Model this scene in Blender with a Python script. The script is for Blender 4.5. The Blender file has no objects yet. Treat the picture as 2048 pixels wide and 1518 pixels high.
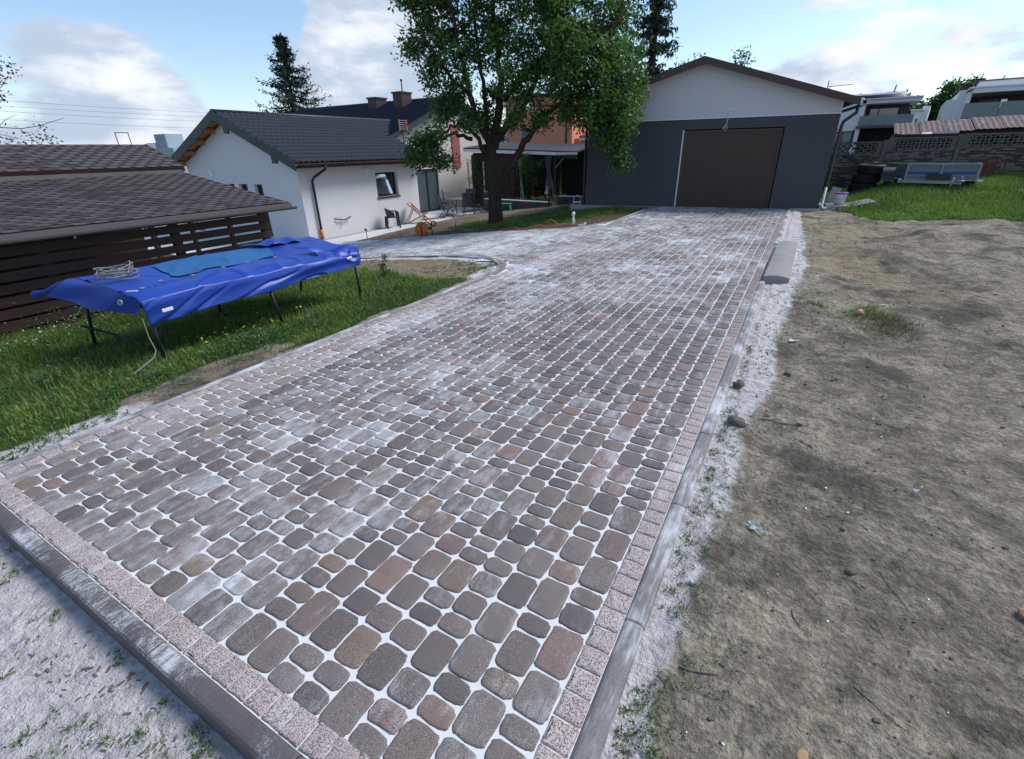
import bpy, bmesh, math, random
import numpy as np
from mathutils import Vector, Matrix, noise as mnoise

random.seed(7); RNG = np.random.default_rng(11)
scene = bpy.context.scene
COL = scene.collection

# ------------------------------------------------------------------ camera
cam_d = bpy.data.cameras.new('camera'); cam = bpy.data.objects.new('camera', cam_d); COL.objects.link(cam)
cam_d.sensor_width = 36.0; cam_d.lens = 949.0/2048*36.0; cam_d.clip_start = 0.05; cam_d.clip_end = 3000
cam.matrix_world = Matrix(((0.86872674, -0.19971555, 0.45324117, 0),
                           (0.49491956, 0.38549815, -0.7787463, 0),
                           (-0.01919589, 0.90083565, 0.43373568, 1.65),
                           (0, 0, 0, 1)))
scene.camera = cam

# ------------------------------------------------------------------ light
SUN_EL, SUN_AZ = math.radians(50), math.radians(44)      # azimuth from +Y towards +X
sun_d = bpy.data.lights.new('sun', 'SUN'); sun = bpy.data.objects.new('sun', sun_d); COL.objects.link(sun)
sun_d.energy = 1.55; sun_d.angle = math.radians(24); sun_d.color = (1.0, 0.965, 0.92)
sd = Vector((math.sin(SUN_AZ)*math.cos(SUN_EL), math.cos(SUN_AZ)*math.cos(SUN_EL), math.sin(SUN_EL)))
sun.rotation_euler = sd.to_track_quat('Z', 'Y').to_euler(); sun.location = (0, 0, 30)

scene.view_settings.view_transform = 'Standard'; scene.view_settings.look = 'None'
scene.view_settings.gamma = 1.0; scene.view_settings.use_curve_mapping = False
scene.view_settings.exposure = 1.10
scene.render.resolution_x = 1024; scene.render.resolution_y = 759

world = bpy.data.worlds.new('World'); scene.world = world; world.use_nodes = True

class NT:
    """small helper to wire shader nodes"""
    def __init__(s, tree): s.t = tree; s.n = tree.nodes; s.l = tree.links
    def node(s, typ, **kw):
        n = s.n.new(typ)
        for k, v in kw.items():
            if k.startswith('i_'):
                key = k[2:]
                key = int(key) if key.isdigit() else key.replace('_', ' ')
                sock = n.inputs[key]
                if isinstance(v, bpy.types.NodeSocket): s.l.new(v, sock)
                else: sock.default_value = v
            else: setattr(n, k, v)
        return n
    def math(s, op, a, b=0.0, clamp=False):
        n = s.n.new('ShaderNodeMath'); n.operation = op; n.use_clamp = clamp
        for i, v in enumerate((a, b)):
            if isinstance(v, bpy.types.NodeSocket): s.l.new(v, n.inputs[i])
            else: n.inputs[i].default_value = v
        return n.outputs[0]
    def mix(s, f, a, b, blend='MIX'):
        n = s.n.new('ShaderNodeMix'); n.data_type = 'RGBA'; n.blend_type = blend
        for i, v in ((0, f), (6, a), (7, b)):
            if isinstance(v, bpy.types.NodeSocket): s.l.new(v, n.inputs[i])
            else: n.inputs[i].default_value = (v if i == 0 else (tuple(v)+(1,))[:4])
        return n.outputs[2]
    def noise(s, vec, scale, detail=4, rough=0.55, dist=0.0):
        n = s.n.new('ShaderNodeTexNoise'); n.inputs['Scale'].default_value = scale
        n.inputs['Detail'].default_value = detail; n.inputs['Roughness'].default_value = rough
        n.inputs['Distortion'].default_value = dist
        if vec is not None: s.l.new(vec, n.inputs['Vector'])
        return n.outputs['Fac']
    def smooth(s, v, lo, hi, a=0.0, b=1.0):
        n = s.n.new('ShaderNodeMapRange'); n.interpolation_type = 'SMOOTHSTEP'
        s.l.new(v, n.inputs[0]); n.inputs[1].default_value = lo; n.inputs[2].default_value = hi
        n.inputs[3].default_value = a; n.inputs[4].default_value = b
        return n.outputs[0]
    def scale(s, vec, sc, loc=(0, 0, 0), rot=(0, 0, 0)):
        n = s.n.new('ShaderNodeMapping'); s.l.new(vec, n.inputs[0]); n.inputs['Scale'].default_value = sc
        n.inputs['Location'].default_value = loc; n.inputs['Rotation'].default_value = rot
        return n.outputs[0]

# sky: Nishita blue with cloud cover mixed in by direction
W = NT(world.node_tree)
for n in list(W.n): W.n.remove(n)
sky = W.node('ShaderNodeTexSky', sky_type='NISHITA', sun_disc=False, sun_elevation=SUN_EL, sun_rotation=SUN_AZ,
             altitude=200.0, air_density=1.0, dust_density=0.7, ozone_density=2.2)
tc = W.node('ShaderNodeTexCoord').outputs['Generated']
sep = W.node('ShaderNodeSeparateXYZ', i_0=tc)
zc = W.math('MAXIMUM', sep.outputs[2], 0.0)
den = W.math('ADD', zc, 0.16)
px = W.math('DIVIDE', sep.outputs[0], den); py = W.math('DIVIDE', sep.outputs[1], den)
comb = W.node('ShaderNodeCombineXYZ', i_0=px, i_1=py, i_2=0.0).outputs[0]
n_big = W.noise(W.scale(comb, (1, 1, 1), (3.1, 1.7, 0)), 0.55, 6, 0.55, 0.15)
n_puff = W.noise(W.scale(tc, (1, 1, 2.3), (0.2, 0.1, 0)), 6.5, 7, 0.56, 0.1)
def blob(d, inner, outer):
    v = W.node('ShaderNodeVectorMath', operation='DOT_PRODUCT', i_0=tc, i_1=Vector(d).normalized())
    return W.smooth(v.outputs['Value'], outer, inner)
dens = W.math('ADD', W.math('MULTIPLY', n_big, 0.55), W.math('MULTIPLY', n_puff, 0.55))
BL = [((-.902, .411, .120), .9995, .988, .15), ((-.945, .30, .11), .999, .985, .10), ((-.871, .477, .10), .9995, .993, .10),
      ((-.690, .694, .185), .999, .985, .19), ((-.648, .744, .165), .999, .988, .13), ((-.765, .625, .11), .999, .990, .12),
      ((-.811, .554, .195), .999, .985, -.17), ((-.90, .36, .225), .999, .975, -.16), ((-.60, .76, .23), .999, .990, -.10),
      ((-.221, .955, .21), .999, .988, -.12), ((.06, .98, .13), .995, .93, .045), ((-.80, .56, .12), .9995, .994, -.06)]
for d, i, o, a in BL:
    dens = W.math('ADD', dens, W.math('MULTIPLY', blob(d, i, o), a))
low = W.smooth(sep.outputs[2], 0.12, 0.0, 0.0, 0.10)
dens = W.math('ADD', dens, low)
cov = W.smooth(dens, 0.575, 0.665)
cshade = W.noise(W.scale(tc, (1, 1, 2.6), (0.6, 0.3, 0.18)), 5.0, 6, 0.6)
lit = W.smooth(W.math('ADD', W.math('MULTIPLY', cshade, 0.75), W.math('MULTIPLY', n_puff, 0.5)), 0.54, 0.76)
ccol = W.mix(lit, (0.25, 0.30, 0.375), (0.455, 0.475, 0.51))
hz = W.smooth(sep.outputs[2], 0.085, -0.02)
bg_sky = W.node('ShaderNodeBackground', i_Color=sky.outputs[0], i_Strength=0.086)
bg_cl = W.node('ShaderNodeBackground', i_Color=ccol, i_Strength=1.0)
bg_hz = W.node('ShaderNodeBackground', i_Color=(0.33, 0.40, 0.47, 1), i_Strength=1.0)
m1 = W.node('ShaderNodeMixShader', i_0=W.math('MULTIPLY', hz, 0.75), i_1=bg_sky.outputs[0], i_2=bg_hz.outputs[0])
m2 = W.node('ShaderNodeMixShader', i_0=cov, i_1=m1.outputs[0], i_2=bg_cl.outputs[0])
W.l.new(m2.outputs[0], W.node('ShaderNodeOutputWorld').inputs[0])

# ------------------------------------------------------------------ materials
MATS = {}
def new_mat(name):
    m = bpy.data.materials.new(name); m.use_nodes = True
    t = NT(m.node_tree)
    for n in list(t.n): t.n.remove(n)
    out = t.node('ShaderNodeOutputMaterial'); p = t.node('ShaderNodeBsdfPrincipled')
    t.l.new(p.outputs[0], out.inputs[0])
    MATS[name] = m
    return m, t, p
def setin(t, p, key, v):
    if isinstance(v, bpy.types.NodeSocket): t.l.new(v, p.inputs[key])
    else: p.inputs[key].default_value = v
def bump(t, p, h, strength=0.3, dist=0.01):
    b = t.node('ShaderNodeBump', i_Strength=strength, i_Distance=dist); t.l.new(h, b.inputs['Height'])
    t.l.new(b.outputs[0], p.inputs['Normal']); return b
def basic(name, col, rough=0.6, var=0.18, sc=3.0, fine=0.08, fsc=60, bmp=0.15, bd=0.004, metal=0.0, dirt=None, stretch=(1, 1, 1), spec=0.4):
    m, t, p = new_mat(name)
    pos = t.node('ShaderNodeNewGeometry').outputs['Position']
    v = t.scale(pos, stretch)
    a = t.noise(v, sc, 5); b = t.noise(v, fsc, 3)
    c = t.mix(a, tuple(x*(1-var) for x in col), tuple(min(1, x*(1+var)) for x in col))
    c = t.mix(b, t.mix(1.0, c, (1-fine*2,)*3, 'MULTIPLY'), t.mix(1.0, c, (1+fine*2,)*3, 'MULTIPLY'))
    if dirt:
        d = t.smooth(t.noise(v, sc*2.3, 6, 0.65), dirt[1], dirt[1]+0.22)
        c = t.mix(d, c, dirt[0])
    setin(t, p, 'Base Color', c); setin(t, p, 'Roughness', rough); setin(t, p, 'Metallic', metal)
    p.inputs['Specular IOR Level'].default_value = spec
    if bmp: bump(t, p, b, bmp, bd)
    return m

basic('plaster_white', (0.64, 0.64, 0.65), 0.9, 0.04, 0.8, 0.03, 90, 0.25, 0.003, spec=0.15, dirt=((0.54, 0.54, 0.54), 0.60))
basic('plaster_beige', (0.60, 0.56, 0.50), 0.9, 0.05, 0.8, 0.03, 90, 0.2, 0.003, spec=0.15)
basic('plaster_band', (0.56, 0.56, 0.58), 0.9, 0.03, 0.8, 0.03, 120, 0.2, 0.002, spec=0.15)
basic('plaster_grey', (0.074, 0.078, 0.086), 0.85, 0.10, 0.7, 0.05, 120, 0.3, 0.003, spec=0.15, dirt=((0.090, 0.092, 0.096), 0.57))
basic('plaster_orange', (0.72, 0.30, 0.19), 0.9, 0.06, 0.7, 0.03, 70, 0.2, 0.003, spec=0.1)
basic('brick_red', (0.33, 0.10, 0.08), 0.85, 0.15, 3)
basic('roof_brown', (0.055, 0.034, 0.030), 0.55, 0.12, 2, 0.05, 50)
basic('metal_brown', (0.050, 0.030, 0.026), 0.4, 0.10, 2, 0.03, 50, 0.05)
basic('door_brown', (0.070, 0.042, 0.031), 0.45, 0.10, 1.2, 0.04, 40, 0.05)
basic('metal_black', (0.012, 0.012, 0.013), 0.4, 0.1, 3, 0.03, 50, 0.0)
basic('metal_anthracite', (0.028, 0.036, 0.042), 0.38, 0.08, 2, 0.02, 60, 0.05)
basic('roof_tile_metal', (0.048, 0.056, 0.076), 0.7, 0.12, 1.5, 0.04, 30, 0.08, spec=0.03)
basic('verge_metal', (0.030, 0.042, 0.045), 0.5, 0.08, 2, 0.02, 60, 0.05)
basic('wood_orange', (0.38, 0.17, 0.07), 0.6, 0.25, 4, 0.08, 30, 0.2, stretch=(1, .3, 1))
basic('wood_dark', (0.046, 0.021, 0.017), 0.6, 0.35, 2.5, 0.12, 25, 0.3, 0.004, stretch=(6, .5, 6), dirt=((0.07, 0.05, 0.045), 0.66))
basic('wood_post', (0.05, 0.025, 0.018), 0.6, 0.3, 3, 0.1, 25, 0.2, stretch=(6, 6, .5))
basic('wood_pale', (0.45, 0.27, 0.13), 0.5, 0.15, 5, 0.05, 30, 0.1)
basic('concrete_kerb', (0.14, 0.135, 0.14), 0.8, 0.12, 4, 0.15, 150, 0.3, 0.002)
basic('concrete_fence', (0.15, 0.138, 0.122), 0.9, 0.35, 2.2, 0.15, 60, 0.5, 0.006, dirt=((0.05, 0.048, 0.042), 0.55), spec=0.1)
basic('concrete_slab', (0.33, 0.33, 0.33), 0.85, 0.15, 3, 0.1, 90, 0.3, 0.003, spec=0.2, dirt=((0.16, 0.16, 0.16), 0.60))
basic('terrace_tile', (0.58, 0.59, 0.60), 0.6, 0.06, 2, 0.03, 50, 0.1, 0.002)
basic('plastic_black', (0.016, 0.017, 0.020), 0.35, 0.1, 4, 0.02, 60, 0.0)
basic('plastic_grey_dark', (0.035, 0.038, 0.042), 0.4, 0.08, 3, 0.02, 60, 0.0)
basic('sling_fabric', (0.050, 0.053, 0.060), 0.7, 0.1, 3, 0.1, 150, 0.2, 0.002)
basic('sling_light', (0.13, 0.14, 0.15), 0.7, 0.1, 3, 0.1, 150, 0.2, 0.002)
basic('rubber', (0.010, 0.010, 0.012), 0.75, 0.2, 6, 0.08, 60, 0.3, 0.004)
basic('galvanised', (0.26, 0.30, 0.32), 0.45, 0.10, 3, 0.06, 40, 0.05, metal=0.35)
basic('trailer_side', (0.14, 0.18, 0.19), 0.55, 0.08, 2, 0.05, 40, 0.05, metal=0.15, dirt=((0.12, 0.13, 0.12), 0.62))
basic('blue_paint', (0.015, 0.06, 0.30), 0.5, 0.1, 4, 0.03, 60, 0.0)
basic('white_plastic', (0.70, 0.72, 0.74), 0.4, 0.04, 4, 0.02, 60, 0.0)
basic('white_paint', (0.72, 0.73, 0.74), 0.5, 0.04, 3, 0.02, 60, 0.0)
basic('modern_white', (0.82, 0.82, 0.84), 0.8, 0.05, 0.5, 0.03, 40, 0.0, spec=0.1)
basic('modern_grey', (0.14, 0.12, 0.14), 0.8, 0.05, 0.5, 0.03, 40, 0.0, spec=0.1)
basic('purple', (0.22, 0.05, 0.35), 0.4, 0.05, 4, 0.02, 60, 0.0)
basic('red_plastic', (0.55, 0.06, 0.02), 0.45, 0.1, 4, 0.02, 60, 0.0)
basic('orange_plastic', (0.60, 0.17, 0.03), 0.4, 0.12, 4, 0.02, 60, 0.0)
basic('yellow_plastic', (0.65, 0.42, 0.03), 0.4, 0.10, 4, 0.02, 60, 0.0)
basic('green_plastic', (0.03, 0.38, 0.20), 0.4, 0.06, 4, 0.02, 60, 0.0)
basic('cream_plastic', (0.70, 0.62, 0.38), 0.4, 0.06, 4, 0.02, 60, 0.0)
basic('curtain', (0.30, 0.28, 0.33), 0.9, 0.2, 3, 0.04, 60, 0.1)
basic('curtain_green', (0.20, 0.25, 0.25), 0.8, 0.15, 2, 0.04, 60, 0.1, stretch=(8, 8, .3))
basic('stone_dark', (0.085, 0.085, 0.09), 0.85, 0.35, 5, 0.15, 40, 0.6, 0.01, dirt=((0.18, 0.18, 0.18), 0.64))
basic('stone_loose', (0.13, 0.12, 0.10), 0.9, 0.3, 9, 0.15, 60, 0.6, 0.004, spec=0.1)
basic('stone_pink', (0.45, 0.27, 0.20), 0.9, 0.2, 9, 0.1, 60, 0.4, 0.003)
basic('straw', (0.40, 0.33, 0.22), 0.9, 0.2, 9, 0.1, 60, 0.0)
basic('litter_white', (0.72, 0.74, 0.76), 0.5, 0.1, 9, 0.05, 80, 0.1)
basic('bag_plastic', (0.45, 0.55, 0.55), 0.25, 0.2, 20, 0.05, 80, 0.2)
basic('leaf_dry', (0.34, 0.22, 0.11), 0.8, 0.2, 20, 0.05, 80, 0.2)
basic('rope', (0.20, 0.20, 0.195), 0.9, 0.2, 12, 0.1, 200, 0.3)
basic('bark', (0.050, 0.040, 0.030), 0.95, 0.5, 5, 0.25, 22, 1.0, 0.03, stretch=(3, 3, .45), dirt=((0.10, 0.095, 0.075), 0.60), spec=0.1)
basic('branch_grey', (0.13, 0.115, 0.10), 0.95, 0.3, 5, 0.15, 30, 0.3)
basic('rust_sheet', (0.11, 0.075, 0.07), 0.75, 0.5, 1.8, 0.2, 20, 0.2, dirt=((0.50, 0.48, 0.50), 0.56), stretch=(2.2, 1, 1))
basic('rust_red', (0.13, 0.035, 0.025), 0.8, 0.3, 4)
basic('tarp_blue', (0.011, 0.052, 0.33), 0.42, 0.14, 2.0, 0.03, 90, 0.12, 0.002, dirt=((0.03, 0.07, 0.26), 0.66), spec=0.5)
basic('tarp_mesh', (0.015, 0.11, 0.29), 0.5, 0.10, 3.0, 0.12, 220, 0.3, 0.002)
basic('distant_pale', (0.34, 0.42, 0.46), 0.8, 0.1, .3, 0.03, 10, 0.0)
basic('concrete_old', (0.29, 0.285, 0.275), 0.9, 0.25, 6, 0.15, 90, 0.4, 0.004, spec=0.1, dirt=((0.42, 0.42, 0.42), 0.62))
basic('eaves_grey', (0.115, 0.098, 0.098), 0.6, 0.08, 3, 0.05, 60, 0.1)
basic('fence_stone_shaded', (0.085, 0.078, 0.068), 0.95, 0.4, 4, 0.15, 60, 0.5, 0.006, spec=0.1)  # darker relief tone, stands in for missing shadow
basic('fence_stone_lit', (0.21, 0.19, 0.165), 0.95, 0.35, 4, 0.15, 60, 0.5, 0.006, spec=0.1)  # lighter relief tone, the lit counterpart
basic('shingle', (0.086, 0.076, 0.080), 0.85, 0.25, 3.0, 0.2, 220, 0.5, 0.003, spec=0.25)
basic('shingle_dark', (0.055, 0.045, 0.044), 0.85, 0.25, 3.0, 0.2, 220, 0.5, 0.003, spec=0.25)
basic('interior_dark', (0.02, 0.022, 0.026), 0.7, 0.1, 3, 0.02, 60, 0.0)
basic('glass_rail', (0.16, 0.21, 0.22), 0.12, 0.1, 3, 0.02, 60, 0.0)
basic('blind', (0.30, 0.29, 0.22), 0.7, 0.05, 3, 0.02, 60, 0.0)

m, t, p = new_mat('glass_dark')
setin(t, p, 'Base Color', (0.02, 0.025, 0.03, 1)); setin(t, p, 'Roughness', 0.04); p.inputs['Specular IOR Level'].default_value = 1.0
p.inputs['Coat Weight'].default_value = 0.6; p.inputs['Coat Roughness'].default_value = 0.02
m, t, p = new_mat('glass_mirror')
setin(t, p, 'Base Color', (0.42, 0.48, 0.52, 1)); setin(t, p, 'Roughness', 0.03); setin(t, p, 'Metallic', 0.85)

def foliage(name, dark, light, rough=0.5, attr='tint', trans=0.25):
    m, t, p = new_mat(name)
    a = t.node('ShaderNodeAttribute', attribute_name=attr).outputs['Fac']
    pos = t.node('ShaderNodeNewGeometry').outputs['Position']
    f = t.math('ADD', t.math('MULTIPLY', a, 0.7), t.math('MULTIPLY', t.noise(pos, 1.7, 3), 0.45))
    c = t.mix(t.smooth(f, 0.15, 1.0), dark, light)
    setin(t, p, 'Base Color', c); setin(t, p, 'Roughness', rough)
    p.inputs['Specular IOR Level'].default_value = 0.35
    tr = t.node('ShaderNodeBsdfTranslucent'); t.l.new(t.mix(1.0, c, (1.3, 1.5, .7), 'MULTIPLY'), tr.inputs[0])
    mx = t.node('ShaderNodeMixShader', i_0=trans, i_1=p.outputs[0], i_2=tr.outputs[0])
    out = [n for n in t.n if n.type == 'OUTPUT_MATERIAL'][0]; t.l.new(mx.outputs[0], out.inputs[0])
    return m
foliage('leaf_tree', (0.024, 0.066, 0.020), (0.105, 0.205, 0.050), trans=.35)
foliage('leaf_spruce', (0.008, 0.020, 0.014), (0.028, 0.055, 0.032), 0.6, trans=0.1)
foliage('leaf_bush', (0.02, 0.06, 0.015), (0.08, 0.17, 0.04))
foliage('leaf_lavender', (0.05, 0.08, 0.06), (0.13, 0.18, 0.15))
foliage('grass_blade', (0.040, 0.090, 0.012), (0.185, 0.275, 0.060), 0.5)
foliage('grass_yard', (0.045, 0.120, 0.014), (0.20, 0.32, 0.06), 0.5)
foliage('grass_dry', (0.10, 0.09, 0.05), (0.30, 0.26, 0.16), 0.7)
foliage('leaf_reddish', (0.05, 0.05, 0.05), (0.14, 0.12, 0.12), 0.7)
foliage('petal_yellow', (0.55, 0.40, 0.02), (0.75, 0.60, 0.05), 0.6)
foliage('petal_white', (0.5, 0.5, 0.45), (0.7, 0.7, 0.65), 0.6)

# paving stones: the tint of each stone is an attribute, white jointing sand lies over it in swept streaks
def paver_mat(name, src):
    m, t, p = new_mat(name)
    def A(n): return t.node('ShaderNodeAttribute', attribute_type=src, attribute_name=n).outputs['Fac']
    tint, dust, speck = A('tint'), A('dust'), A('speck')
    pos = t.node('ShaderNodeNewGeometry').outputs['Position']
    ramp = t.node('ShaderNodeValToRGB'); t.l.new(tint, ramp.inputs[0]); cr = ramp.color_ramp
    pts = [(0.0, (0.062, 0.051, 0.047)), (0.30, (0.098, 0.080, 0.071)), (0.60, (0.132, 0.115, 0.107)), (0.76, (0.118, 0.095, 0.080)),
           (0.85, (0.118, 0.080, 0.070)), (0.92, (0.165, 0.108, 0.092)), (0.96, (0.155, 0.115, 0.078)), (1.0, (0.035, 0.033, 0.036))]
    cr.elements[0].position = 0; cr.elements[0].color = pts[0][1]+(1,)
    cr.elements[1].position = 1; cr.elements[1].color = pts[-1][1]+(1,)
    for q, c in pts[1:-1]:
        e = cr.elements.new(q); e.color = c+(1,)
    col = ramp.outputs[0]
    col = t.mix(1.0, col, (1.06, .99, .94), 'MULTIPLY')
    mid = t.noise(pos, 11, 5, 0.6)
    col = t.mix(mid, t.mix(1.0, col, (0.62, 0.60, 0.60), 'MULTIPLY'), t.mix(1.0, col, (1.35, 1.32, 1.28), 'MULTIPLY'))
    fine = t.noise(pos, 330, 2, 0.7)
    col = t.mix(t.smooth(fine, 0.35, 0.68), t.mix(1.0, col, (0.72,)*3, 'MULTIPLY'), t.mix(1.0, col, (1.35,)*3, 'MULTIPLY'))
    # granite-like speckle of the washed edging blocks
    gr = t.noise(pos, 210, 2, 0.75)
    grc = t.mix(t.smooth(gr, 0.44, 0.52), (0.07, 0.06, 0.058), t.mix(mid, (0.58, 0.43, 0.39), (0.56, 0.50, 0.48)))
    col = t.mix(speck, col, grc)
    # swept sand
    g1 = t.noise(t.scale(pos, (1.3, .75, 1)), 1.5, 3, 0.6)
    g2 = t.noise(t.scale(pos, (7, 1.8, 1), rot=(0, 0, 0.12)), 2.3, 5, 0.65, 0.7)
    g3 = t.noise(t.scale(pos, (55, 5, 1), rot=(0, 0, -0.25)), 2.2, 4, 0.7)
    g4 = t.noise(pos, 17, 4, 0.6)
    s = t.math('ADD', t.math('MULTIPLY', g1, 0.62), t.math('MULTIPLY', g2, 0.72))
    s = t.math('ADD', s, t.math('MULTIPLY', g3, 0.34)); s = t.math('ADD', s, t.math('MULTIPLY', g4, 0.42))
    s = t.math('ADD', s, t.math('MULTIPLY', fine, 0.34)); s = t.math('ADD', s, dust)
    film = t.math('ADD', t.smooth(s, 1.22, 1.66, 0.0, 0.50), t.smooth(fine, .40, .72, .03, .26))
    heap = t.smooth(s, 1.56, 1.72, 0.0, 0.40)
    msk = t.math('ADD', film, heap, True)
    col = t.mix(msk, col, (0.60, 0.62, 0.64))
    setin(t, p, 'Base Color', col); setin(t, p, 'Roughness', 0.75); p.inputs['Specular IOR Level'].default_value = 0.3
    bump(t, p, t.math('ADD', fine, t.math('MULTIPLY', mid, 0.8)), 0.5, 0.0022)
    return m
paver_mat('paver_single', 'OBJECT'); paver_mat('paver_joined', 'GEOMETRY')

m, t, p = new_mat('sand_white')
pos = t.node('ShaderNodeNewGeometry').outputs['Position']
c = t.mix(t.noise(pos, 30, 5), (0.58, 0.59, 0.60), (0.76, 0.77, 0.77))
c = t.mix(t.smooth(t.noise(pos, 260, 2), .60, .75, 0, .35), c, (0.3, 0.28, 0.27))
setin(t, p, 'Base Color', c); setin(t, p, 'Roughness', 0.95); p.inputs['Specular IOR Level'].default_value = 0.1
bump(t, p, t.noise(pos, 120, 4), 0.4, 0.003)

m, t, p = new_mat('kerb_dusty')
pos = t.node('ShaderNodeNewGeometry').outputs['Position']; nrm = t.node('ShaderNodeSeparateXYZ', i_0=t.node('ShaderNodeNewGeometry').outputs['Normal']).outputs[2]
c = t.mix(t.noise(pos, 5, 5), (0.060, 0.050, 0.052), (0.125, 0.115, 0.12))
c = t.mix(t.smooth(t.noise(pos, 300, 2), .35, .7), t.mix(1, c, (.8,)*3, 'MULTIPLY'), t.mix(1, c, (1.25,)*3, 'MULTIPLY'))
s = t.math('ADD', t.math('MULTIPLY', t.noise(t.scale(pos, (1, 1, 1)), 2.1, 4), .9), t.math('MULTIPLY', t.noise(t.scale(pos, (9, 3, 9)), 9, 4, .7), .45))
s = t.math('ADD', s, t.math('MULTIPLY', t.noise(pos, 240, 2), .3))
s = t.math('MULTIPLY', t.smooth(s, .80, 1.0, 0, .85), t.smooth(nrm, .3, .95))
c = t.mix(s, c, (0.58, 0.60, 0.62))
setin(t, p, 'Base Color', c); setin(t, p, 'Roughness', 0.7)
bump(t, p, t.noise(pos, 160, 3), .3, .002)

def kerb2():
    m, t, p = new_mat('kerb_grey')
    pos = t.node('ShaderNodeNewGeometry').outputs['Position']
    c = t.mix(t.noise(pos, 5, 5), (0.13, 0.12, 0.125), (0.22, 0.21, 0.215))
    c = t.mix(t.smooth(t.noise(pos, 300, 2), .35, .7), t.mix(1, c, (.8,)*3, 'MULTIPLY'), t.mix(1, c, (1.25,)*3, 'MULTIPLY'))
    s = t.math('ADD', t.math('MULTIPLY', t.noise(pos, 2.1, 4), .9), t.math('MULTIPLY', t.noise(t.scale(pos, (9, 1.5, 9)), 6, 4, .7), .5))
    c = t.mix(t.smooth(s, .60, .86, 0, .8), c, (0.60, 0.62, 0.64))
    setin(t, p, 'Base Color', c); setin(t, p, 'Roughness', 0.75); bump(t, p, t.noise(pos, 160, 3), .3, .002)
kerb2()
# ground: masks (sand, grass, soil, straw) are point attributes
m, t, p = new_mat('ground')
pos = t.node('ShaderNodeNewGeometry').outputs['Position']
def GA(n): return t.node('ShaderNodeAttribute', attribute_type='GEOMETRY', attribute_name=n).outputs['Fac']
sand, grass, soil, straw = GA('sand'), GA('grass'), GA('soil'), GA('straw')
n1 = t.noise(pos, 0.9, 6, .62); n2 = t.noise(pos, 5.5, 6, .66); n3 = t.noise(pos, 45, 5, .7); n4 = t.noise(pos, 170, 3, .7); n5 = t.noise(pos, 16, 6, .70)
nn = t.math('ADD', t.math('MULTIPLY', n1, .55), t.math('MULTIPLY', n2, .45))
base = t.mix(t.smooth(nn, .38, .60), (0.200, 0.180, 0.142), (0.43, 0.385, 0.300))
base = t.mix(t.smooth(n5, .36, .62), t.mix(1, base, (.76, .75, .74), 'MULTIPLY'), t.mix(1, base, (1.16, 1.15, 1.13), 'MULTIPLY'))
base = t.mix(t.smooth(n3, .35, .68), t.mix(1, base, (.72,)*3, 'MULTIPLY'), t.mix(1, base, (1.22,)*3, 'MULTIPLY'))
base = t.mix(t.smooth(t.noise(t.scale(pos, (1, 1, 1), (9, 3, 0)), 1.1, 7, .66), .50, .62, 0, .68), base, (0.072, 0.068, 0.060))
stc = t.mix(t.noise(t.scale(pos, (3, 1, 1)), 14, 5), (0.26, 0.20, 0.12), (0.52, 0.43, 0.28))
base = t.mix(t.math('MULTIPLY', straw, t.smooth(n2, .35, .6)), base, stc)
soilc = t.mix(n2, (0.095, 0.066, 0.046), (0.175, 0.125, 0.090))
base = t.mix(soil, base, soilc)
grc = t.mix(n2, (0.030, 0.070, 0.014), (0.085, 0.120, 0.038))
base = t.mix(t.smooth(t.math('ADD', grass, t.math('MULTIPLY', t.math('SUBTRACT', n3, .5), .6)), .35, .6), base, grc)
sd_ = t.math('ADD', sand, t.math('MULTIPLY', t.math('SUBTRACT', n2, .5), 1.1))
sd_ = t.math('ADD', sd_, t.math('MULTIPLY', t.math('SUBTRACT', n4, .5), .75))
sandc = t.mix(t.smooth(n5, .35, .6), (0.56, 0.52, 0.52), (0.77, 0.74, 0.74))
base = t.mix(t.smooth(sd_, .30, .78), base, sandc)
base = t.mix(t.smooth(n4, .62, .74, 0, .5), base, t.mix(1, base, (.45,)*3, 'MULTIPLY'))
setin(t, p, 'Base Color', base); setin(t, p, 'Roughness', 0.95); p.inputs['Specular IOR Level'].default_value = 0.08
bump(t, p, t.math('ADD', t.math('ADD', t.math('MULTIPLY', n3, .7), t.math('MULTIPLY', n4, .3)), t.math('ADD', t.math('MULTIPLY', n5, 1.0), t.math('MULTIPLY', t.math('ABSOLUTE', t.math('SUBTRACT', t.noise(pos, 6.5, 7, .62), .5)), 5.0))), 1.0, .03)

# tree canopy far away, deck chair cloth (flat print)
m, t, p = new_mat('deckchair_cloth')
obp = t.node('ShaderNodeTexCoord').outputs['Object']
c = t.mix(t.smooth(t.noise(obp, 5.0, 2), .50, .54), (0.03, 0.022, 0.03), (0.40, 0.12, 0.16))
c = t.mix(t.smooth(t.noise(t.scale(obp, (1, 1, 1), (5, 2, 1)), 6.0, 2), .56, .60), c, (0.12, 0.13, 0.45))
setin(t, p, 'Base Color', c); setin(t, p, 'Roughness', .8)

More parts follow.
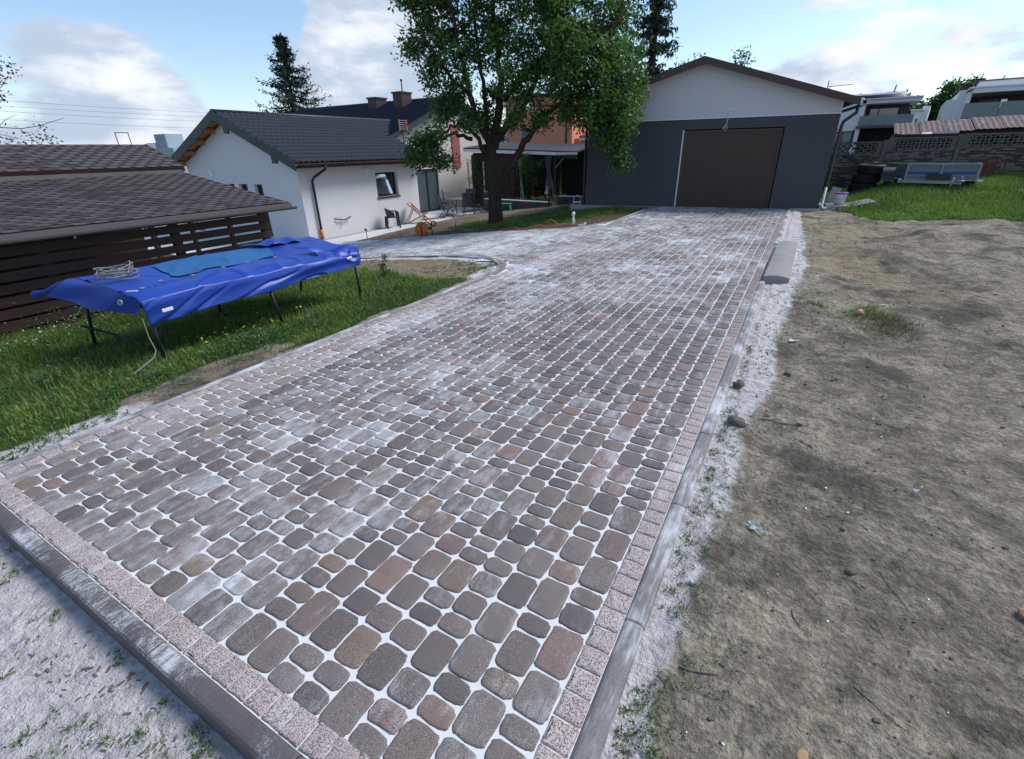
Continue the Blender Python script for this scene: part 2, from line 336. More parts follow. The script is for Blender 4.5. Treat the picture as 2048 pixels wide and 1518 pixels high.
# ------------------------------------------------------------------ helpers
def tagset(o, label=None, cat=None, group=None, kind=None):
    if label: o['label'] = label
    if cat: o['category'] = cat
    if group: o['group'] = group
    if kind: o['kind'] = kind
    return o
def thing(name, label, cat, loc=(0, 0, 0), rz=0.0, group=None):
    o = bpy.data.objects.new(name, None); COL.objects.link(o); o.empty_display_size = 0.2
    o.location = loc; o.rotation_euler = (0, 0, rz); o.rotation_mode = 'XYZ'
    return tagset(o, label, cat, group)
def link(name, me, mat=None, parent=None, smooth=False):
    if mat is not None:
        me.materials.clear(); me.materials.append(MATS[mat] if isinstance(mat, str) else mat)
    if smooth: me.shade_smooth()
    o = bpy.data.objects.new(name, me); COL.objects.link(o)
    if parent is not None: o.parent = parent
    return o
def np_mesh(name, V, F, attrs=None, fattrs=None):
    """V (n,3); F list of arrays (k,m) of same m, or list of lists"""
    me = bpy.data.meshes.new(name)
    V = np.asarray(V, np.float32)
    loops = []; starts = []; tot = 0
    for A in (F if isinstance(F, (list, tuple)) else [F]):
        A = np.asarray(A, np.int32)
        if A.size == 0: continue
        k, mm = A.shape; starts.append(tot+np.arange(k)*mm); loops.append(A.ravel()); tot += k*mm
    loops = np.concatenate(loops); starts = np.concatenate(starts)
    me.vertices.add(len(V)); me.vertices.foreach_set('co', V.ravel())
    me.loops.add(len(loops)); me.loops.foreach_set('vertex_index', loops)
    me.polygons.add(len(starts)); me.polygons.foreach_set('loop_start', starts.astype(np.int32))
    for k, v in (attrs or {}).items():
        a = me.attributes.new(k, 'FLOAT', 'POINT'); a.data.foreach_set('value', np.asarray(v, np.float32))
    for k, v in (fattrs or {}).items():
        a = me.attributes.new(k, 'FLOAT', 'FACE'); a.data.foreach_set('value', np.asarray(v, np.float32))
    me.update(calc_edges=True)
    return me
class MB:
    """collects simple solids, then builds ONE mesh object"""
    def __init__(s): s.v = []; s.f = []
    def poly(s, pts, faces):
        b = len(s.v); s.v += [tuple(p) for p in pts]; s.f += [tuple(b+i for i in f) for f in faces]; return s
    def box(s, c, d, rz=0.0, M=None):
        hx, hy, hz = d[0]/2, d[1]/2, d[2]/2; cr, sr = math.cos(rz), math.sin(rz)
        P = []
        for x, y, z in ((-hx, -hy, -hz), (hx, -hy, -hz), (hx, hy, -hz), (-hx, hy, -hz), (-hx, -hy, hz), (hx, -hy, hz), (hx, hy, hz), (-hx, hy, hz)):
            q = Vector((x*cr-y*sr, x*sr+y*cr, z))
            if M is not None: q = M @ q
            P.append((c[0]+q[0], c[1]+q[1], c[2]+q[2]))
        return s.poly(P, [(0, 3, 2, 1), (4, 5, 6, 7), (0, 1, 5, 4), (1, 2, 6, 5), (2, 3, 7, 6), (3, 0, 4, 7)])
    def bx(s, x0, x1, y0, y1, z0, z1): return s.box(((x0+x1)/2, (y0+y1)/2, (z0+z1)/2), (x1-x0, y1-y0, z1-z0))
    def bar(s, a, b, w, h, up=(0, 0, 1)):
        a, b = Vector(a), Vector(b); d = b-a; L = d.length; d.normalize(); up = Vector(up)
        x = d.cross(up)
        if x.length < 1e-4: x = d.cross(Vector((0, 1, 0)))
        x.normalize(); z = x.cross(d)
        P = []
        for t in (0, 1):
            o = a+d*L*t
            for i, j in ((-1, -1), (1, -1), (1, 1), (-1, 1)): P.append(o+x*(i*w/2)+z*(j*h/2))
        return s.poly(P, [(0, 1, 2, 3), (7, 6, 5, 4), (0, 4, 5, 1), (1, 5, 6, 2), (2, 6, 7, 3), (3, 7, 4, 0)])
    def tube(s, pts, r, n=8, cap=True):
        pts = [Vector(p) for p in pts]; rs = r if hasattr(r, '__len__') else [r]*len(pts)
        rings = []; prev = None; b0 = len(s.v)
        for i, p in enumerate(pts):
            d = (pts[min(i+1, len(pts)-1)]-pts[max(i-1, 0)])
            if d.length < 1e-9: d = Vector((0, 0, 1))
            d.normalize()
            if prev is None:
                x = d.cross(Vector((0, 0, 1)))
                if x.length < 0.05: x = d.cross(Vector((1, 0, 0)))
            else: x = prev-d*prev.dot(d)
            x.normalize(); prev = x; y = d.cross(x)
            for k in range(n):
                a = 2*math.pi*k/n; s.v.append(tuple(p+(x*math.cos(a)+y*math.sin(a))*rs[i]))
        for i in range(len(pts)-1):
            for k in range(n):
                s.f.append((b0+i*n+k, b0+i*n+(k+1) % n, b0+(i+1)*n+(k+1) % n, b0+(i+1)*n+k))
        if cap: s.f.append(tuple(b0+k for k in range(n))[::-1]); s.f.append(tuple(b0+(len(pts)-1)*n+k for k in range(n)))
        return s
    def lathe(s, prof, c=(0, 0, 0), n=20, M=None):
        b0 = len(s.v)
        for r, z in prof:
            for k in range(n):
                a = 2*math.pi*k/n; q = Vector((r*math.cos(a), r*math.sin(a), z))
                if M is not None: q = M @ q
                s.v.append((c[0]+q[0], c[1]+q[1], c[2]+q[2]))
        for i in range(len(prof)-1):
            for k in range(n):
                s.f.append((b0+i*n+k, b0+i*n+(k+1) % n, b0+(i+1)*n+(k+1) % n, b0+(i+1)*n+k))
        return s
    def grid(s, fn, nu, nv):
        b0 = len(s.v)
        for i in range(nu+1):
            for j in range(nv+1): s.v.append(tuple(fn(i/nu, j/nv)))
        for i in range(nu):
            for j in range(nv):
                a = b0+i*(nv+1)+j; s.f.append((a, a+nv+1, a+nv+2, a+1))
        return s
    def prism(s, poly, a, b):
        """poly: list of 3D points; extruded by vector b-a (a ignored when None)"""
        n = len(poly); d = Vector(b)
        P = [Vector(p) for p in poly]+[Vector(p)+d for p in poly]
        return s.poly(P, [tuple(range(n))[::-1], tuple(range(n, 2*n))]+[(i, (i+1) % n, n+(i+1) % n, n+i) for i in range(n)])
    def build(s, name, mat, parent=None, smooth=False, bevel=0.0):
        me = bpy.data.meshes.new(name); me.from_pydata(s.v, [], s.f)
        if bevel or smooth:
            bm = bmesh.new(); bm.from_mesh(me); bmesh.ops.recalc_face_normals(bm, faces=bm.faces)
            if bevel: bmesh.ops.bevel(bm, geom=list(bm.edges), offset=bevel, segments=1, affect='EDGES', profile=0.5)
            bm.to_mesh(me); bm.free()
        me.update(); return link(name, me, mat, parent, smooth)
def copy_tree(o, parent=None):
    c = o.copy(); COL.objects.link(c); c.parent = parent
    for ch in list(o.children): copy_tree(ch, c)
    return c

# numpy value noise
def _h(ix, iy, s):
    n = (ix*374761393+iy*668265263+s*1442695041) & 0xffffffff
    n = ((n ^ (n >> 13))*1274126177) & 0xffffffff
    return ((n ^ (n >> 16)) & 0xffff)/65535.0
def vnoise(x, y, s=0):
    x = np.asarray(x, float); y = np.asarray(y, float)
    ix = np.floor(x).astype(np.int64); iy = np.floor(y).astype(np.int64); fx = x-ix; fy = y-iy
    fx = fx*fx*(3-2*fx); fy = fy*fy*(3-2*fy)
    return (_h(ix, iy, s)*(1-fx)+_h(ix+1, iy, s)*fx)*(1-fy)+(_h(ix, iy+1, s)*(1-fx)+_h(ix+1, iy+1, s)*fx)*fy
def fbm(x, y, s=0, o=5, g=0.5):
    a = 1.0; t = 0; n = 0
    for k in range(o): t = t+a*vnoise(x*2**k+k*7.3, y*2**k-k*3.1, s+k); n += a; a *= g
    return t/n
def sst(a, b, x):
    t = np.clip((np.asarray(x, float)-a)/(b-a), 0, 1); return t*t*(3-2*t)
def pip(poly, x, y):
    x = np.asarray(x, float); y = np.asarray(y, float); r = np.zeros(x.shape, bool); n = len(poly)
    for i in range(n):
        x1, y1 = poly[i]; x2, y2 = poly[(i+1) % n]
        c = ((y1 > y) != (y2 > y)) & (x < (x2-x1)*(y-y1)/((y2-y1) if y2 != y1 else 1e-9)+x1); r ^= c
    return r

# ------------------------------------------------------------------ terrain
def T(x, y):
    """height of the land: level drive, falling to the left, rising behind on the right"""
    x = np.asarray(x, float); y = np.asarray(y, float)
    x0 = -3.9-1.1*sst(9, 16, y); d = np.maximum(0, x0-x)
    z = -.115*(d*d/(d+.25)); z = np.maximum(z, -1.08)
    z = z+.1*np.clip(y-15.6, 0, 12)*sst(.6, 2.5, x)
    return z
def Tz(x, y): return float(T(x, y))

XR, XL, YF = -0.37, -3.70, 0.47                    # inner edges of the paved field
GO = Vector((-3.37, 16.12, 0)); GA_ = math.atan2(0.11833735, 0.99297345)     # garage front line
def garage_y(x): return 16.12+(x+3.37)*math.tan(GA_)
ISL = [(-3.80, 5.2), (-3.80, 5.95), (-3.86, 6.30), (-4.03, 6.66), (-4.33, 7.00), (-4.78, 7.30), (-5.40, 7.55), (-6.15, 7.71), (-7.3, 7.82), (-9.0, 7.85), (-12.6, 7.85)]
FAR = [(-12.9, 11.28), (-8.6, 11.36), (-6.9, 11.30), (-5.2, 11.0), (-4.6, 11.15), (-4.2, 11.6), (-4.0, 12.4), (-3.93, 14.2), (-3.92, 16.02)]
DRIVE = [(-0.27, 0.37), (-0.27, 16.45)]+[(x, y) for x, y in reversed(FAR)]+[(x, y) for x, y in reversed(ISL)]+[(-3.80, 0.37)]
def off_poly(P, d):
    out = []
    for i, p in enumerate(P):
        a = Vector(P[max(i-1, 0)]); b = Vector(P[min(i+1, len(P)-1)]); t = (b-a).normalized(); out.append((p[0]+t.y*d, p[1]-t.x*d))
    return out
def edge_off(P, d): return off_poly(P, d)
FIELD = [(XR, YF), (XR, 16.45)]+edge_off(FAR, .07)[::-1]+edge_off(ISL, .10)[::-1][:]+[(XL, YF)]

SANDR = np.array([(.3, -.05), (.87, -.07), (1.33, -.09), (1.66, -.06), (2.48, -.06), (3.0, -.08), (3.48, .01), (4.0, .05), (5.25, .04), (6.4, .11), (8.4, .26), (11, .17), (15, .06), (17, .02)])
LAWN = [(-3.92, 1.1), (-3.92, 5.55), (-5.0, 5.75), (-5.9, 6.1), (-7.2, 6.5), (-9.5, 7.6), (-40, 7.6), (-40, -8), (-4.5, -8), (-4.1, .2)]
GTREE = [(-9.95, 12.9), (-8.2, 12.1), (-6.3, 11.85), (-5.3, 12.2), (-4.75, 13.0), (-4.4, 14.0), (-4.1, 14.9), (-4.3, 15.6), (-6.3, 15.5), (-6.9, 18.9), (-7.6, 18.9), (-7.9, 15.6), (-9.0, 14.7), (-9.8, 14.4)]
GRIGHT = [(0.5, 17.4), (1.2, 16.1), (1.74, 14.7), (2.4, 15.0), (3.1, 15.1), (4.4, 15.2), (9, 15.3), (60, 12), (60, 80), (0.5, 80)]
PATHP = [(-13.0, 11.5), (-13.0, 19.2), (-6.5, 19.2), (-6.9, 15.5), (-8.5, 14.6), (-9.4, 12.5), (-9.6, 11.5)]
SOILP = [(-9.8, 11.3), (-3.9, 11.3), (-3.9, 16.1), (-4.4, 15.9), (-4.6, 14.0), (-5.4, 12.2), (-6.4, 11.8), (-8.3, 12.1), (-9.6, 12.6)]
def masks(x, y):
    wx = x+(fbm(x*2.3, y*2.3, 3)-.5)*.55; wy = y+(fbm(x*2.3+9, y*2.3, 5)-.5)*.55
    lawn = pip(LAWN, x+(fbm(x*3, y*3, 3)-.5)*.22, wy)
    grass = lawn | pip(GTREE, wx, wy) | pip(GRIGHT, wx, wy) | ((y > 19.2) & (x < 0.3)) | ((x < -13) & (y < 11))
    g = grass.astype(float)
    # worn soil patch in the lawn beside the drive
    e = ((x+4.15)/.26)**2+((y-2.05)/.75)**2; g *= 1-.95*sst(1.5, .6, e+(fbm(x*5, y*5, 8)-.5)*1.2)
    e = ((x+4.0)/.12)**2+((y-1.1)/.7)**2; g *= 1-.9*sst(1.5, .6, e+(fbm(x*5, y*5, 8)-.5)*1.2)
    ex = np.interp(y, SANDR[:, 0], SANDR[:, 1])+(fbm(x*2, y*2.2, 21)-.5)*.14
    s = np.where((x > -.3), sst(.14, -.10, x-ex)*(.98+.35*fbm(x*6,y*6,23)), 0)*np.where(y < 17, 1, 0)
    s = np.maximum(s, ((x < -.15) & (y < .5))*(.55+.50*sst(.40, .62, fbm(x*1.3+2, y*1.3, 31)))*sst(-4.4, -3.4, x))
    s = np.maximum(s, ((x < -3.8) & (x > -4.6))*sst(-4.22, -4.02, x)*sst(1.55, 1.15, y)*sst(-.3, .1, y))
    dI = np.full(np.shape(x), 9.0)
    for i in range(1, len(ISL)-1):
        a, b = ISL[i], ISL[i+1]; dx, dy = b[0]-a[0], b[1]-a[1]; t = np.clip(((x-a[0])*dx+(y-a[1])*dy)/(dx*dx+dy*dy), 0, 1)
        dI = np.minimum(dI, np.hypot(x-a[0]-t*dx, y-a[1]-t*dy))
    isl = (x < -3.8) & (y < 7.9) & (y > 5.2)
    s = np.maximum(s, isl*sst(.42, .22, dI+(fbm(x*4, y*4, 41)-.5)*.25)*.95)
    st = isl*(~lawn)*1.0
    st = np.maximum(st, ((x > .1) & (y > 6.0) & (y < 13.5))*.9*sst(.46, .58, fbm(x*1.3, y*1.1, 51))*sst(2.2, .9, x))
    st = np.maximum(st, sst(1.5, .6, ((x+4.15)/.26)**2+((y-2.05)/.75)**2)*.4)
    so = np.maximum(pip(SOILP, x, y)*1.0, pip(PATHP, x, y)*.55)
    return s, g, so, st
def bumps(x, y):
    yard = sst(-.15, .15, x)*sst(18, 15, y)
    far = sst(2, 7, y)
    b = yard*((fbm(x*1.5, y*1.1, 61, 5, .55)-.5)*(.09+.20*far)+(fbm(x*7, y*7, 66, 3)-.5)*.03+(fbm(x*19, y*19, 67, 3)-.5)*.012*sst(3,1.5,x))
    b = b+yard*(.10*np.exp(-(((x-.86)/.26)**2+((y-5.95)/.38)**2))+.06*np.exp(-(((x-.35)/.16)**2+((y-6.0)/.2)**2))
                +.11*np.exp(-(((x-.42)/.22)**2+((y-11.2)/.35)**2))+.09*np.exp(-(((x-.95)/.55)**2+((y-9.6)/.5)**2))+.08*np.exp(-(((x-2.2)/.5)**2+((y-12.3)/.5)**2))
                +.07*np.exp(-(((x-1.6)/.3)**2+((y-7.2)/.3)**2)))
    b = b+yard*sst(1.5, 6, x)*.05
    left = sst(-3.9, -4.6, x)
    b = b+left*(fbm(x*1.2, y*1.2, 71, 4)-.5)*.07*sst(20, 12, y)
    front = sst(.40, .20, y)*(x < .2)
    b = b+front*(fbm(x*4, y*4, 75, 4)-.5)*.035
    return b
def ground_z(x, y):
    ins = pip(DRIVE, x, y)
    z = T(x, y)+bumps(x, y)-.012
    z = z-.075*sst(.42, .30, y)*(x < -.2)
    z = z-.016*((x > -.27) & (x < -.1))
    ter = pip([(-30, 10.6), (-12.95, 10.6), (-12.95, 24), (-30, 24)], x, y)
    z = np.where(ter, np.minimum(z, -1.12), z)
    return np.where(ins, T(x, y)-.05, z)
def gz(x, y): return float(ground_z(np.array([x]), np.array([y]))[0])

def spaced(segs):
    out = []
    for a, b, st in segs: out += list(np.arange(a, b, st))
    return np.array(out+[segs[-1][1]])
gx = spaced([(-400, -60, 20), (-60, -20, 2.5), (-20, -10, .35), (-10, -4.6, .10), (-4.6, -3.6, .045), (-3.6, -.34, .12), (-.34, .5, .022), (.5, 2.5, .045), (2.5, 6, .10), (6, 20, .5), (20, 60, 4), (60, 400, 20)])
gy = spaced([(-40, -4, 2), (-4, -.6, .2), (-.6, 3.2, .035), (3.2, 8.5, .06), (8.5, 17.5, .11), (17.5, 30, .4), (30, 80, 3), (80, 900, 25)])
GX, GY = np.meshgrid(gx, gy, indexing='ij')
s_, g_, so_, st_ = masks(GX, GY)
GZ = ground_z(GX, GY)
NV = np.stack([GX, GY, GZ], -1).reshape(-1, 3)
ni, nj = GX.shape
ii = np.arange(ni*nj).reshape(ni, nj)
Q = np.stack([ii[:-1, :-1], ii[1:, :-1], ii[1:, 1:], ii[:-1, 1:]], -1).reshape(-1, 4)
cxq = (GX[:-1, :-1]+GX[1:, 1:]).ravel()/2; cyq = (GY[:-1, :-1]+GY[1:, 1:]).ravel()/2
gq = ((g_[:-1, :-1]+g_[1:, 1:])/2).ravel() > .5
pathq = pip(PATHP, cxq, cyq) & ~gq
yardq = (cxq > -.25) & (cyq < 17.4) & ~gq
frontq = (cyq < .45) & (cxq <= -.25) & (cxq > -4.6) & ~gq
soilq = (pip(SOILP, cxq, cyq)) & ~gq & ~pathq
for nm, sel in (('lawn', gq), ('path', pathq), ('bare_dirt_yard', yardq), ('sandy_verge', frontq), ('soil_bed', soilq), ('ground', ~(gq | pathq | yardq | frontq | soilq))):
    q = Q[sel]; u, inv = np.unique(q.ravel(), return_inverse=True)
    me = np_mesh(nm, NV[u], [inv.reshape(-1, 4)], attrs=dict(sand=s_.ravel()[u], grass=g_.ravel()[u], soil=so_.ravel()[u], straw=st_.ravel()[u]))
    o = link(nm, me, 'ground', smooth=True); o['kind'] = 'structure'

# ------------------------------------------------------------------ driveway: sand bed with every stone on it
bx_ = spaced([(-12.8, -3.8, .25), (-3.8, -.27, .5)]); by_ = spaced([(.37, 7.8, .6), (7.8, 16.6, .12)])
BX, BY = np.meshgrid(bx_, by_, indexing='ij'); bi = np.arange(BX.size).reshape(BX.shape)
BQ = np.stack([bi[:-1, :-1], bi[1:, :-1], bi[1:, 1:], bi[:-1, 1:]], -1).reshape(-1, 4)
bcx = (BX[:-1, :-1]+BX[1:, 1:]).ravel()/2; bcy = (BY[:-1, :-1]+BY[1:, 1:]).ravel()/2
bsel = pip(DRIVE, bcx, bcy) & (bcy < garage_y(bcx)-.02)
drive = link('driveway', np_mesh('driveway', np.stack([BX, BY, T(BX, BY)-.0035], -1).reshape(-1, 3), [BQ[bsel]]), 'sand_white'); drive['kind'] = 'structure'

def stone_outline(L, Wd, rng, n=5, rad=.022, bulge=.004, jit=.0012):
    hx, hy = Wd/2, L/2; P = []
    r = min(rad*rng.uniform(.8, 1.15), hx*.8)
    for cx_, cy_, a0 in ((hx-r, hy-r, 0), (-hx+r, hy-r, 90), (-hx+r, -hy+r, 180), (hx-r, -hy+r, 270)):
        for k in range(n):
            a = math.radians(a0+90*k/(n-1)); x = cx_+r*math.cos(a); y = cy_+r*math.sin(a)
            P.append((x, y))
    if n == 5:   # extra points so that the long sides can be uneven
        R_ = []
        for i in range(len(P)):
            a, b = P[i], P[(i+1) % len(P)]; R_.append(a)
            if math.hypot(b[0]-a[0], b[1]-a[1]) > .03: R_.append(((a[0]+b[0])/2, (a[1]+b[1])/2))
        P = R_
    P = np.array(P); P[:, 0] += np.sign(P[:, 0])*bulge*(1-(P[:, 1]/hy)**2)*1.0; P[:, 1] += np.sign(P[:, 1])*bulge*(1-(P[:, 0]/hx)**2)
    return P+rng.normal(0, jit, P.shape)
def stone_geo(out, top=.0035, bev=.0045, deep=-.02):
    n = len(out); c = out.mean(0); ln = np.linalg.norm(out-c, axis=1, keepdims=True); inn = out-(out-c)/ln*bev
    inn2 = out-(out-c)/ln*bev*2.6
    V = np.concatenate([np.c_[inn2, np.full(n, top)], np.c_[inn, np.full(n, top-.0012)], np.c_[out, np.full(n, top-.005)], np.c_[out, np.full(n, deep)]])
    k = np.arange(n); k2 = (k+1) % n
    quads = np.concatenate([np.stack([k+n*a, k+n*(a+1), k2+n*(a+1), k2+n*a], -1) for a in range(3)])
    return V, quads, k[None, :]
stones = []   # cx, cy, W, L, speck, rot
pitch = (XR-XL)/25.0
ncol = int((XR+12.8)/pitch)
rng = np.random.default_rng(5)
for c in range(ncol):
    x1 = XR-pitch*c; cxx = x1-pitch/2; y = YF-rng.uniform(0, .02) if c < 25 else 5.9+rng.uniform(0, .05)
    ymax = garage_y(cxx)-.03 if cxx > -3.9 else 11.4
    while y < ymax:
        L = rng.choice([.088, .118, .165, .195], p=[.32, .28, .27, .13])*rng.uniform(.97, 1.03)
        if y+L > ymax: L = ymax-y
        if L > .05:
            cyy = y+L/2
            if pip(FIELD, np.array([cxx]), np.array([cyy]))[0] and (cxx > -3.7 or pip(FIELD, np.array([cxx]), np.array([cyy-L*.3]))[0]):
                left_sp = cxx < XL+3.2*pitch and .95+.22*vnoise(cyy*3, c) < cyy < 9 and cxx > -3.75
                stones.append((cxx, cyy, pitch-.0115, L-.0145, (rng.uniform(.35, .75) if left_sp else 0.0), rng.normal(0, .006)))
        y += L
stones = np.array(stones)
ns = len(stones)
tint = rng.uniform(0, 1, ns)
redzone = sst(.55, .7, vnoise(stones[:, 0]*.9, stones[:, 1]*.6, 91))
tint = np.where((rng.uniform(0, 1, ns) < .055+.09*redzone), rng.uniform(.82, .98, ns), tint*.78)
SX, SY = stones[:, 0], stones[:, 1]
dust = (vnoise(SX*1.1, SY*1.1, 95)-.5)*.20+rng.normal(0, .065, ns)+.13*sst(1.6, 4.0, SY)+.09*sst(4.5, 9.0, SY)+.07*sst(-1.2, -2.6, SX)-.02
dust += .06*sst(-3.8, -5, SX)
# apparent size in the picture decides which are separate parts
camp = np.array([0, 0, 1.65]); fwd = np.array([-.45324, .77875, -.43374]); rgt = np.array([.86873, .49492, -.0192]); upv = np.array([-.1997, .3855, .9008])
def in_view(x, y, z, mg=40):
    d = np.stack([x, y, z], -1)-camp; f = d@fwd; f = np.maximum(f, 1e-3)
    u = 1024+949*(d@rgt)/f; v = 759-949*(d@upv)/f
    return (u > -mg) & (u < 2048+mg) & (v > -mg) & (v < 1518+mg) & (f > .05), f
def pick(x, y, area, n):
    ok, f = in_view(x, y, T(x, y)); dist = np.sqrt(x*x+y*y+1.65**2)
    app = area*1.65/dist/(f*f)*np.where(ok, 1, 0); o = np.argsort(-app); m = np.zeros(len(x), bool); m[o[:n]] = True; return m & ok, ok
def emit_stones(S, tint, dust, speck, name, nbig, mk, restname, nrest=5):
    big, ok = pick(S[:, 0], S[:, 1], S[:, 2]*S[:, 3], nbig)
    cache = {}
    Vs, Qs, Ns = [], [], []; base = 0; fa = {'tint': [], 'dust': [], 'speck': []}
    for i in range(len(S)):
        cx_, cy_, w_, l_ = S[i, :4]; rot = S[i, 5]
        if big[i]:
            key = (round(w_, 2), round(l_/.01), rng.integers(0, 4))
            if key not in cache:
                V, q, top = stone_geo(mk(l_, w_, rng, 5)); me = np_mesh(name, V, [q, top]); me.materials.append(MATS['paver_single']); me.shade_smooth(); cache[key] = (me, w_, l_)
            me, w0, l0 = cache[key]
            o = bpy.data.objects.new(name, me); COL.objects.link(o); o.parent = drive
            o.location = (cx_, cy_, Tz(cx_, cy_)+rng.normal(0, .0009)); o.scale = (w_/w0, l_/l0, 1)
            o.rotation_euler = (rng.normal(0, .008), rng.normal(0, .008), rot)
            o['tint'] = float(tint[i]); o['dust'] = float(dust[i]); o['speck'] = float(speck[i])
        else:
            near = cy_ < 7
            V, q, top = stone_geo(mk(l_, w_, rng, 4 if near else 3))
            cr, sr = math.cos(rot), math.sin(rot); V2 = V.copy(); V2[:, 0] = V[:, 0]*cr-V[:, 1]*sr+cx_; V2[:, 1] = V[:, 0]*sr+V[:, 1]*cr+cy_
            V2[:, 2] += T(V2[:, 0], V2[:, 1])+rng.normal(0, .0008)
            Vs.append(V2); Qs.append(q+base); Ns.append((top+base, len(top[0]))); base += len(V2)
            for k_, v_ in (('tint', tint[i]), ('dust', dust[i]), ('speck', speck[i])): fa[k_].append((len(q), v_))
    if Vs:
        groups = {}
        for idx, (tp, n_) in enumerate(Ns): groups.setdefault(n_, []).append((idx, tp))
        F = [np.concatenate(Qs)]; ford = {k_: [np.repeat(v_, n_) for n_, v_ in fa[k_]] for k_ in fa}
        for n_, lst in groups.items():
            F.append(np.concatenate([tp for _, tp in lst]))
            for k_ in fa: ford[k_].append(np.array([fa[k_][idx][1] for idx, _ in lst]))
        me = np_mesh(restname, np.concatenate(Vs), F, fattrs={k_: np.concatenate(v_) for k_, v_ in ford.items()})
        o = link(restname, me, 'paver_joined', drive, smooth=True); o['kind'] = 'stuff'
emit_stones(stones, tint, dust, stones[:, 4], 'paver', 300, lambda l, w, r, n: stone_outline(l, w, r, n, .021, .0035, .0017), 'far_pavers')

# washed granite edging blocks along the borders
eb = []
def edge_run(a, b, wd, pit=.093):
    a, b = Vector(a), Vector(b); L = (b-a).length; n = max(1, round(L/pit)); d = (b-a)/n; ang = math.atan2(d.y, d.x)-math.pi/2
    for k in range(n):
        p = a+d*(k+.5); eb.append((p.x, p.y, wd, d.length-.0035, 1.0, ang))
edge_run((-.32, .475), (-.32, 16.42), .094)
edge_run((-.275, .42), (-3.79, .42), .092)
edge_run((-3.75, .475), (-3.75, 5.9), .090)
IN = edge_off(ISL, .05)
for i in range(1, len(IN)-1): edge_run(IN[i], IN[i+1], .090)
FN = edge_off(FAR, .04)
for i in range(0, len(FN)-1): edge_run(FN[i], FN[i+1], .075)
eb = np.array(eb)
et = rng.uniform(0, 1, len(eb)); ed = (vnoise(eb[:, 0]*1.7, eb[:, 1]*1.7, 99)-.5)*.45+rng.normal(0, .05, len(eb))-.08+.12*sst(3, 8, eb[:, 1])
esp = np.where(eb[:, 1] < .5, rng.uniform(.7, .95, len(eb)), rng.uniform(.75, .95, len(eb))-.55*sst(2.5, 6, eb[:, 1]))
et = np.where(eb[:, 1] > .5, np.clip(.80+rng.normal(0, .05, len(eb)), 0, .93), et*.6)
emit_stones(eb, et, ed, esp, 'edging_block', 250, lambda l, w, r, n: stone_outline(l, w, r, n, .006, 0, .0012), 'far_edging_blocks')

# ------------------------------------------------------------------ kerbs
kerb = bpy.data.objects.new('kerb', None); COL.objects.link(kerb); kerb['kind'] = 'structure'
def kerb_stone(a, b, w=.078, top=.012, deep=-.16, name='kerb_stone', par=kerb, r=.022):
    a, b = Vector((a[0], a[1], 0)), Vector((b[0], b[1], 0)); d = (b-a).normalized(); a = a+d*.002; b = b-d*.002; x = Vector((d.y, -d.x, 0))
    prof = [(-w/2, deep), (-w/2, top-r)]
    for k in range(1, 4): an = math.pi/2*k/3; prof.append((-w/2+r-r*math.cos(an), top-r+r*math.sin(an)))
    for k in range(0, 3): an = math.pi/2*k/3; prof.append((w/2-r+r*math.sin(an), top-r+r*math.cos(an)))
    prof += [(w/2, top-r), (w/2, deep)]
    n = len(prof); mb = MB(); L = (b-a).length; P = []
    za, zb = Tz(a.x, a.y), Tz(b.x, b.y)
    for t_, ins in ((0, .004), (.006/L, 0), (1-.006/L, 0), (1, .004)):
        o = a.lerp(b, t_); z0 = za+(zb-za)*t_
        for u_, v_ in prof: P.append(o+x*(u_*(1-ins*12))+Vector((0, 0, z0+v_-(ins if v_ > deep+.01 else 0))))
    mb.poly(P, [tuple(range(n))[::-1], tuple(range(3*n, 4*n))]+[(s_*n+i, s_*n+(i+1) % n, (s_+1)*n+(i+1) % n, (s_+1)*n+i) for s_ in range(3) for i in range(n)])
    return mb.build(name, 'kerb_dusty' if abs(a.y-b.y) < .05 and a.y < .5 else 'kerb_grey', par)
def kerb_run(a, b, off=0.0, st=.765, **kw):
    a, b = Vector(a), Vector(b); L = (b-a).length; d = (b-a)/L; pos = off-st if off > 0 else 0; cuts = [0]
    q = off if off > 0 else st
    while q < L-.05: cuts.append(q); q += st
    cuts.append(L)
    for i in range(len(cuts)-1): kerb_stone(tuple(a+d*cuts[i]), tuple(a+d*cuts[i+1]), **kw)
kerb_run((-.231, .33), (-.231, 7.15), .20)
kerb_run((-.231, 10.3), (-.231, 16.4))
kerb_run((-.192, .331), (-3.84, .331), .03, top=.016)
kerb_run((-3.832, .371), (-3.832, 5.95), .40, w=.056, r=.012, top=.010)
KO = edge_off(ISL, -.03)
for i in range(1, len(KO)-1):
    if i < 7: kerb_stone(KO[i], KO[i+1], w=.056, r=.012, top=.012)
    else: kerb_run(KO[i], KO[i+1], w=.056, r=.012, top=.012, st=.9)
KF = edge_off(FAR, -.02)
for i in range(len(KF)-1): kerb_stone(KF[i], KF[i+1], w=.03, r=.006, top=.004)

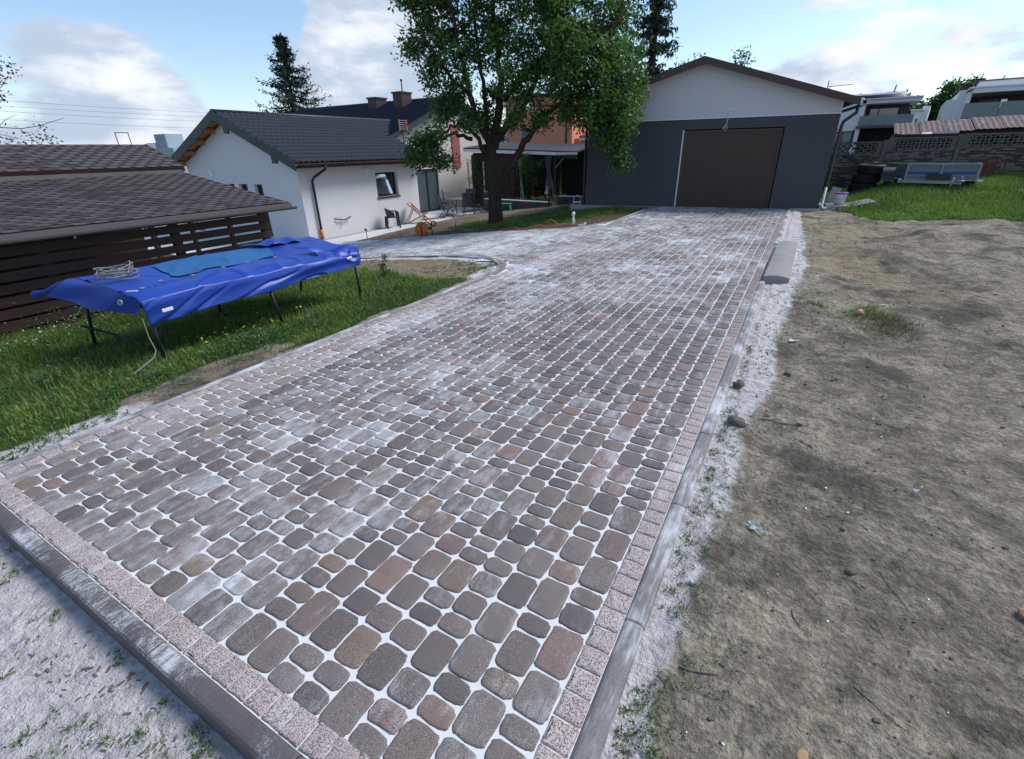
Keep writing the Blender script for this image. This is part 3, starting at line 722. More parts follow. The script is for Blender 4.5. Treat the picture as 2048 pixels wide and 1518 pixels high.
# ================================================================== GARAGE
gar = thing('garage', 'low gabled garage with dark grey wall, pale gable and brown door closing the drive', 'garage', GO, GA_)
AL, AR, DEP = -2.87, 3.86, 8.0; RA, RZ = .33, 3.72
def zr(a, top=RZ):
    return top-(RA-a)*.285 if a < RA else top-(a-RA)*.302
D0, D1, DH = 0.0, 2.59, 2.08
mb = MB()   # front wall, lower band around the door opening
mb.bx(AL, D0-.03, 0, .3, -.25, 2.38).bx(D1+.03, AR, 0, .3, -.25, 2.38).bx(D0-.03, D1+.03, 0, .3, DH+.03, 2.38)
mb.bx(AL, AL+.3, .3, DEP, -.3, 2.38).bx(AR-.3, AR, .3, DEP, -.2, 2.38).bx(AL+.3, AR-.3, DEP-.3, DEP, -.3, 2.38)
mb.build('wall', 'plaster_grey', gar)
mb = MB(); mb.prism([(AL, -.012, 2.395), (AR, -.012, 2.395), (AR, -.012, zr(AR)), (RA, -.012, zr(RA)), (AL, -.012, zr(AL))], None, (0, .31, 0))
mb.build('gable', 'plaster_band', gar); mb = MB(); mb.prism([(AL, DEP-.3, 2.395), (AR, DEP-.3, 2.395), (AR, DEP-.3, zr(AR)), (RA, DEP-.3, zr(RA)), (AL, DEP-.3, zr(AL))], None, (0, .3, 0))
mb.build('gable', 'plaster_band', gar)
MB().bx(AL-.004, AR+.004, -.03, .3, 2.372, 2.396).build('drip_strip', 'white_paint', gar)
for nm, a0, a1, z0, z1, s in (('roof', AL-.35, RA, zr(AL-.35), RZ, 0), ('roof', RA, AR+.30, RZ, zr(AR+.30), 1)):
    mb = MB(); mb.prism([(a0, -.38, z0+.03), (a1, -.38, z1+.03), (a1, -.38, z1+.10), (a0, -.38, z0+.10)], None, (0, DEP+.8, 0)); mb.build(nm, 'roof_brown', gar)
    mb = MB(); mb.prism([(a0-.01*(1-s), -.405, z0-.045), (a1, -.405, z1-.045), (a1, -.405, z1+.125), (a0-.01*(1-s), -.405, z0+.125)], None, (0, .024, 0)); mb.build('verge_board', 'metal_brown', gar)
    mb = MB(); mb.prism([(a0+.02, -.37, z0+.005), (a1-.02, -.37, z1+.005), (a1-.02, -.37, z1+.028), (a0+.02, -.37, z0+.028)], None, (0, .35, 0)); mb.build('soffit', 'white_paint' if 0 else 'metal_brown', gar)
def gutter(mb, p0, p1, r=.06):
    p0, p1 = Vector(p0), Vector(p1); d = (p1-p0).normalized(); x = d.cross(Vector((0, 0, 1)))
    prof = [x*math.cos(a)*r+Vector((0, 0, math.sin(a)*r)) for a in [math.pi*(1+k/6) for k in range(7)]]
    prof += [q*.88 for q in prof[::-1]]
    mb.prism([p0+q for q in prof], None, p1-p0)
zg = zr(AR+.30)-.02
mb = MB(); gutter(mb, (AR+.36, -.40, zg), (AR+.36, DEP+.3, zg)); mb.build('gutter', 'metal_brown', gar)
zl = zr(AL-.35)-.02
mb = MB(); gutter(mb, (AL-.41, -.40, zl), (AL-.41, DEP+.3, zl)); mb.build('gutter', 'metal_brown', gar)
MB().tube([(AR+.36, .12, zg-.05), (AR+.36, .12, zg-.16), (AR+.12, .12, zg-.36), (AR+.10, .12, zg-.45), (AR+.10, .12, .25), (AR+.10, .08, .14), (AR+.16, -.02, .10)], .042, 10).build('downpipe', 'metal_brown', gar, True)
MB().tube([(AL-.41, .10, zl-.05), (AL-.41, .10, zl-.14), (AL-.10, .10, zl-.34), (AL-.08, .10, zl-.45), (AL-.08, .10, .05), (AL-.08, .05, -.06), (AL-.14, -.05, -.10)], .042, 10).build('downpipe', 'metal_black', gar, True)
for z in (2.0, 1.1, .35): MB().box((AR+.05, .12, z), (.09, .05, .03)).build('pipe_bracket', 'metal_brown', gar)
# door: pressed steel leaf with vertical corrugation
dr = MB(); n = 26; pts = []
for k in range(n):
    a = D0+.05+(D1-.1)*k/n; w = (D1-.1)/n
    pts += [(a, .07), (a+w*.30, .07), (a+w*.42, .095), (a+w*.88, .095)]
pts.append((D1-.05, .07)); P = []
for a, b in pts: P += [(a, b, .02), (a, b, DH-.05)]
dr.poly(P, [(2*i, 2*i+2, 2*i+3, 2*i+1) for i in range(len(pts)-1)])
door = dr.build('door', 'door_brown', gar)
MB().bx(D0+.004, D0+.05, .05, .09, .01, DH).bx(D1-.05, D1-.004, .05, .09, .01, DH).bx(D0+.05, D1-.05, .05, .09, DH-.05, DH).bx(D0+.05, D1-.05, .055, .09, .004, .035).build('door_frame', 'door_brown', gar)
MB().bx(D0-.029, D0+.002, -.004, .06, 0, DH+.02).build('reveal_strip', 'white_paint', gar)
MB().bx(D0-.02, D1+.02, .12, .14, 0, DH).build('door_backing', 'interior_dark', gar)
h = MB(); h.box((1.27, .062, .60), (.10, .012, .035)); h.tube([(1.27, .06, .60), (1.27, .035, .60)], .012, 8); h.bar((1.24, .033, .60), (1.31, .033, .603), .012, .014); h.build('handle', 'metal_black', door)
MB().tube([(1.27, .052, .615), (1.27, .048, .615)], .008, 8).build('keyhole', 'galvanised', door)
MB().tube([(1.14, -.02, 2.58), (1.15, -.05, 2.45), (1.13, -.06, 2.25), (1.09, -.07, 2.16), (1.06, -.08, 2.08), (1.10, -.07, 2.05), (1.15, -.06, 2.10), (1.14, -.06, 2.20)], .007, 5).build('cable', 'white_plastic', gar, True)
MB().tube([(1.13, -.06, 2.22), (1.05, -.07, 2.14), (1.04, -.07, 2.09)], .006, 5).build('cable', 'white_plastic', gar, True)
MB().box((1.14, -.02, 2.585), (.05, .02, .05)).build('junction_box', 'white_plastic', gar)
# concrete strips at the foot of the garage
o = MB().bx(-6.6, -3.98, 15.35, 15.66, -.16, -.02)
def slab(name, pts, z0, z1, mat, par=None):
    mb = MB(); mb.prism([(x, y, z0) for x, y in pts], None, (0, 0, z1-z0)); return mb.build(name, mat, par)
def gp(a, b): v = Matrix.Rotation(GA_, 3, 'Z') @ Vector((a, b, 0)); return (GO.x+v.x, GO.y+v.y)
ap = slab('garage_apron', [gp(-3.3, -.32), gp(-.62, -.32), gp(-.62, -.005), gp(-3.3, -.005)], -.30, -.005, 'concrete_slab'); ap['kind'] = 'structure'
ap = slab('garage_apron', [gp(3.14, -.22), gp(3.90, -.22), gp(3.90, -.005), gp(3.14, -.005)], -.15, .02, 'concrete_slab'); ap['kind'] = 'structure'
stp = thing('paved_step', 'small raised patch of grey paving blocks under the brown downpipe at the garage corner', 'paving', (*gp(4.25, .35), 0), GA_)
for i in range(5):
    for j in range(6):
        MB().box((-.30+i*.15, -.30+j*.14, .05+random.uniform(-.004, .004)), (.143, .132, .12)).build('paver', 'concrete_slab', stp, bevel=.006)
MB().bx(-.40, .40, -.39, .50, -.12, -.012).build('bed', 'concrete_slab', stp)

# ================================================================== HOUSE
HX, HY0, HY1, HZ, EZ = -14.6, 11.3, 17.3, -1.15, 1.36
RX, RRZ = -17.8, 3.0
SL = (RRZ-1.43)/(RX+14.1) * -1
house = thing('house', 'low white plastered house with dark tiled cross-gable roof beside the terrace', 'house', (HX, HY0, HZ))
def L(p): return (p[0]-HX, p[1]-HY0, p[2]-HZ)
class HB(MB):
    def build(s, name, mat, parent=house, *a, **k):
        o = parent; off = Vector((0, 0, 0))
        while o is not None: off += Vector(o.location); o = o.parent
        s.v = [(x-off.x, y-off.y, z-off.z) for x, y, z in s.v]
        return MB.build(s, name, mat, parent, *a, **k)
def wall_open(mb, axis, c, t, u0, u1, z0, z1, holes):
    """wall slab with rectangular openings; axis 'x': plane X=c, thickness t behind it; u runs along the wall"""
    us = sorted({u0, u1}|{h[0] for h in holes}|{h[1] for h in holes}); zs = sorted({z0, z1}|{h[2] for h in holes}|{h[3] for h in holes})
    for i in range(len(us)-1):
        for j in range(len(zs)-1):
            um, zm = (us[i]+us[i+1])/2, (zs[j]+zs[j+1])/2
            if any(h[0] < um < h[1] and h[2] < zm < h[3] for h in holes): continue
            if axis == 'x': mb.bx(min(c, c+t), max(c, c+t), us[i], us[i+1], zs[j], zs[j+1])
            else: mb.bx(us[i], us[i+1], min(c, c+t), max(c, c+t), zs[j], zs[j+1])
LX = -21.0
mb = HB(); WIN = (14.83, 16.06, .10, .99)
wall_open(mb, 'x', HX, -.35, HY0+.35, HY1, HZ, EZ+.05, [WIN])
mb.build('wall', 'plaster_white')
mb = HB(); holes = [(-18.62, -18.22, -.30, .76), (-17.95, -17.45, -.30, .76), (-17.05, -16.60, HZ+.12, .76)]
wall_open(mb, 'y', HY0, .35, LX, HX, HZ, EZ-.02, holes)
mb.prism([(LX, HY0, EZ-.02), (HX, HY0, EZ-.02), (HX, HY0, EZ+.10), (RX, HY0, RRZ-.16), (LX, HY0, EZ+.10)], None, (0, .35, 0))
mb.build('gable_wall', 'plaster_white')
mb = HB(); mb.bx(-16.39, HX-.351, HY1-.35, HY1-.002, HZ, EZ); mb.bx(LX, LX+.35, HY0+.35, 22, HZ, EZ); mb.build('wall', 'plaster_white')
for h in holes:
    f = HB(); f.bx(h[0], h[1], HY0+.16, HY0+.22, h[2], h[3]); w = f.build('window', 'glass_dark')
    g = HB(); e = .05
    g.bx(h[0], h[0]+e, HY0+.12, HY0+.20, h[2], h[3]).bx(h[1]-e, h[1], HY0+.12, HY0+.20, h[2], h[3]).bx(h[0]+e, h[1]-e, HY0+.12, HY0+.20, h[3]-e, h[3]).bx(h[0]+e, h[1]-e, HY0+.12, HY0+.20, h[2], h[2]+e)
    g.build('frame', 'metal_anthracite', w)
# window on the long wall, sash tilted inwards, glass mirrors the sky
y0, y1, z0, z1 = WIN; e = .06
w = HB().bx(HX-.20, HX-.14, y0, y0+e, z0, z1).bx(HX-.20, HX-.14, y1-e, y1, z0, z1).bx(HX-.20, HX-.14, y0+e, y1-e, z1-e, z1).bx(HX-.20, HX-.14, y0+e, y1-e, z0, z0+e).build('window', 'metal_anthracite')
HB().prism([(HX-.05, y0+e+.02, z0+e+.02), (HX-.05, y1-e-.24, z0+e+.02), (HX-.17, y1-e-.42, z1-e-.02), (HX-.17, y0+e+.02, z1-e-.02)], None, (-.01, 0, 0)).build('pane', 'glass_mirror', w)
HB().bx(HX-.20, HX-.18, y0+e, y1-e, z0+e, z1-e).build('pane', 'glass_dark', w)
HB().bar((HX-.15, y1-e-.26, z0+e), (HX-.15, y1-e-.40, z1-e), .03, .05).build('sash', 'metal_anthracite', w)
HB().bx(HX-.16, HX+.045, y0-.04, y1+.04, z0-.055, z0-.003).build('sill', 'metal_anthracite', w)
for yy, zz in ((14.36, 1.07),): HB().bx(HX, HX+.05, yy-.10, yy+.10, zz-.10, zz+.10).bx(HX+.05, HX+.06, yy-.08, yy+.08, zz-.02, zz+.0).build('vent', 'white_plastic')
HB().bx(-19.55, -19.35, HY0-.05, HY0, .98, 1.20).build('vent', 'white_plastic')
HB().tube([(HX, 12.50, -.45), (HX+.05, 12.52, -.45), (HX+.08, 12.7, -.50), (HX+.07, 12.95, -.52), (HX+.09, 13.20, -.44)], .022, 6).build('conduit', 'plastic_grey_dark', house, True)
HB().tube([(HX+.05, 12.72, -.42), (HX+.05, 12.72, -.75), (HX+.05, 12.66, -.80)], .006, 5).build('cable', 'plastic_grey_dark', house, True)

def tile_roof(name, O, U, V, LU, LV, mat, parent, clip=None, wu=.215, step=.29):
    """pressed metal tile sheet: waves along U, steps up the slope V"""
    O, U, V = Vector(O), Vector(U).normalized(), Vector(V).normalized(); N = U.cross(V); N = N if N.z > 0 else -N
    nu = int(LU/wu*6); us = np.linspace(0, LU, nu+1); vs = [0.0]; hs = [0.0]
    k = 0
    while (k+1)*step < LV: vs += [k*step-(.028 if k else 0), (k+1)*step]; hs += [.060, .002]; k += 1
    vs += [k*step-.028, LV]; hs += [.060, .012]
    vs, hs = np.array(vs), np.array(hs); UU, VV = np.meshgrid(us, vs, indexing='ij'); HH = np.broadcast_to(hs, UU.shape)
    ph = UU/wu*2*math.pi; W_ = .034*np.power((1+np.cos(ph))/2, .7)
    sl = .03*np.cos(ph)
    P = np.array(O)[None, None]+UU[..., None]*np.array(U)+(VV+np.where(VV > 0, sl, 0))[..., None]*np.array(V)+(HH+W_+.01)[..., None]*np.array(N)
    idx = np.arange(UU.size).reshape(UU.shape); F = np.stack([idx[:-1, :-1], idx[1:, :-1], idx[1:, 1:], idx[:-1, 1:]], -1).reshape(-1, 4)
    P = P.reshape(-1, 3)
    if clip is not None:
        c = P[F].mean(1); F = F[clip(c)]
        u_, inv = np.unique(F.ravel(), return_inverse=True); P = P[u_]; F = inv.reshape(-1, 4)
    off = Vector(parent.location) if parent else Vector((0, 0, 0))
    return link(name, np_mesh(name, P-np.array(off), [F]), mat, parent)
EX, WX, YV = -14.08, -21.52, 10.88
VE = Vector((RX-EX, 0, RRZ-1.43)); VW = Vector((RX-WX, 0, RRZ-1.43))
# cross wing: gable faces the terrace, its slope rises away from the camera
GXb, EY, EZb, RY, RZb = -16.05, 17.45, 2.28, 22.7, 4.12
SB = (RZb-EZb)/(RY-EY)
def back_h(x, y): return EZb+(y-EY)*SB
tile_roof('roof', (EX, YV, 1.43), (0, 1, 0), VE, 17.62-YV, VE.length, 'roof_tile_metal', house, clip=lambda c: ~((c[:, 0] < GXb) & (c[:, 2] < EZb+(c[:, 1]-EY)*SB) & (c[:, 1] > EY)))
tile_roof('roof', (RX, YV, RRZ), (0, 1, 0), VE, 19.8-YV, .01, 'roof_tile_metal', house) if 0 else None
tile_roof('roof', (GXb-.0, YV+6.0, 1.43+(RRZ-1.43)*(GXb-EX)/(RX-EX)), (0, 1, 0), VE, 3.2, VE.length*(RX-GXb)/(RX-EX), 'roof_tile_metal', house, clip=lambda c: (c[:, 1] > 17.62) & (c[:, 2] > EZb+(c[:, 1]-EY)*SB-.02))
tile_roof('roof', (WX, YV, 1.43), (0, 1, 0), VW, 9.0, VW.length, 'roof_tile_metal', house)
tile_roof('roof', (-28.0, EY, EZb), (1, 0, 0), (0, 1, SB), 28.0+GXb, math.hypot(RY-EY, RZb-EZb), 'roof_tile_metal', house, clip=lambda c: ~((c[:, 2] < RRZ-abs(c[:, 0]-RX)*.425-.02)))
HB().prism([(-28, RY, RZb-.02), (GXb, RY, RZb-.02), (GXb, RY+5.2, RZb-1.9), (-28, RY+5.2, RZb-1.9)], None, (0, 0, .06)).build('roof', 'roof_tile_metal')
HB().tube([(RX, YV, RRZ+.05), (RX, 19.5, RRZ+.05)], .07, 8).tube([(-28, RY, RZb+.05), (GXb, RY, RZb+.05)], .07, 8).build('ridge_cap', 'verge_metal', house, True)
def verge(pts, w, name='verge_board', mat='verge_metal', d=.24, dy=.03, ax='y'):
    mb = HB()
    for i in range(len(pts)-1):
        (xa, za), (xb, zb) = pts[i], pts[i+1]
        if ax == 'y': mb.prism([(xa, w, za-d), (xb, w, zb-d), (xb, w, zb+.06), (xa, w, za+.06)], None, (0, dy, 0))
        else: mb.prism([(w, xa, za-d), (w, xb, zb-d), (w, xb, zb+.06), (w, xa, za+.06)], None, (dy, 0, 0))
    return mb.build(name, mat)
verge([(EX+.02, 1.44), (RX, RRZ+.02)], YV-.03); verge([(RX, RRZ+.02), (WX-.02, 1.44)], YV-.03)
for xa, xb in ((-17.35, -17.1), (-15.15, -14.9)):   # purlin ends boxed under the verge
    zz = 1.43+(RRZ-1.43)*(EX-(xa+xb)/2)/(EX-RX); HB().bx(xa, xb, YV-.032, YV+.02, zz-.40, zz-.10).build('purlin_cap', 'verge_metal')
verge([(EY-.02, EZb+.0), (RY, RZb+.0)], GXb-.01, ax='x', dy=.03, d=.16)
verge([(RY, RZb), (RY+5.2, RZb-1.9)], GXb-.01, ax='x', dy=.03, d=.16)
verge([(EX, 1.45), (GXb, 1.43+(RRZ-1.43)*(GXb-EX)/(RX-EX))], 17.6, d=.14)
# roof undersides
HB().prism([(EX, YV, 1.36), (RX, YV, RRZ-.07), (RX, YV, RRZ-.03), (EX, YV, 1.40)], None, (0, 6.7, 0)).build('soffit', 'wood_orange')
HB().prism([(WX, YV, 1.36), (RX, YV, RRZ-.07), (RX, YV, RRZ-.03), (WX, YV, 1.40)], None, (0, 8.9, 0)).build('soffit', 'wood_orange')
for fx in (.12, .34, .56, .78, .95):
    xx = WX+(RX-WX)*fx; zz = 1.36+(RRZ-1.43)*fx; HB().bx(xx-.07, xx+.07, YV+.02, HY0+.01, zz-.17, zz-.01).build('rafter_end', 'wood_orange')
mb = HB(); gutter(mb, (EX+.03, YV, 1.40), (EX+.03, 17.6, 1.40), .055); mb.build('gutter', 'metal_black')
HB().bx(EX-.03, EX-.005, YV, 17.6, 1.28, 1.42).build('eaves_board', 'metal_anthracite')
HB().tube([(EX+.03, 12.02, 1.34), (EX+.03, 12.02, 1.24), (HX+.12, 11.85, .98), (HX+.07, 11.78, .85), (HX+.07, 11.78, -.72)], .042, 10).build('downpipe', 'metal_black', house, True)
HB().tube([(HX+.07, 11.78, -.72), (HX+.07, 11.78, -1.08)], .055, 10).build('drain_boot', 'orange_plastic', house, True)
# cross wing walls with glazed sliding door
mb = HB(); SD = (19.42, 21.12, HZ+.08, .93)
wall_open(mb, 'x', -16.4, -.35, 17.3, 28, HZ, EZb-.25, [SD])
mb.prism([(-16.4, 17.5, EZb-.25), (-16.4, 28, EZb-.25), (-16.4, 27.9, RZb-1.9-.03), (-16.4, RY, RZb-.14), (-16.4, 17.5, EZb-.10)], None, (-.35, 0, 0))
mb.build('wall', 'plaster_beige')
HB().bx(-16.398, -16.36, 22.42, 23.12, .9, 2.95).build('brick_panel', 'brick_red')
sdr = HB().bx(-16.52, -16.46, SD[0], SD[1], SD[3]-.07, SD[3]).bx(-16.52, -16.46, SD[0], SD[1], SD[2], SD[2]+.06).bx(-16.52, -16.46, SD[0], SD[0]+.07, SD[2]+.06, SD[3]-.07).bx(-16.52, -16.46, SD[1]-.07, SD[1], SD[2]+.06, SD[3]-.07).bx(-16.52, -16.46, 20.2, 20.32, SD[2]+.06, SD[3]-.07).build('sliding_door', 'metal_anthracite')
for a, b in ((SD[0]+.07, 20.2), (20.32, SD[1]-.07)):
    mbp = HB(); nn_ = 14
    P = []
    for k in range(nn_*2+1):
        yy = a+(b-a)*k/(nn_*2); xx = -16.50+(.018 if k % 2 else -.012); P += [(xx, yy, SD[2]+.06), (xx, yy, SD[3]-.07)]
    mbp.poly(P, [(2*i, 2*i+2, 2*i+3, 2*i+1) for i in range(nn_*2)]); mbp.build('curtain', 'curtain_green', sdr)
for (xc, yc, hh, ww) in ((-18.95, 21.9, 4.42, .75), (-20.9, 22.1, 4.30, .8)):
    c = HB().bx(xc-.30, xc+.30, yc-ww/2, yc+ww/2, 3.5, hh).bx(xc-.35, xc+.35, yc-ww/2-.05, yc+ww/2+.05, hh, hh+.07).build('chimney', 'brick_red' if 0 else 'roof_brown')
    HB().bx(xc-.40, xc+.40, yc-ww/2-.1, yc+ww/2+.1, 3.45, 3.72).build('flashing', 'verge_metal', c)
HB().tube([(-18.95, 21.95, 4.49), (-18.95, 21.95, 4.98)], .03, 8).tube([(-18.95, 21.95, 4.98), (-18.95, 21.95, 5.06)], .06, 8).build('flue', 'metal_black', house, True)

# terrace
ter = slab('terrace', [(-12.98, 10.6), (-12.98, 22.6), (-16.39, 22.6), (-16.39, 17.31), (-14.598, 17.31), (-14.598, 10.6)], -1.30, -1.062, 'concrete_slab'); ter['kind'] = 'structure'
for i in range(20):
    for j in range(2):
        y = 10.62+i*.6; x = -13.78+j*.79-.01
        MB().box((x-.01, y+.295, -1.055+random.uniform(-.001, .001)), (.782, .592, .022)).build('paving_slab', 'terrace_tile', ter)
for i in range(8):
    for j in range(2): MB().box((-14.99-j*.79+.0, 17.93+i*.6, -1.055), (.782, .592, .022)).build('paving_slab', 'terrace_tile', ter)
MB().bx(-12.975, -12.93, 10.6, 22.6, -1.28, -1.05).build('edging', 'concrete_kerb', ter)

sp0 = slab('side_path', [(-21.5, 7.8), (-13.3, 7.8), (-13.3, 11.295), (-21.5, 11.295)], -1.25, -1.055, 'terrace_tile'); sp0['kind'] = 'structure'
# ================================================================== ORANGE BUILDING behind
ob = thing('apartment_house', 'terracotta orange house with brown downpipe and white window far behind the pergola', 'house', (-15.5, 36, -1.2))
class OB(HB):
    def build(s, name, mat, parent=ob, *a, **k): return HB.build(s, name, mat, parent, *a, **k)
mb = OB(); mb.bx(-21.0, -15.45, 36, 46, -.1, 5.2); mb.build('wall', 'plaster_orange')
mb = OB(); wall_open(mb, 'y', 36.6, .3, -15.45, -9, -.1, 2.4, [(-14.85, -14.3, .85, 1.95)]); mb.bx(-15.449, -9, 36.95, 46, -.1, 2.4); mb.build('annex_wall', 'plaster_orange')
w = OB().bx(-14.85, -14.3, 36.75, 36.8, .85, 1.95).build('window', 'glass_dark')
OB().bx(-14.85, -14.78, 36.68, 36.74, .85, 1.95).bx(-14.37, -14.3, 36.68, 36.74, .85, 1.95).bx(-14.62, -14.55, 36.68, 36.74, .85, 1.95).bx(-14.78, -14.37, 36.68, 36.74, 1.88, 1.95).bx(-14.78, -14.37, 36.68, 36.74, .85, .93).build('frame', 'white_paint', w)
OB().bx(-14.95, -14.2, 36.45, 36.7, .72, .80).build('sill', 'white_paint', w)
OB().bx(-15.0, -9, 36.30, 36.6, 2.25, 2.42).build('cornice', 'white_plastic')
for k in range(10): OB().tube([(-14.95+k*.22, 36.35, 2.45), (-14.95+k*.22, 38.5, 3.0)], .10, 8).build('roof_tile', 'brick_red', ob, True)
OB().tube([(-15.9, 35.93, 5.1), (-15.9, 35.93, -.05)], .06, 8).build('downpipe', 'metal_brown', ob, True)
OB().bx(-30, -21.01, 36.2, 46, -.1, 3.3).build('annex_wall', 'plaster_white')
OB().bx(-21.3, -15.2, 35.7, 46.3, 5.2, 5.35).build('roof', 'roof_brown')
for z in (1.9, 4.4): OB().bx(-19.6, -18.9, 35.97, 35.998, z, z+1.3).build('window', 'glass_mirror')
OB().bx(-24, -9, 35.85, 36.02, -1.2, -.1).build('plinth', 'stone_dark')

# ================================================================== PERGOLA
pg = thing('pergola', 'terrace pergola with dark flat roof, brown slatted wall and gathered curtains behind the tree', 'pergola', (-12.5, 22, -.95))
class PB(HB):
    def build(s, name, mat, parent=pg, *a, **k): return HB.build(s, name, mat, parent, *a, **k)
PB().prism([(-15.3, 21.9, 1.78), (-10.2, 21.9, 1.56), (-9.45, 22.6, 1.52), (-9.5, 25.2, 1.80), (-15.3, 25.2, 2.05)], None, (0, 0, .07)).build('roof', 'roof_brown')
PB().prism([(-15.3, 21.86, 1.66), (-10.2, 21.86, 1.44), (-10.2, 21.86, 1.57), (-15.3, 21.86, 1.79)], None, (0, .035, 0)).build('fascia', 'white_paint')
PB().prism([(-10.2, 21.86, 1.44), (-9.4, 22.62, 1.44), (-9.4, 22.62, 1.55), (-10.2, 21.86, 1.57)], None, (-.03, .03, 0)).build('fascia', 'white_paint')
PB().bx(-10.5, -9.35, 22.35, 22.42, 1.28, 1.40).build('beam', 'wood_post')
PB().bar((-10.45, 22.38, .85), (-10.0, 22.38, 1.30), .06, .06).build('brace', 'wood_orange')
for x in (-15.1, -13.9, -12.5, -11.6, -10.45): PB().bx(x-.05, x+.05, 22.33, 22.43, -.95, 1.5).build('post', 'wood_post')
for x in (-15.2, -14.22): PB().bx(x-.035, x+.035, 22.02, 22.1, -.6, 1.2).build('post', 'white_paint')
PB().bx(-15.0, -12.55, 22.29, 22.31, -.85, 1.6).build('dark_gap_board', 'wood_dark')  # dark board added so no bright gaps show between the slats
for x0, x1 in ((-15.0, -12.55),):
    for k in range(20): PB().box(((x0+x1)/2, 22.25, -.75+k*.118), (x1-x0, .03, .085)).build('slat', 'wood_dark')
PB().bx(-15.2, -9.4, 25.1, 25.2, -.95, 1.7).build('back_panel', 'interior_dark')
def drape(x0, xt, z0, z1, y, name='curtain', mat='curtain'):
    mb = PB(); n = 16; m_ = 8
    def fn(u, v):
        w = 1-.55*math.sin(math.pi*min(1, v*1.05))**1.2; xc = (x0+xt)/2+.12*v
        return (xc+(u-.5)*abs(xt-x0)*w, y+.03*math.sin(u*n*3.1), z0+(z1-z0)*(1-v))
    mb.grid(fn, 48, m_); return mb.build(name, mat)
drape(-10.95, -10.5, .1, 1.4, 22.2); drape(-12.35, -12.1, -.5, 1.3, 22.2, mat='white_paint')

# ================================================================== RIGHT: concrete fence, neighbours
YW = 22.0
cf = thing('concrete_fence', 'stepped precast concrete fence with stone-pattern boards and lattice top behind the trailer', 'fence', (2.15, YW, .4))
class FB(HB):
    def build(s, name, mat, parent=cf, *a, **k): return HB.build(s, name, mat, parent, *a, **k)
posts = [(-1.8, 1.60), (.18, 1.64), (2.13, 1.74), (4.08, 1.84), (6.05, 1.90), (8.0, 2.0), (9.95, 2.06)]
for x, zt in posts: FB().bx(x-.065, x+.065, YW-.09, YW+.07, -.2, zt).build('post', 'concrete_fence', bevel=.01)
for i in range(len(posts)-1):
    xa, xb = posts[i][0]+.07, posts[i+1][0]-.07; zt = posts[i+1][1]-.03; zb = zt-.42
    # stone pattern boards, each with uneven raised courses
    z = zb
    for b in range(4):
        z1_ = z-.004; z0_ = z-.32; mb = FB(); mb.bx(xa, xb, YW-.01, YW+.03, z0_, z1_)
        bd = mb.build('panel_board', 'concrete_fence')
        sb = FB(); sb2 = FB(); zz = z0_+.004
        while zz < z1_-.02:
            hgt = random.uniform(.035, .06); x = xa+.01
            while x < xb-.06:
                l = random.uniform(.10, .34); l = min(l, xb-.01-x)
                (sb if random.random() < .5 else sb2).box((x+l/2, YW-.018-random.uniform(0, .022), zz+hgt/2), (l-.014, .05, hgt-.012)); x += l  # random dark and light stones: relief shading put into the colour
            zz += hgt
        s_o = sb.build('stone_relief', 'fence_stone_shaded', bd); s_o['kind'] = 'stuff'; s_o = sb2.build('stone_relief', 'fence_stone_lit', bd); s_o['kind'] = 'stuff'
        z -= .324
    lf = FB().bx(xa, xb, YW-.05, YW+.03, zt-.05, zt).bx(xa, xb, YW-.05, YW+.03, zb, zb+.05).bx(xa, xa+.14, YW-.045, YW+.025, zb+.05, zt-.05).bx(xb-.14, xb, YW-.045, YW+.025, zb+.05, zt-.05).build('lattice_frame', 'concrete_fence')
    n_ = 7; wq = (xb-xa-.28)/n_*2
    for k in range(-1, n_):
        for s_ in (1, -1):
            x0_ = xa+.14+k*wq/2+(0 if s_ > 0 else wq); x1_ = x0_+s_*wq; za, zb2 = zb+.05, zt-.05
            # clip to the frame
            t0, t1 = 0.0, 1.0; lo, hi = xa+.14, xb-.14
            for lim, sgn in ((lo, 1), (hi, -1)):
                for _ in range(1):
                    da = (x0_-lim)*sgn; db = (x1_-lim)*sgn
                    if da < 0 and db < 0: t0, t1 = 1, 0
                    elif da < 0: t0 = max(t0, -da/(db-da))
                    elif db < 0: t1 = min(t1, da/(da-db))
            if t1-t0 > .05:
                pa = (x0_+(x1_-x0_)*t0, YW-.01, za+(zb2-za)*t0); pb = (x0_+(x1_-x0_)*t1, YW-.01, za+(zb2-za)*t1)
                FB().bar(pa, pb, .045, .032, (0, 1, 0)).build('lattice_bar', 'concrete_fence', lf)

rs = thing('rusty_shed', 'long low shed with rusty patched corrugated roof behind the concrete fence', 'shed', (5, 24.6, .6))
class RB(HB):
    def build(s, name, mat, parent=rs, *a, **k): return HB.build(s, name, mat, parent, *a, **k)
for k in range(9):
    xa, xb = 2.5+k*.75, 2.5+(k+1)*.75+.03; nc = 10; P = []
    za, zb = 1.93+.018*(xa-2.5)*2, 2.20+.02*(xa-2.5)*2
    for i in range(nc+1):
        x = xa+(xb-xa)*i/nc; h_ = .018*(i % 2)+.01*(k % 2)
        P += [(x, 23.95, za+h_), (x+.02, 25.3, zb+h_+.12)]
    RB().poly(P, [(2*i, 2*i+2, 2*i+3, 2*i+1) for i in range(nc)]).build('roof_sheet', 'rust_sheet')
RB().bx(2.55, 9.2, 24.3, 25.2, .5, 1.92).build('wall', 'interior_dark')
RB().bx(2.5, 9.2, 24.05, 24.12, 1.84, 1.92).build('eaves_beam', 'wood_dark')
for x in (2.6, 4.4, 5.55, 6.0, 7.4, 9.0): RB().bx(x-.04, x+.04, 24.05, 24.13, .5, 1.84).build('post', 'branch_grey')

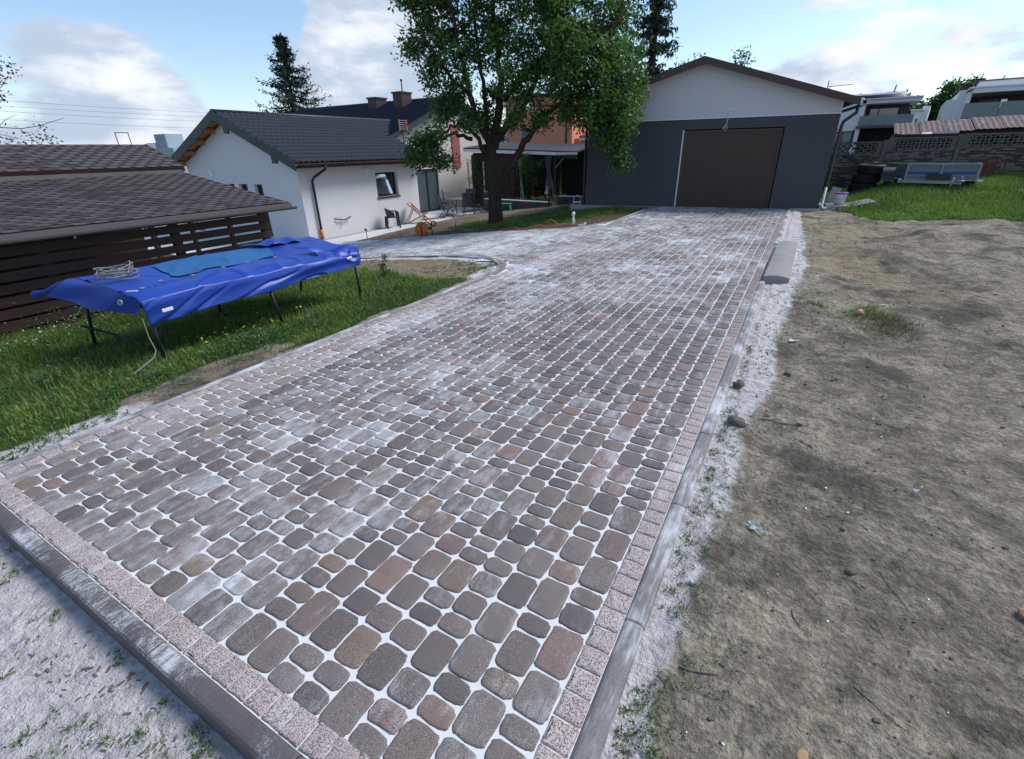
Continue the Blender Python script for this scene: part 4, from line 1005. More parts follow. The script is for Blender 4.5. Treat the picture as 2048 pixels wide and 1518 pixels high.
# modern white neighbours on the slope
def mod_house(name, label, loc, rz, s=1.0):
    return thing(name, label, 'house', loc, rz)
A = mod_house('modern_house', 'white flat-roofed modern house with recessed balcony and glass railing right above the garage eave', (1.8, 33.8, .6), -.10)
MB().bx(-1.6, 2.0, 2.5, 8, -.6, 3.32).build('rear_block', 'modern_white', A)
MB().bx(-1.6, 0.0, 0, 2.499, -.6, 3.20).build('wall', 'modern_white', A)
MB().bx(0.0, .17, -.35, 2.5, -.6, 2.9).bx(.17, 2.35, -.35, 2.5, 2.88, 3.06).bx(-.02, 2.45, -.55, 2.3, 3.06, 3.10).build('balcony_surround', 'modern_white', A)
MB().bx(.17, 2.0, 1.2, 1.4, 1.9, 2.88).build('recess_wall', 'modern_grey', A)
MB().bx(-1.65, 1.72, .3, 8, 3.32, 3.38).build('roof', 'modern_white', A)
w = MB().bx(.35, 1.60, 1.14, 1.19, 2.2, 2.70).build('window', 'glass_dark', A)
MB().bx(.33, .38, 1.10, 1.16, 2.15, 2.74).bx(1.58, 1.63, 1.10, 1.16, 2.15, 2.74).bx(.72, .77, 1.10, 1.16, 2.15, 2.74).bx(.33, 1.63, 1.10, 1.16, 2.70, 2.75).build('frame', 'metal_anthracite', w)
for k in range(4): MB().bx(.05+k*.56, .05+k*.56+.545, -.50, -.485, 1.88, 2.33).build('railing_panel', 'glass_rail', A)
MB().bx(-.02, 2.3, -.5, 1.2, 1.76, 1.87).build('balcony_slab', 'modern_grey', A)
MB().bx(.17, 2.0, .9, 1.0, -.6, 1.76).build('lower_opening', 'interior_dark', A)
c = MB().bx(.85, 1.28, 3.5, 3.9, 3.38, 3.62).build('chimney', 'roof_brown', A); MB().tube([(1.15, 3.7, 3.62), (1.18, 3.7, 3.95)], .035, 6).build('flue', 'roof_brown', c)
for xx in (-.95, -.35): MB().tube([(xx, 3, 3.38), (xx, 3, 3.62)], .03, 6).build('flue', 'roof_brown', A)
scr = thing('garden_screen', 'tall dark framed glass screen standing between garage and white modern house', 'screen', (.9, 30.5, .6))
MB().bx(-.15, .60, 0, .03, .2, 1.55).build('panel', 'glass_rail', scr)
MB().bx(.60, .70, -.02, .05, -.2, 1.65).bx(.20, .24, -.02, .05, -.2, 1.58).bx(-.2, -.15, -.02, .05, -.2, 1.4).bx(-.15, .6, -.02, .05, 1.55, 1.6).build('frame', 'metal_black', scr)
for (x, y, z, w_, h_, lab) in ((7.0, 60, 1.0, .75, 3.2, 'small far white house block left of the pale tower, seen over the rusty roof'), (9.0, 58, 1.0, 1.3, 3.35, 'far white house with little dark window between the two big modern houses')):
    B = mod_house('modern_house', lab, (x, y, z), -.15)
    MB().bx(0, w_, 0, 5, -.5, h_).build('wall', 'modern_white', B); MB().bx(-.05, w_+.15, -.3, 5, h_, h_+.10).build('roof', 'modern_white', B)
    MB().bx(w_*.62, w_*.85, -.02, 0, h_*.55, h_*.8).build('window', 'glass_dark', B)
    MB().bx(w_, w_+.5, .5, 5, -.5, h_+.35).build('tower_wall', 'modern_white', B)
    MB().bx(w_*.2, w_*.62, -.35, -.32, h_*.38, h_*.6).build('railing_panel', 'glass_rail', B)
Cc = mod_house('modern_house', 'large white modern house with wide glazed terrace, rightmost in the picture above the rusty shed', (5.15, 29.5, .6), -.12)
MB().bx(0, .14, -.7, 1.9, -.6, 2.86).bx(.14, 4.6, -.9, 1.9, 2.80, 2.97).bx(.0, 4.6, -.95, 1.9, 2.97, 3.02).bx(-.22, 0, .3, 6, -.6, 3.0).build('terrace_surround', 'modern_white', Cc)
MB().bx(-.20, 4.6, 1.92, 6, -.6, 2.9).build('wall', 'modern_grey', Cc)
MB().bx(.35, 4.6, .9, 5.5, 3.02, 3.32).build('upper_wall', 'modern_white', Cc); MB().bx(.30, 4.6, .8, 5.5, 3.32, 3.37).build('roof', 'modern_grey', Cc)
MB().bx(-.55, -.221, .9, 6, -.6, 2.7).build('side_block', 'modern_white', Cc)
w = MB().bx(.62, 1.25, 1.86, 1.90, 1.95, 2.68).build('window', 'blind', Cc); MB().bx(.56, .62, 1.83, 1.90, 1.9, 2.74).bx(1.25, 1.31, 1.83, 1.90, 1.9, 2.74).bx(.62, 1.25, 1.83, 1.90, 2.68, 2.74).build('frame', 'metal_anthracite', w)
MB().bx(1.32, 1.52, 1.86, 1.9, 1.95, 2.70).build('window', 'glass_mirror', Cc)
for k in range(4): MB().bx(.02+k*1.1, .02+k*1.1+1.085, -.80, -.785, 1.92, 2.45).build('railing_panel', 'glass_rail', Cc)
MB().bx(0, 4.6, -.85, 1.9, 1.75, 1.9).build('terrace_slab', 'modern_grey', Cc)
for cx_, hh in ((-.05, 3.35), (.42, 3.50)):
    c = MB().bx(cx_-.14, cx_+.14, 2.2, 2.6, 2.95, hh).bx(cx_-.18, cx_+.18, 2.15, 2.65, hh, hh+.04).build('chimney', 'roof_brown', Cc); MB().tube([(cx_+.02, 2.4, hh+.04), (cx_+.05, 2.4, hh+.24)], .022, 6).build('flue', 'roof_brown', c)
MB().tube([(1.15, 2.4, 3.37), (1.20, 2.4, 3.60)], .025, 6).build('flue', 'galvanised', Cc)
for k, (xx, mt, cl) in enumerate(((.55, 'white_plastic', 'white moulded chair on the neighbour terrace, left of the high-backed one'), (.85, 'blind', 'beige high-backed chair on the neighbour terrace nearest the potted plants'))):
    v = Matrix.Rotation(-.12, 3, 'Z') @ Vector((xx, .3, 0)); t_ = thing('terrace_chair', cl, 'chair', (5.15+v.x, 29.5+v.y, 2.5), .3)
    MB().bx(-.12, .12, -.12, .12, .16, .20).build('seat', mt, t_); MB().box((0, .12, .33), (.24, .03, .28)).build('backrest', mt, t_)
    for sx in (-.10, .10):
        for sy in (-.10, .10): MB().bx(sx-.012, sx+.012, sy-.012, sy+.012, 0, .16).build('leg', 'metal_black', t_)

# roof antenna seen beyond the garage eave
an = thing('roof_antenna', 'thin yagi antenna on a mast rising beyond the right slope of the garage roof', 'antenna', (.03, 24.6, 1.4))
MB().tube([(0, 0, 0), (0, 0, 2.45)], .018, 6).build('mast', 'branch_grey', an)
MB().tube([(0, 0, 2.25), (.82, 0, 2.27)], .012, 6).build('boom', 'rust_red', an)
for k in range(5): MB().tube([(.02+k*.02, -.12, 2.18+.05*k), (.10, .12, 2.20+.05*k)], .006, 5).build('rod', 'branch_grey', an)
at = thing('roof_antenna', 'grid television antenna with orange rods on the dark tiled roof of the white house', 'antenna', (-16.0, 18.3, 1.9))
MB().tube([(0, 0, -.2), (0, 0, 1.0)], .025, 6).tube([(0, .05, -.3), (0, .3, .35)], .02, 5).build('mast', 'branch_grey', at)
for k in range(5): MB().tube([(.03, -.22, .72+k*.085), (.03, .24, .72+k*.085)], .008, 5).build('rod', 'galvanised', at)
for yy in (-.23, .25):
    for zz in (.68, .92): MB().box((.04, yy, zz+.08), (.03, .05, .20)).build('dipole', 'orange_plastic', at)

# ================================================================== SHED with shingled roof (left)
sh = thing('slatted_shed', 'dark brown slatted timber shed with hexagonal bitumen shingle roof left of the blue tarp', 'shed', (-8.65, 4, -.5))
class SB_(HB):
    def build(s, name, mat, parent=sh, *a, **k): return HB.build(s, name, mat, parent, *a, **k)
SX0, SY0, SY1 = -8.65, -1.2, 5.84
k = 0
for i in range(9):
    z = -.50+i*.152
    y1_ = SY1
    SB_().box((SX0+.02+random.uniform(-.004, .004), (SY0+y1_)/2, z+.062), (.028, y1_-SY0, .118+random.uniform(-.004, .004))).build('slat', 'wood_dark')
for y in (-.9, .8, 2.5, 4.2, SY1-.06): SB_().bx(SX0-.12, SX0-.01, y-.055, y+.055, -.9, .86).build('post', 'wood_post')
SB_().bx(SX0-.12, SX0+.0, SY0, SY1, .74, .86).build('beam', 'wood_post')
for y in (-1.0, 1.2, 3.4, 5.78): SB_().bx(-13.0, -12.9, y-.05, y+.05, -1.3, 1.0).build('post', 'wood_post')
for i in range(4): SB_().box((-12.86, 1.6, -1.05+i*.16), (.03, 6, .12)).build('slat', 'wood_dark')
for i in range(8): SB_().box((-10.8, -1.1, -.9+i*.19), (4.2, .03, .16)).build('slat', 'wood_dark')
for i in range(12): SB_().box((-10.75, 2.55, -1.0+i*.155), (4.1, .03, .145)).build('slat', 'wood_dark')
for i in range(3): SB_().box((-10.9, SY1-.03, -.95+i*.17), (4.0, .03, .13)).build('slat', 'wood_dark')
for x in (-9.8, -11.2): SB_().bx(x-.05, x+.05, SY1-.1, SY1-.04, -1.2, .9).build('post', 'wood_post')
# roof: two tiers, each covered with single hexagonal tabs
YE = 6.03
def roof_tier(x0, z0, x1, z1, ya, yb, mat_base, shp, nvis, big_from):
    U = Vector((0, 1, 0)); V = Vector((x1-x0, 0, z1-z0)); LV = V.length; V.normalize(); N = V.cross(U); N = N if N.z > 0 else -N
    SB_().prism([Vector((x0, ya, z0))-N*.06, Vector((x1, ya, z1))-N*.06, Vector((x1, ya, z1)), Vector((x0, ya, z0))], None, (0, yb-ya, 0)).build('roof_deck', 'wood_dark')
    wt, st = .235, .128; rows = int(LV/st)
    hexa = [(-.5, 0.0), (-.30, -.10), (.30, -.10), (.5, 0.0), (.5, .13), (-.5, .13)]
    me_c = {}
    tabs = []
    for r in range(rows+1):
        n_ = int((yb-ya)/wt)+2
        for c in range(n_):
            y = yb-c*wt-(wt/2 if r % 2 else 0)
            if y-wt*.5 < ya-.2: continue
            tabs.append((r, y))
    return tabs, U, V, N, LV, wt, st
def shingle_mesh(var, clipR=None):
    w, h1, h2 = .232, .118, .150
    P2 = [(-w/2, h2), (-w/2, .028), (-w*.27, 0), (w*.27, 0), (w/2, .028), (w/2, h2)]
    t = .006; V = [(x, y, .011-(.010 if y > .1 else 0)) for x, y in P2]+[(x, y, .011-(.010 if y > .1 else 0)-t) for x, y in P2]
    n = 6
    me = bpy.data.meshes.new('shingle'); me.from_pydata(V, [], [tuple(range(n))[::-1], tuple(range(n, 2*n))]+[(i, (i+1) % n, n+(i+1) % n, n+i) for i in range(n)]); me.update()
    return me
SHM = []
for i, m_ in enumerate(('shingle', 'shingle', 'shingle_dark')):
    me = shingle_mesh(i); me.materials.append(MATS[m_]); SHM.append(me)
bandP = []
SHV = np.array([v.co for v in SHM[0].vertices])
SHF4 = [list(p.vertices) for p in SHM[0].polygons if len(p.vertices) == 4]; SHF6 = [list(p.vertices) for p in SHM[0].polygons if len(p.vertices) == 6]
all_tabs = []
shoff = Vector(sh.location)
for (x0, z0, x1, z1, ya, yb) in ((-8.2, .87, -11.45, 1.375, -1.6, YE), (-11.36, 1.49, -12.6, 1.93, -1.6, YE+.02)):
    tabs, U, V, N, LV, wt, st = roof_tier(x0, z0, x1, z1, ya, yb, None, None, 0, 0)
    for r, y in tabs:
        if y > yb-.0 or y < ya: continue
        if r*st > LV-.14: continue
        o_ = Vector((x0, y-wt/2, z0))+V*(r*st+.002)+N*.004
        all_tabs.append((o_, V, N))
O_ = np.array([t[0] for t in all_tabs])
ok, f_ = in_view(O_[:, 0], O_[:, 1], O_[:, 2], 10)
order = np.argsort(np.where(ok, f_, 1e6)); single = set(order[:290].tolist())
RV, R4, R6, base = [], [], [], 0
for i, (o_, V, N) in enumerate(all_tabs):
    X = Vector((0, 1, 0)); M = Matrix((X, V, N)).transposed()
    if i in single and ok[i]:
        o = bpy.data.objects.new('shingle', random.choice(SHM)); COL.objects.link(o); o.parent = sh
        o.matrix_local = Matrix.Translation(o_-shoff) @ M.to_4x4() @ Matrix.Rotation(random.gauss(0, .006), 4, 'Z')
    else:
        P = SHV @ np.array(M.transposed())+np.array(o_-shoff)+np.array(N)*random.uniform(0, .002); RV.append(P); R4 += [[base+k for k in f] for f in SHF4]; R6 += [[base+k for k in f] for f in SHF6]; base += len(P)
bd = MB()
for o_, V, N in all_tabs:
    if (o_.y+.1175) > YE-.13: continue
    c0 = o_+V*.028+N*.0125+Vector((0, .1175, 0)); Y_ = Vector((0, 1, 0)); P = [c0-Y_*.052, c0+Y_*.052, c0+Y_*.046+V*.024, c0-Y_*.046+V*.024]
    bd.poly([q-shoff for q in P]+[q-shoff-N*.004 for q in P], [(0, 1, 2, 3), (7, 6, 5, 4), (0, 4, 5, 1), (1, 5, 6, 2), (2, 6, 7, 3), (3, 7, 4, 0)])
o = bd.build('granule_bands', 'interior_dark', sh); o['kind'] = 'stuff'  # dark granule bands printed on the shingles, seen at the notches
o = link('far_shingles', np_mesh('far_shingles', np.concatenate(RV), [np.array(R4), np.array(R6)]), 'shingle', sh); o['kind'] = 'stuff'
SB_().bx(-8.24, -8.14, -1.6, YE+.02, .80, .865).build('eaves_strip', 'eaves_grey')
mb = SB_(); gutter(mb, (-8.10, -1.6, .81), (-8.10, YE+.06, .81), .05); mb.build('gutter', 'eaves_grey')
for y in (1.9, 2.7, 3.5, 4.3, 5.1): SB_().box((-8.10, y, .765), (.03, .02, .05)).build('gutter_bracket', 'galvanised')
SB_().prism([(-8.2, YE-.01, .80), (-11.45, YE-.01, 1.31), (-11.45, YE-.01, 1.385), (-8.2, YE-.01, .875)], None, (0, .03, 0)).build('verge_board', 'wood_dark')
SB_().prism([(-11.36, YE+.0, 1.40), (-12.6, YE+.0, 1.85), (-12.6, YE+.0, 1.94), (-11.36, YE+.0, 1.50)], None, (0, .035, 0)).build('verge_board', 'wood_dark')
SB_().bx(-11.47, -11.38, -1.6, YE, 1.36, 1.49).build('step_board', 'concrete_fence')
SB_().prism([(-12.6, -1.6, 1.90), (-14.5, -1.6, 1.2), (-14.5, -1.6, 1.14), (-12.6, -1.6, 1.84)], None, (0, YE+1.6, 0)).build('rear_roof', 'shingle_dark')
SB_().bx(SX0-.3, SX0-.13, SY0, SY1, .68, .83).build('fascia_inner', 'wood_dark')
SB_().bx(-13.1, -13.02, -1.6, 5.6, -1.3, 1.0).build('back_wall', 'wood_dark')
SB_().prism([(-8.6, -1.5, -.47), (-13, -1.5, -.98), (-13, 5.9, -.98), (-8.6, 5.9, -.47)], None, (0, 0, .03)).build('earth_floor', 'stone_loose')

# ================================================================== FRAME TABLE under the blue tarp
fr = thing('trampoline_frame', 'low rectangular black steel trampoline frame with slanting legs in the grass under the blue tarp', 'trampoline', (-5.8, 3.3, -.15))
class TB(HB):
    def build(s, name, mat, parent=fr, *a, **k): return HB.build(s, name, mat, parent, *a, **k)
ZT = .49
for a, b in (((-5.14, 2.04), (-5.04, 4.52)), ((-6.58, 2.08), (-6.5, 4.97)), ((-5.14, 2.04), (-6.58, 2.08)), ((-5.04, 4.52), (-6.5, 4.97))):
    TB().tube([(a[0], a[1], ZT-.10), (b[0], b[1], ZT-.10)], .02, 8).build('rail', 'metal_black', fr, True)
for foot, top in (((-5.05, 1.99), (-5.14, 2.04)), ((-4.92, 3.22), (-5.05, 3.22)), ((-4.92, 4.43), (-5.04, 4.52)), ((-6.72, 2.02), (-6.58, 2.08)), ((-6.55, 3.42), (-6.55, 3.42)), ((-6.45, 4.62), (-6.5, 4.85))):
    TB().tube([(foot[0], foot[1], gz(*foot)-.03), (top[0], top[1], ZT-.10)], .017, 8).build('leg', 'metal_black', fr, True)
TB().tube([(-5.06, 1.95, .06), (-6.70, 1.98, -.02)], .012, 6).build('brace', 'metal_black', fr, True)
TB().bx(-6.5, -5.2, 2.15, 4.6, ZT-.075, ZT-.10).build('bed', 'tarp_mesh', fr)

def tarp_z(x, y):
    z = .515+.006*math.sin(y*4+x*3)+.020*(float(vnoise(x*2.3, y*2.3, 3))-.5)+.008*(float(vnoise(x*6, y*6, 8))-.5)
    e = max(0, 1-abs(x+5.85)/.45); z -= .045*e*float(sst(2.3, 2.8, y))*float(sst(4.5, 3.9, y))
    return z
def Pn(t):  # near top edge
    return Vector((-5.10+.14*t+.015*math.sin(t*19), 1.97+2.55*t, 0))
def Pf(t): return Vector((-6.60+.12*t+.04*math.sin(t*9+1), 2.06+2.98*t+.03*math.sin(t*23), 0))
def crease(u, s):
    return float(vnoise(u*s, 0.3, 17))
NU, NVt = 150, 72
def tarp(u, v):
    # v 0 far hem .. .66 near edge .. 1 lower hem of the near flap
    if v < .08:
        p = Pf(u); q = Pn(u); d = (q-p); tt = v/.08; p = p-d.normalized()*.07*(1-tt); z = tarp_z(p.x, p.y)-.16*(1-tt)-.03*abs(math.sin(u*37))*(1-tt)
        return Vector((p.x, p.y, z))
    if v < .64:
        t = (v-.08)/.56; p = Pf(u).lerp(Pn(u), t); z = tarp_z(p.x, p.y)
        z -= .03*sst(.9, 1., t)
        r_ = abs((vnoise(p.x*3+p.y*1.5, p.y*2.2, 77))-.5); z += .022*float(sst(.09, 0, r_))*(1 if t > .5 or u < .25 else .5)
        if u > .80: z += .015*math.sin((u-.8)*40)*float(sst(.5, .9, t))
        return Vector((p.x, p.y, z))
    t = (v-.64)/.36; p = Pn(u); fold = .045*(float(vnoise(u*5+t*.8, t*1.2, 33))-.5)*math.sin(t*2.6)-.030*(max(0, .12-abs(float(vnoise(u*6.5+t*1.3, t*1.1-u*2, 39))-.5))/.12)*(.2+t)
    drop = (.245-.085*u+.006*math.sin(u*15))*t
    top = tarp_z(p.x, p.y)-.03
    return Vector((p.x+.02*math.sin(min(1, t*3)*math.pi/2)+fold+.02, p.y+.02*t, top-drop))
tp = thing('blue_tarp', 'crumpled bright blue tarpaulin with lighter mesh window and eyelets draped over the steel frame', 'tarp', (-5.8, 3.3, .5))
mb = TB(); mb.grid(tarp, NU, NVt); sheet = mb.build('sheet', 'tarp_blue', tp, True)
md = sheet.modifiers.new('thick', 'SOLIDIFY'); md.thickness = .004
# left end: flaring flap with pinched corner
def endflap(u, v):
    a = Pf(0).lerp(Pn(0), u); top = tarp_z(a.x, a.y)-.004
    out = .26*(1-u)**1.3+.02
    drop = (.15+.05*math.sin(u*3.1))*v+.006*math.sin(u*18)*v
    return Vector((a.x-.30*(1-u)**1.6*v+.03*math.sin(u*14)*v*(1-u), a.y-out*v*.75-.025*math.sin(u*10+v*3)*v, top-drop+.03*math.sin(v*5)*(1-u)))
TB().grid(endflap, 48, 16).build('end_flap', 'tarp_blue', tp, True)
def rollp(u, v):
    a = Vector((-6.62, 2.0, .46)).lerp(Vector((-7.02, 1.80, .34)), u); r_ = .036+.012*math.sin(u*7); an = v*2*math.pi
    return Vector((a.x+r_*.5*math.cos(an), a.y+r_*math.cos(an)*.6, a.z+r_*math.sin(an)*1.1))
TB().grid(rollp, 12, 12).build('rolled_corner', 'tarp_blue', tp, True)
def foldflap(u, v):   # loose flap folded back on the far right corner
    a = Vector((-5.50, 4.02, .56)).lerp(Vector((-5.02, 4.60, .55)), u); b = Vector((-5.02, 4.03, .50)).lerp(Vector((-4.90, 4.52, .42)), u)
    p = a.lerp(b, v); p.z += .03*math.sin(u*9+v*4)+.02*math.sin(v*11); return p
TB().grid(foldflap, 20, 14).build('folded_flap', 'tarp_blue', tp, True)
def foldflap2(u, v):
    a = Vector((-6.62, 3.95, .53)).lerp(Vector((-6.50, 4.75, .55)), u); b = Vector((-6.25, 4.05, .56)).lerp(Vector((-6.15, 4.75, .53)), u)
    p = a.lerp(b, v); p.z += .05*math.sin(u*3.1)*math.sin(v*3.1)+.015*math.sin(u*17+v*3); return p
TB().grid(foldflap2, 24, 12).build('folded_flap', 'tarp_blue', tp, True)
def win(u, v):
    a = Vector((-6.46, 2.75, 0)).lerp(Vector((-6.46, 4.25, 0)), u); b = Vector((-5.66, 2.62, 0)).lerp(Vector((-5.62, 3.80, 0)), u); p = a.lerp(b, v); p.z = tarp_z(p.x, p.y)+.014+.02*float(sst(.09, 0, abs((vnoise(p.x*3+p.y*1.5, p.y*2.2, 77))-.5))); return p
TB().grid(win, 40, 20).build('mesh_window', 'tarp_mesh', tp, True)
for (x, y) in ((-5.48, 2.37), (-5.42, 2.66), (-5.52, 3.05), (-5.62, 3.40), (-5.60, 3.76), (-5.30, 2.12), (-5.35, 4.1)):
    M = Matrix.Rotation(random.uniform(-.15, .15), 3, 'X'); TB().lathe([(.009, 0), (.020, 0), (.022, .005), (.017, .009), (.009, .006), (.009, 0)], (x, y, tarp_z(x, y)+.016), 14, M).build('eyelet', 'galvanised', tp, True)
M = Matrix.Rotation(math.radians(70), 3, 'X') @ Matrix.Rotation(.3, 3, 'Y')
TB().lathe([(.012, 0), (.028, 0), (.030, .006), (.022, .011), (.012, .007), (.012, 0)], (-5.28, 1.90, .455), 16, M).build('eyelet', 'galvanised', tp, True)
def label_txt(parent, loc, rot, size, txt='TomTur'):
    pass
TB().box((-4.975, 2.13, .37), (.006, .10, .030), .1).build('label_patch', 'white_paint', tp)
TB().box((-4.86, 4.29, .465), (.006, .10, .022), .25).build('label_patch', 'white_paint', tp)
TB().box((-5.28, 2.02, .535), (.10, .02, .006), .6).build('label_patch', 'white_paint', tp)

rc = thing('rope_coil', 'tangled coil of grey rope lying on the left end of the blue tarp', 'rope', (-6.02, 2.22, .54))
pts = []; r1 = random.Random(3)
for k in range(190):
    a = k*.31; rr_ = .19+.035*math.sin(k*.37)+.02*math.sin(k*.91); rr_ *= .82; pts.append((rr_*1.0*math.cos(a)+.03*math.sin(k*.05), rr_*.95*math.sin(a)+.02*math.cos(k*.07), .035+.035*math.sin(k*.21)+.0003*k))
MB().tube(pts, .0055, 5).build('loop', 'rope', rc, True)
MB().tube([(-.12, .1, .09), (-.02, .17, .14), (.08, .12, .12), (.17, .05, .07), (.2, -.05, .04)], .006, 5).build('loop', 'rope', rc, True)
st_m = MB(); 
sp = [(-5.04, 1.93, .33), (-5.02, 1.92, .15), (-5.0, 1.93, .02), (-4.97, 1.88, -.03), (-4.93, 1.74, -.07), (-4.90, 1.66, -.09)]
for i in range(len(sp)-1): st_m.bar(sp[i], sp[i+1], .008+.0015*i, .002, (1, .3, .2))
tagset(st_m.build('webbing_strap', 'rope'), 'pale webbing strap hanging from the near left corner of the blue tarp', 'strap')
st_m = MB(); st_m.tube([(-4.92, 4.60, .42), (-4.86, 4.66, .2), (-4.80, 4.72, -.07)], .006, 5)
tagset(st_m.build('cord', 'rope', None, True), 'thin pale cord hanging beside the right leg of the tarp-covered frame', 'cord')

# ================================================================== KERBSIDE THINGS
cb = MB(); prof = []
for k in range(9): a = k/8; prof.append((-.155+.31*a, 0, .040+.036*math.sin(math.pi*(.12+.76*a))))
nP = len(prof); ys = [0, .006, 1.48, 1.486, 1.492, 2.98]; P = []
for j, y in enumerate(ys):
    for x, _, z in prof: P.append((x, y, z-(.006 if j in (0, 3, 5) else 0)))
    P.append((.155, y, -.10)); P.append((-.155, y, -.10))
n_ = nP+2
cb.poly(P, [tuple(range(n_))[::-1], tuple(range(5*n_, 6*n_))]+[(s_*n_+i, s_*n_+(i+1) % n_, (s_+1)*n_+(i+1) % n_, (s_+1)*n_+i) for s_ in range(5) for i in range(n_)])
cbo = cb.build('concrete_trough', 'concrete_old', None, False); cbo.location = (-.075, 7.20, .012); cbo.rotation_euler = (0, 0, -.01)
tagset(cbo, 'long upturned grey concrete gutter trough lying along the right kerb', 'concrete trough')
def rock(name, x, y, s, label, mat='stone_loose', sq=.7, seed=0, cat='stone'):
    r_ = random.Random(seed); bm = bmesh.new(); bmesh.ops.create_icosphere(bm, subdivisions=3, radius=1)
    for v in bm.verts:
        n_ = mnoise.noise(v.co*1.3+Vector((seed*3.1, 0, 0)))*.35+mnoise.noise(v.co*3.7+Vector((0, seed, 0)))*.12; v.co *= (1+n_)
        v.co = Vector((v.co.x*s, v.co.y*s*.8, v.co.z*s*sq))
    me = bpy.data.meshes.new(name); bm.to_mesh(me); bm.free(); o = link(name, me, mat, None, True); o.location = (x, y, gz(x, y)+s*sq*.45); o.rotation_euler = (0, 0, r_.uniform(0, 6))
    return tagset(o, label, cat)
rock('stone', -.13, 3.70, .045, 'round brown stone standing in white sand by the kerb, farther of two', seed=1, sq=.9)
rock('stone', -.075, 3.10, .06, 'flat brown soil-covered stone by the kerb, nearer of two', seed=2, sq=.45)
rock('stone', .19, 3.60+.5, .035, 'small dark stone on the dirt right of the kerb stones', seed=3, sq=.5)
rock('stone', .76, 5.86, .045, 'pinkish round stone on the grassy dirt mound', 'stone_pink', .7, 4)
rock('dirt_clod', .51, 2.01, .022, 'dark dirt clod on the bare yard right of the plastic scrap', 'stone_loose', .6, 5, 'clod')
rock('dirt_clod', .67, 1.80, .010, 'tiny dark clod far right on the bare yard', 'stone_loose', .6, 6, 'clod')
rock('orange_lump', 1.07, 2.05, .028, 'crumpled yellow-brown lump at the right edge of the dirt yard', 'leaf_dry', .6, 7, 'lump')
rock('orange_lump', .335, 1.10, .022, 'crumpled tan lump at the bottom edge of the dirt yard', 'leaf_dry', .3, 8, 'lump')
# torn plastic sheet
def scrap(name, x, y, sx, sy, rz, label, mat='bag_plastic', seed=1, cat='litter'):
    r_ = random.Random(seed); mb = MB(); ng = 16; ph = r_.uniform(0, 9)
    def fn(u, v):
        a = u*2*math.pi; rr_ = v*(.75+.3*math.sin(3*a+ph)+.18*math.sin(5*a+2*ph)+.12*math.sin(9*a)); return (sx*rr_*math.cos(a), sy*rr_*math.sin(a), .006+.010*abs(math.sin(7*u*2+5*v+ph))*v+.014*(1-v)*.5)
    mb.grid(fn, 40, 7); o = mb.build(name, mat, None, False); o.location = (x, y, gz(x, y)+.004); o.rotation_euler = (0, 0, rz); return tagset(o, label, cat)
scrap('plastic_scrap', .125, 2.085, .050, .022, -.3, 'torn greenish clear plastic scrap lying on the dirt yard')
scrap('plastic_scrap', .20, 4.93, .05, .03, .4, 'small white plastic scrap beside the kerb sand, middle distance', 'litter_white', 2)
scrap('plastic_scrap', .82, 2.73, .020, .010, .9, 'tiny white litter bit at the right on the dirt yard', 'litter_white', 3)
scrap('plastic_scrap', 1.04, 6.48, .045, .02, 0, 'white litter bit behind the grassy dirt mound', 'litter_white', 4)
lm = MB(); r2 = random.Random(12)
for k in range(70):
    x = .0+abs(r2.gauss(0, 1))*1.1; y = 1.0+r2.random()**1.5*9
    if x < .02: continue
    z = gz(x, y); s_ = r2.uniform(.0015, .005)*(1+y*.08); lm.box((x, y, z+s_*.4), (s_*2, s_*1.3, s_), r2.uniform(0, 3))
o = lm.build('litter_specks', 'litter_white'); tagset(o, 'tiny pale pebbles and litter specks scattered over the dirt yard', 'pebbles', kind='stuff')
lm = MB()
for k in range(1000):
    x = -.05+abs(r2.gauss(0, 1))*1.2; y = .9+r2.random()**1.6*10; z = gz(x, y); s_ = r2.uniform(.0012, .0045)*(1+y*.12)*(2.2 if r2.random() < .06 else 1); lm.box((x, y, z+s_*.3), (s_*2.2, s_*1.5, s_*1.1), r2.uniform(0, 3), Matrix.Rotation(r2.uniform(-.6, .6), 3, 'X'))
tagset(lm.build('soil_crumbs', 'stone_loose'), 'dark crumbs of soil scattered over the dirt yard', 'soil crumbs', kind='stuff')
def stick(x, y, L_, a, lab, r_=.0035, bend=.15):
    pts = []
    for k in range(7):
        t = k/6-.5; xx = x+L_*t*math.cos(a)-bend*L_*(t*t)*math.sin(a); yy = y+L_*t*math.sin(a)+bend*L_*(t*t)*math.cos(a); pts.append((xx, yy, gz(xx, yy)+r_*1.2))
    tagset(MB().tube(pts, [r_*(1-.08*k) for k in range(7)], 5).build('twig', 'branch_grey', None, True), lab, 'twig')
stick(.02, 1.22, .13, .25, 'twig lying in white sand beside the right kerb', .004)
stick(.66, 1.97, .22, -1.1, 'thin straight twig on the right side of the dirt yard', .0018)
stick(.30, 1.63, .08, -1.2, 'short curved twig on the dirt nearest the kerb', .003, .6)
stick(.55, 1.38, .16, -.6, 'long thin twig near the bottom of the dirt yard', .0018)
stick(.20, 3.22, .28, .15, 'thin straw stick lying right of the kerb stones', .004)
stick(.32, 3.05, .12, 2.6, 'short bent straw near the litter by the kerb stones', .003)

lm = MB()
for k in range(420):
    x = r2.uniform(-3.6, -1.0); y = .26-abs(r2.gauss(0, .22))
    if vnoise(x*4, y*5, 305) < .45: continue
    z = gz(x, y); s_ = r2.uniform(.003, .010); lm.box((x, y, z+.002), (s_*2.6, s_*.8, s_*.4), r2.uniform(0, 3), Matrix.Rotation(r2.uniform(-.4, .4), 3, 'X'))
tagset(lm.build('leaf_debris', 'stone_loose'), 'dark dry leaf and soil debris on the white sand before the front kerb', 'debris', kind='stuff')

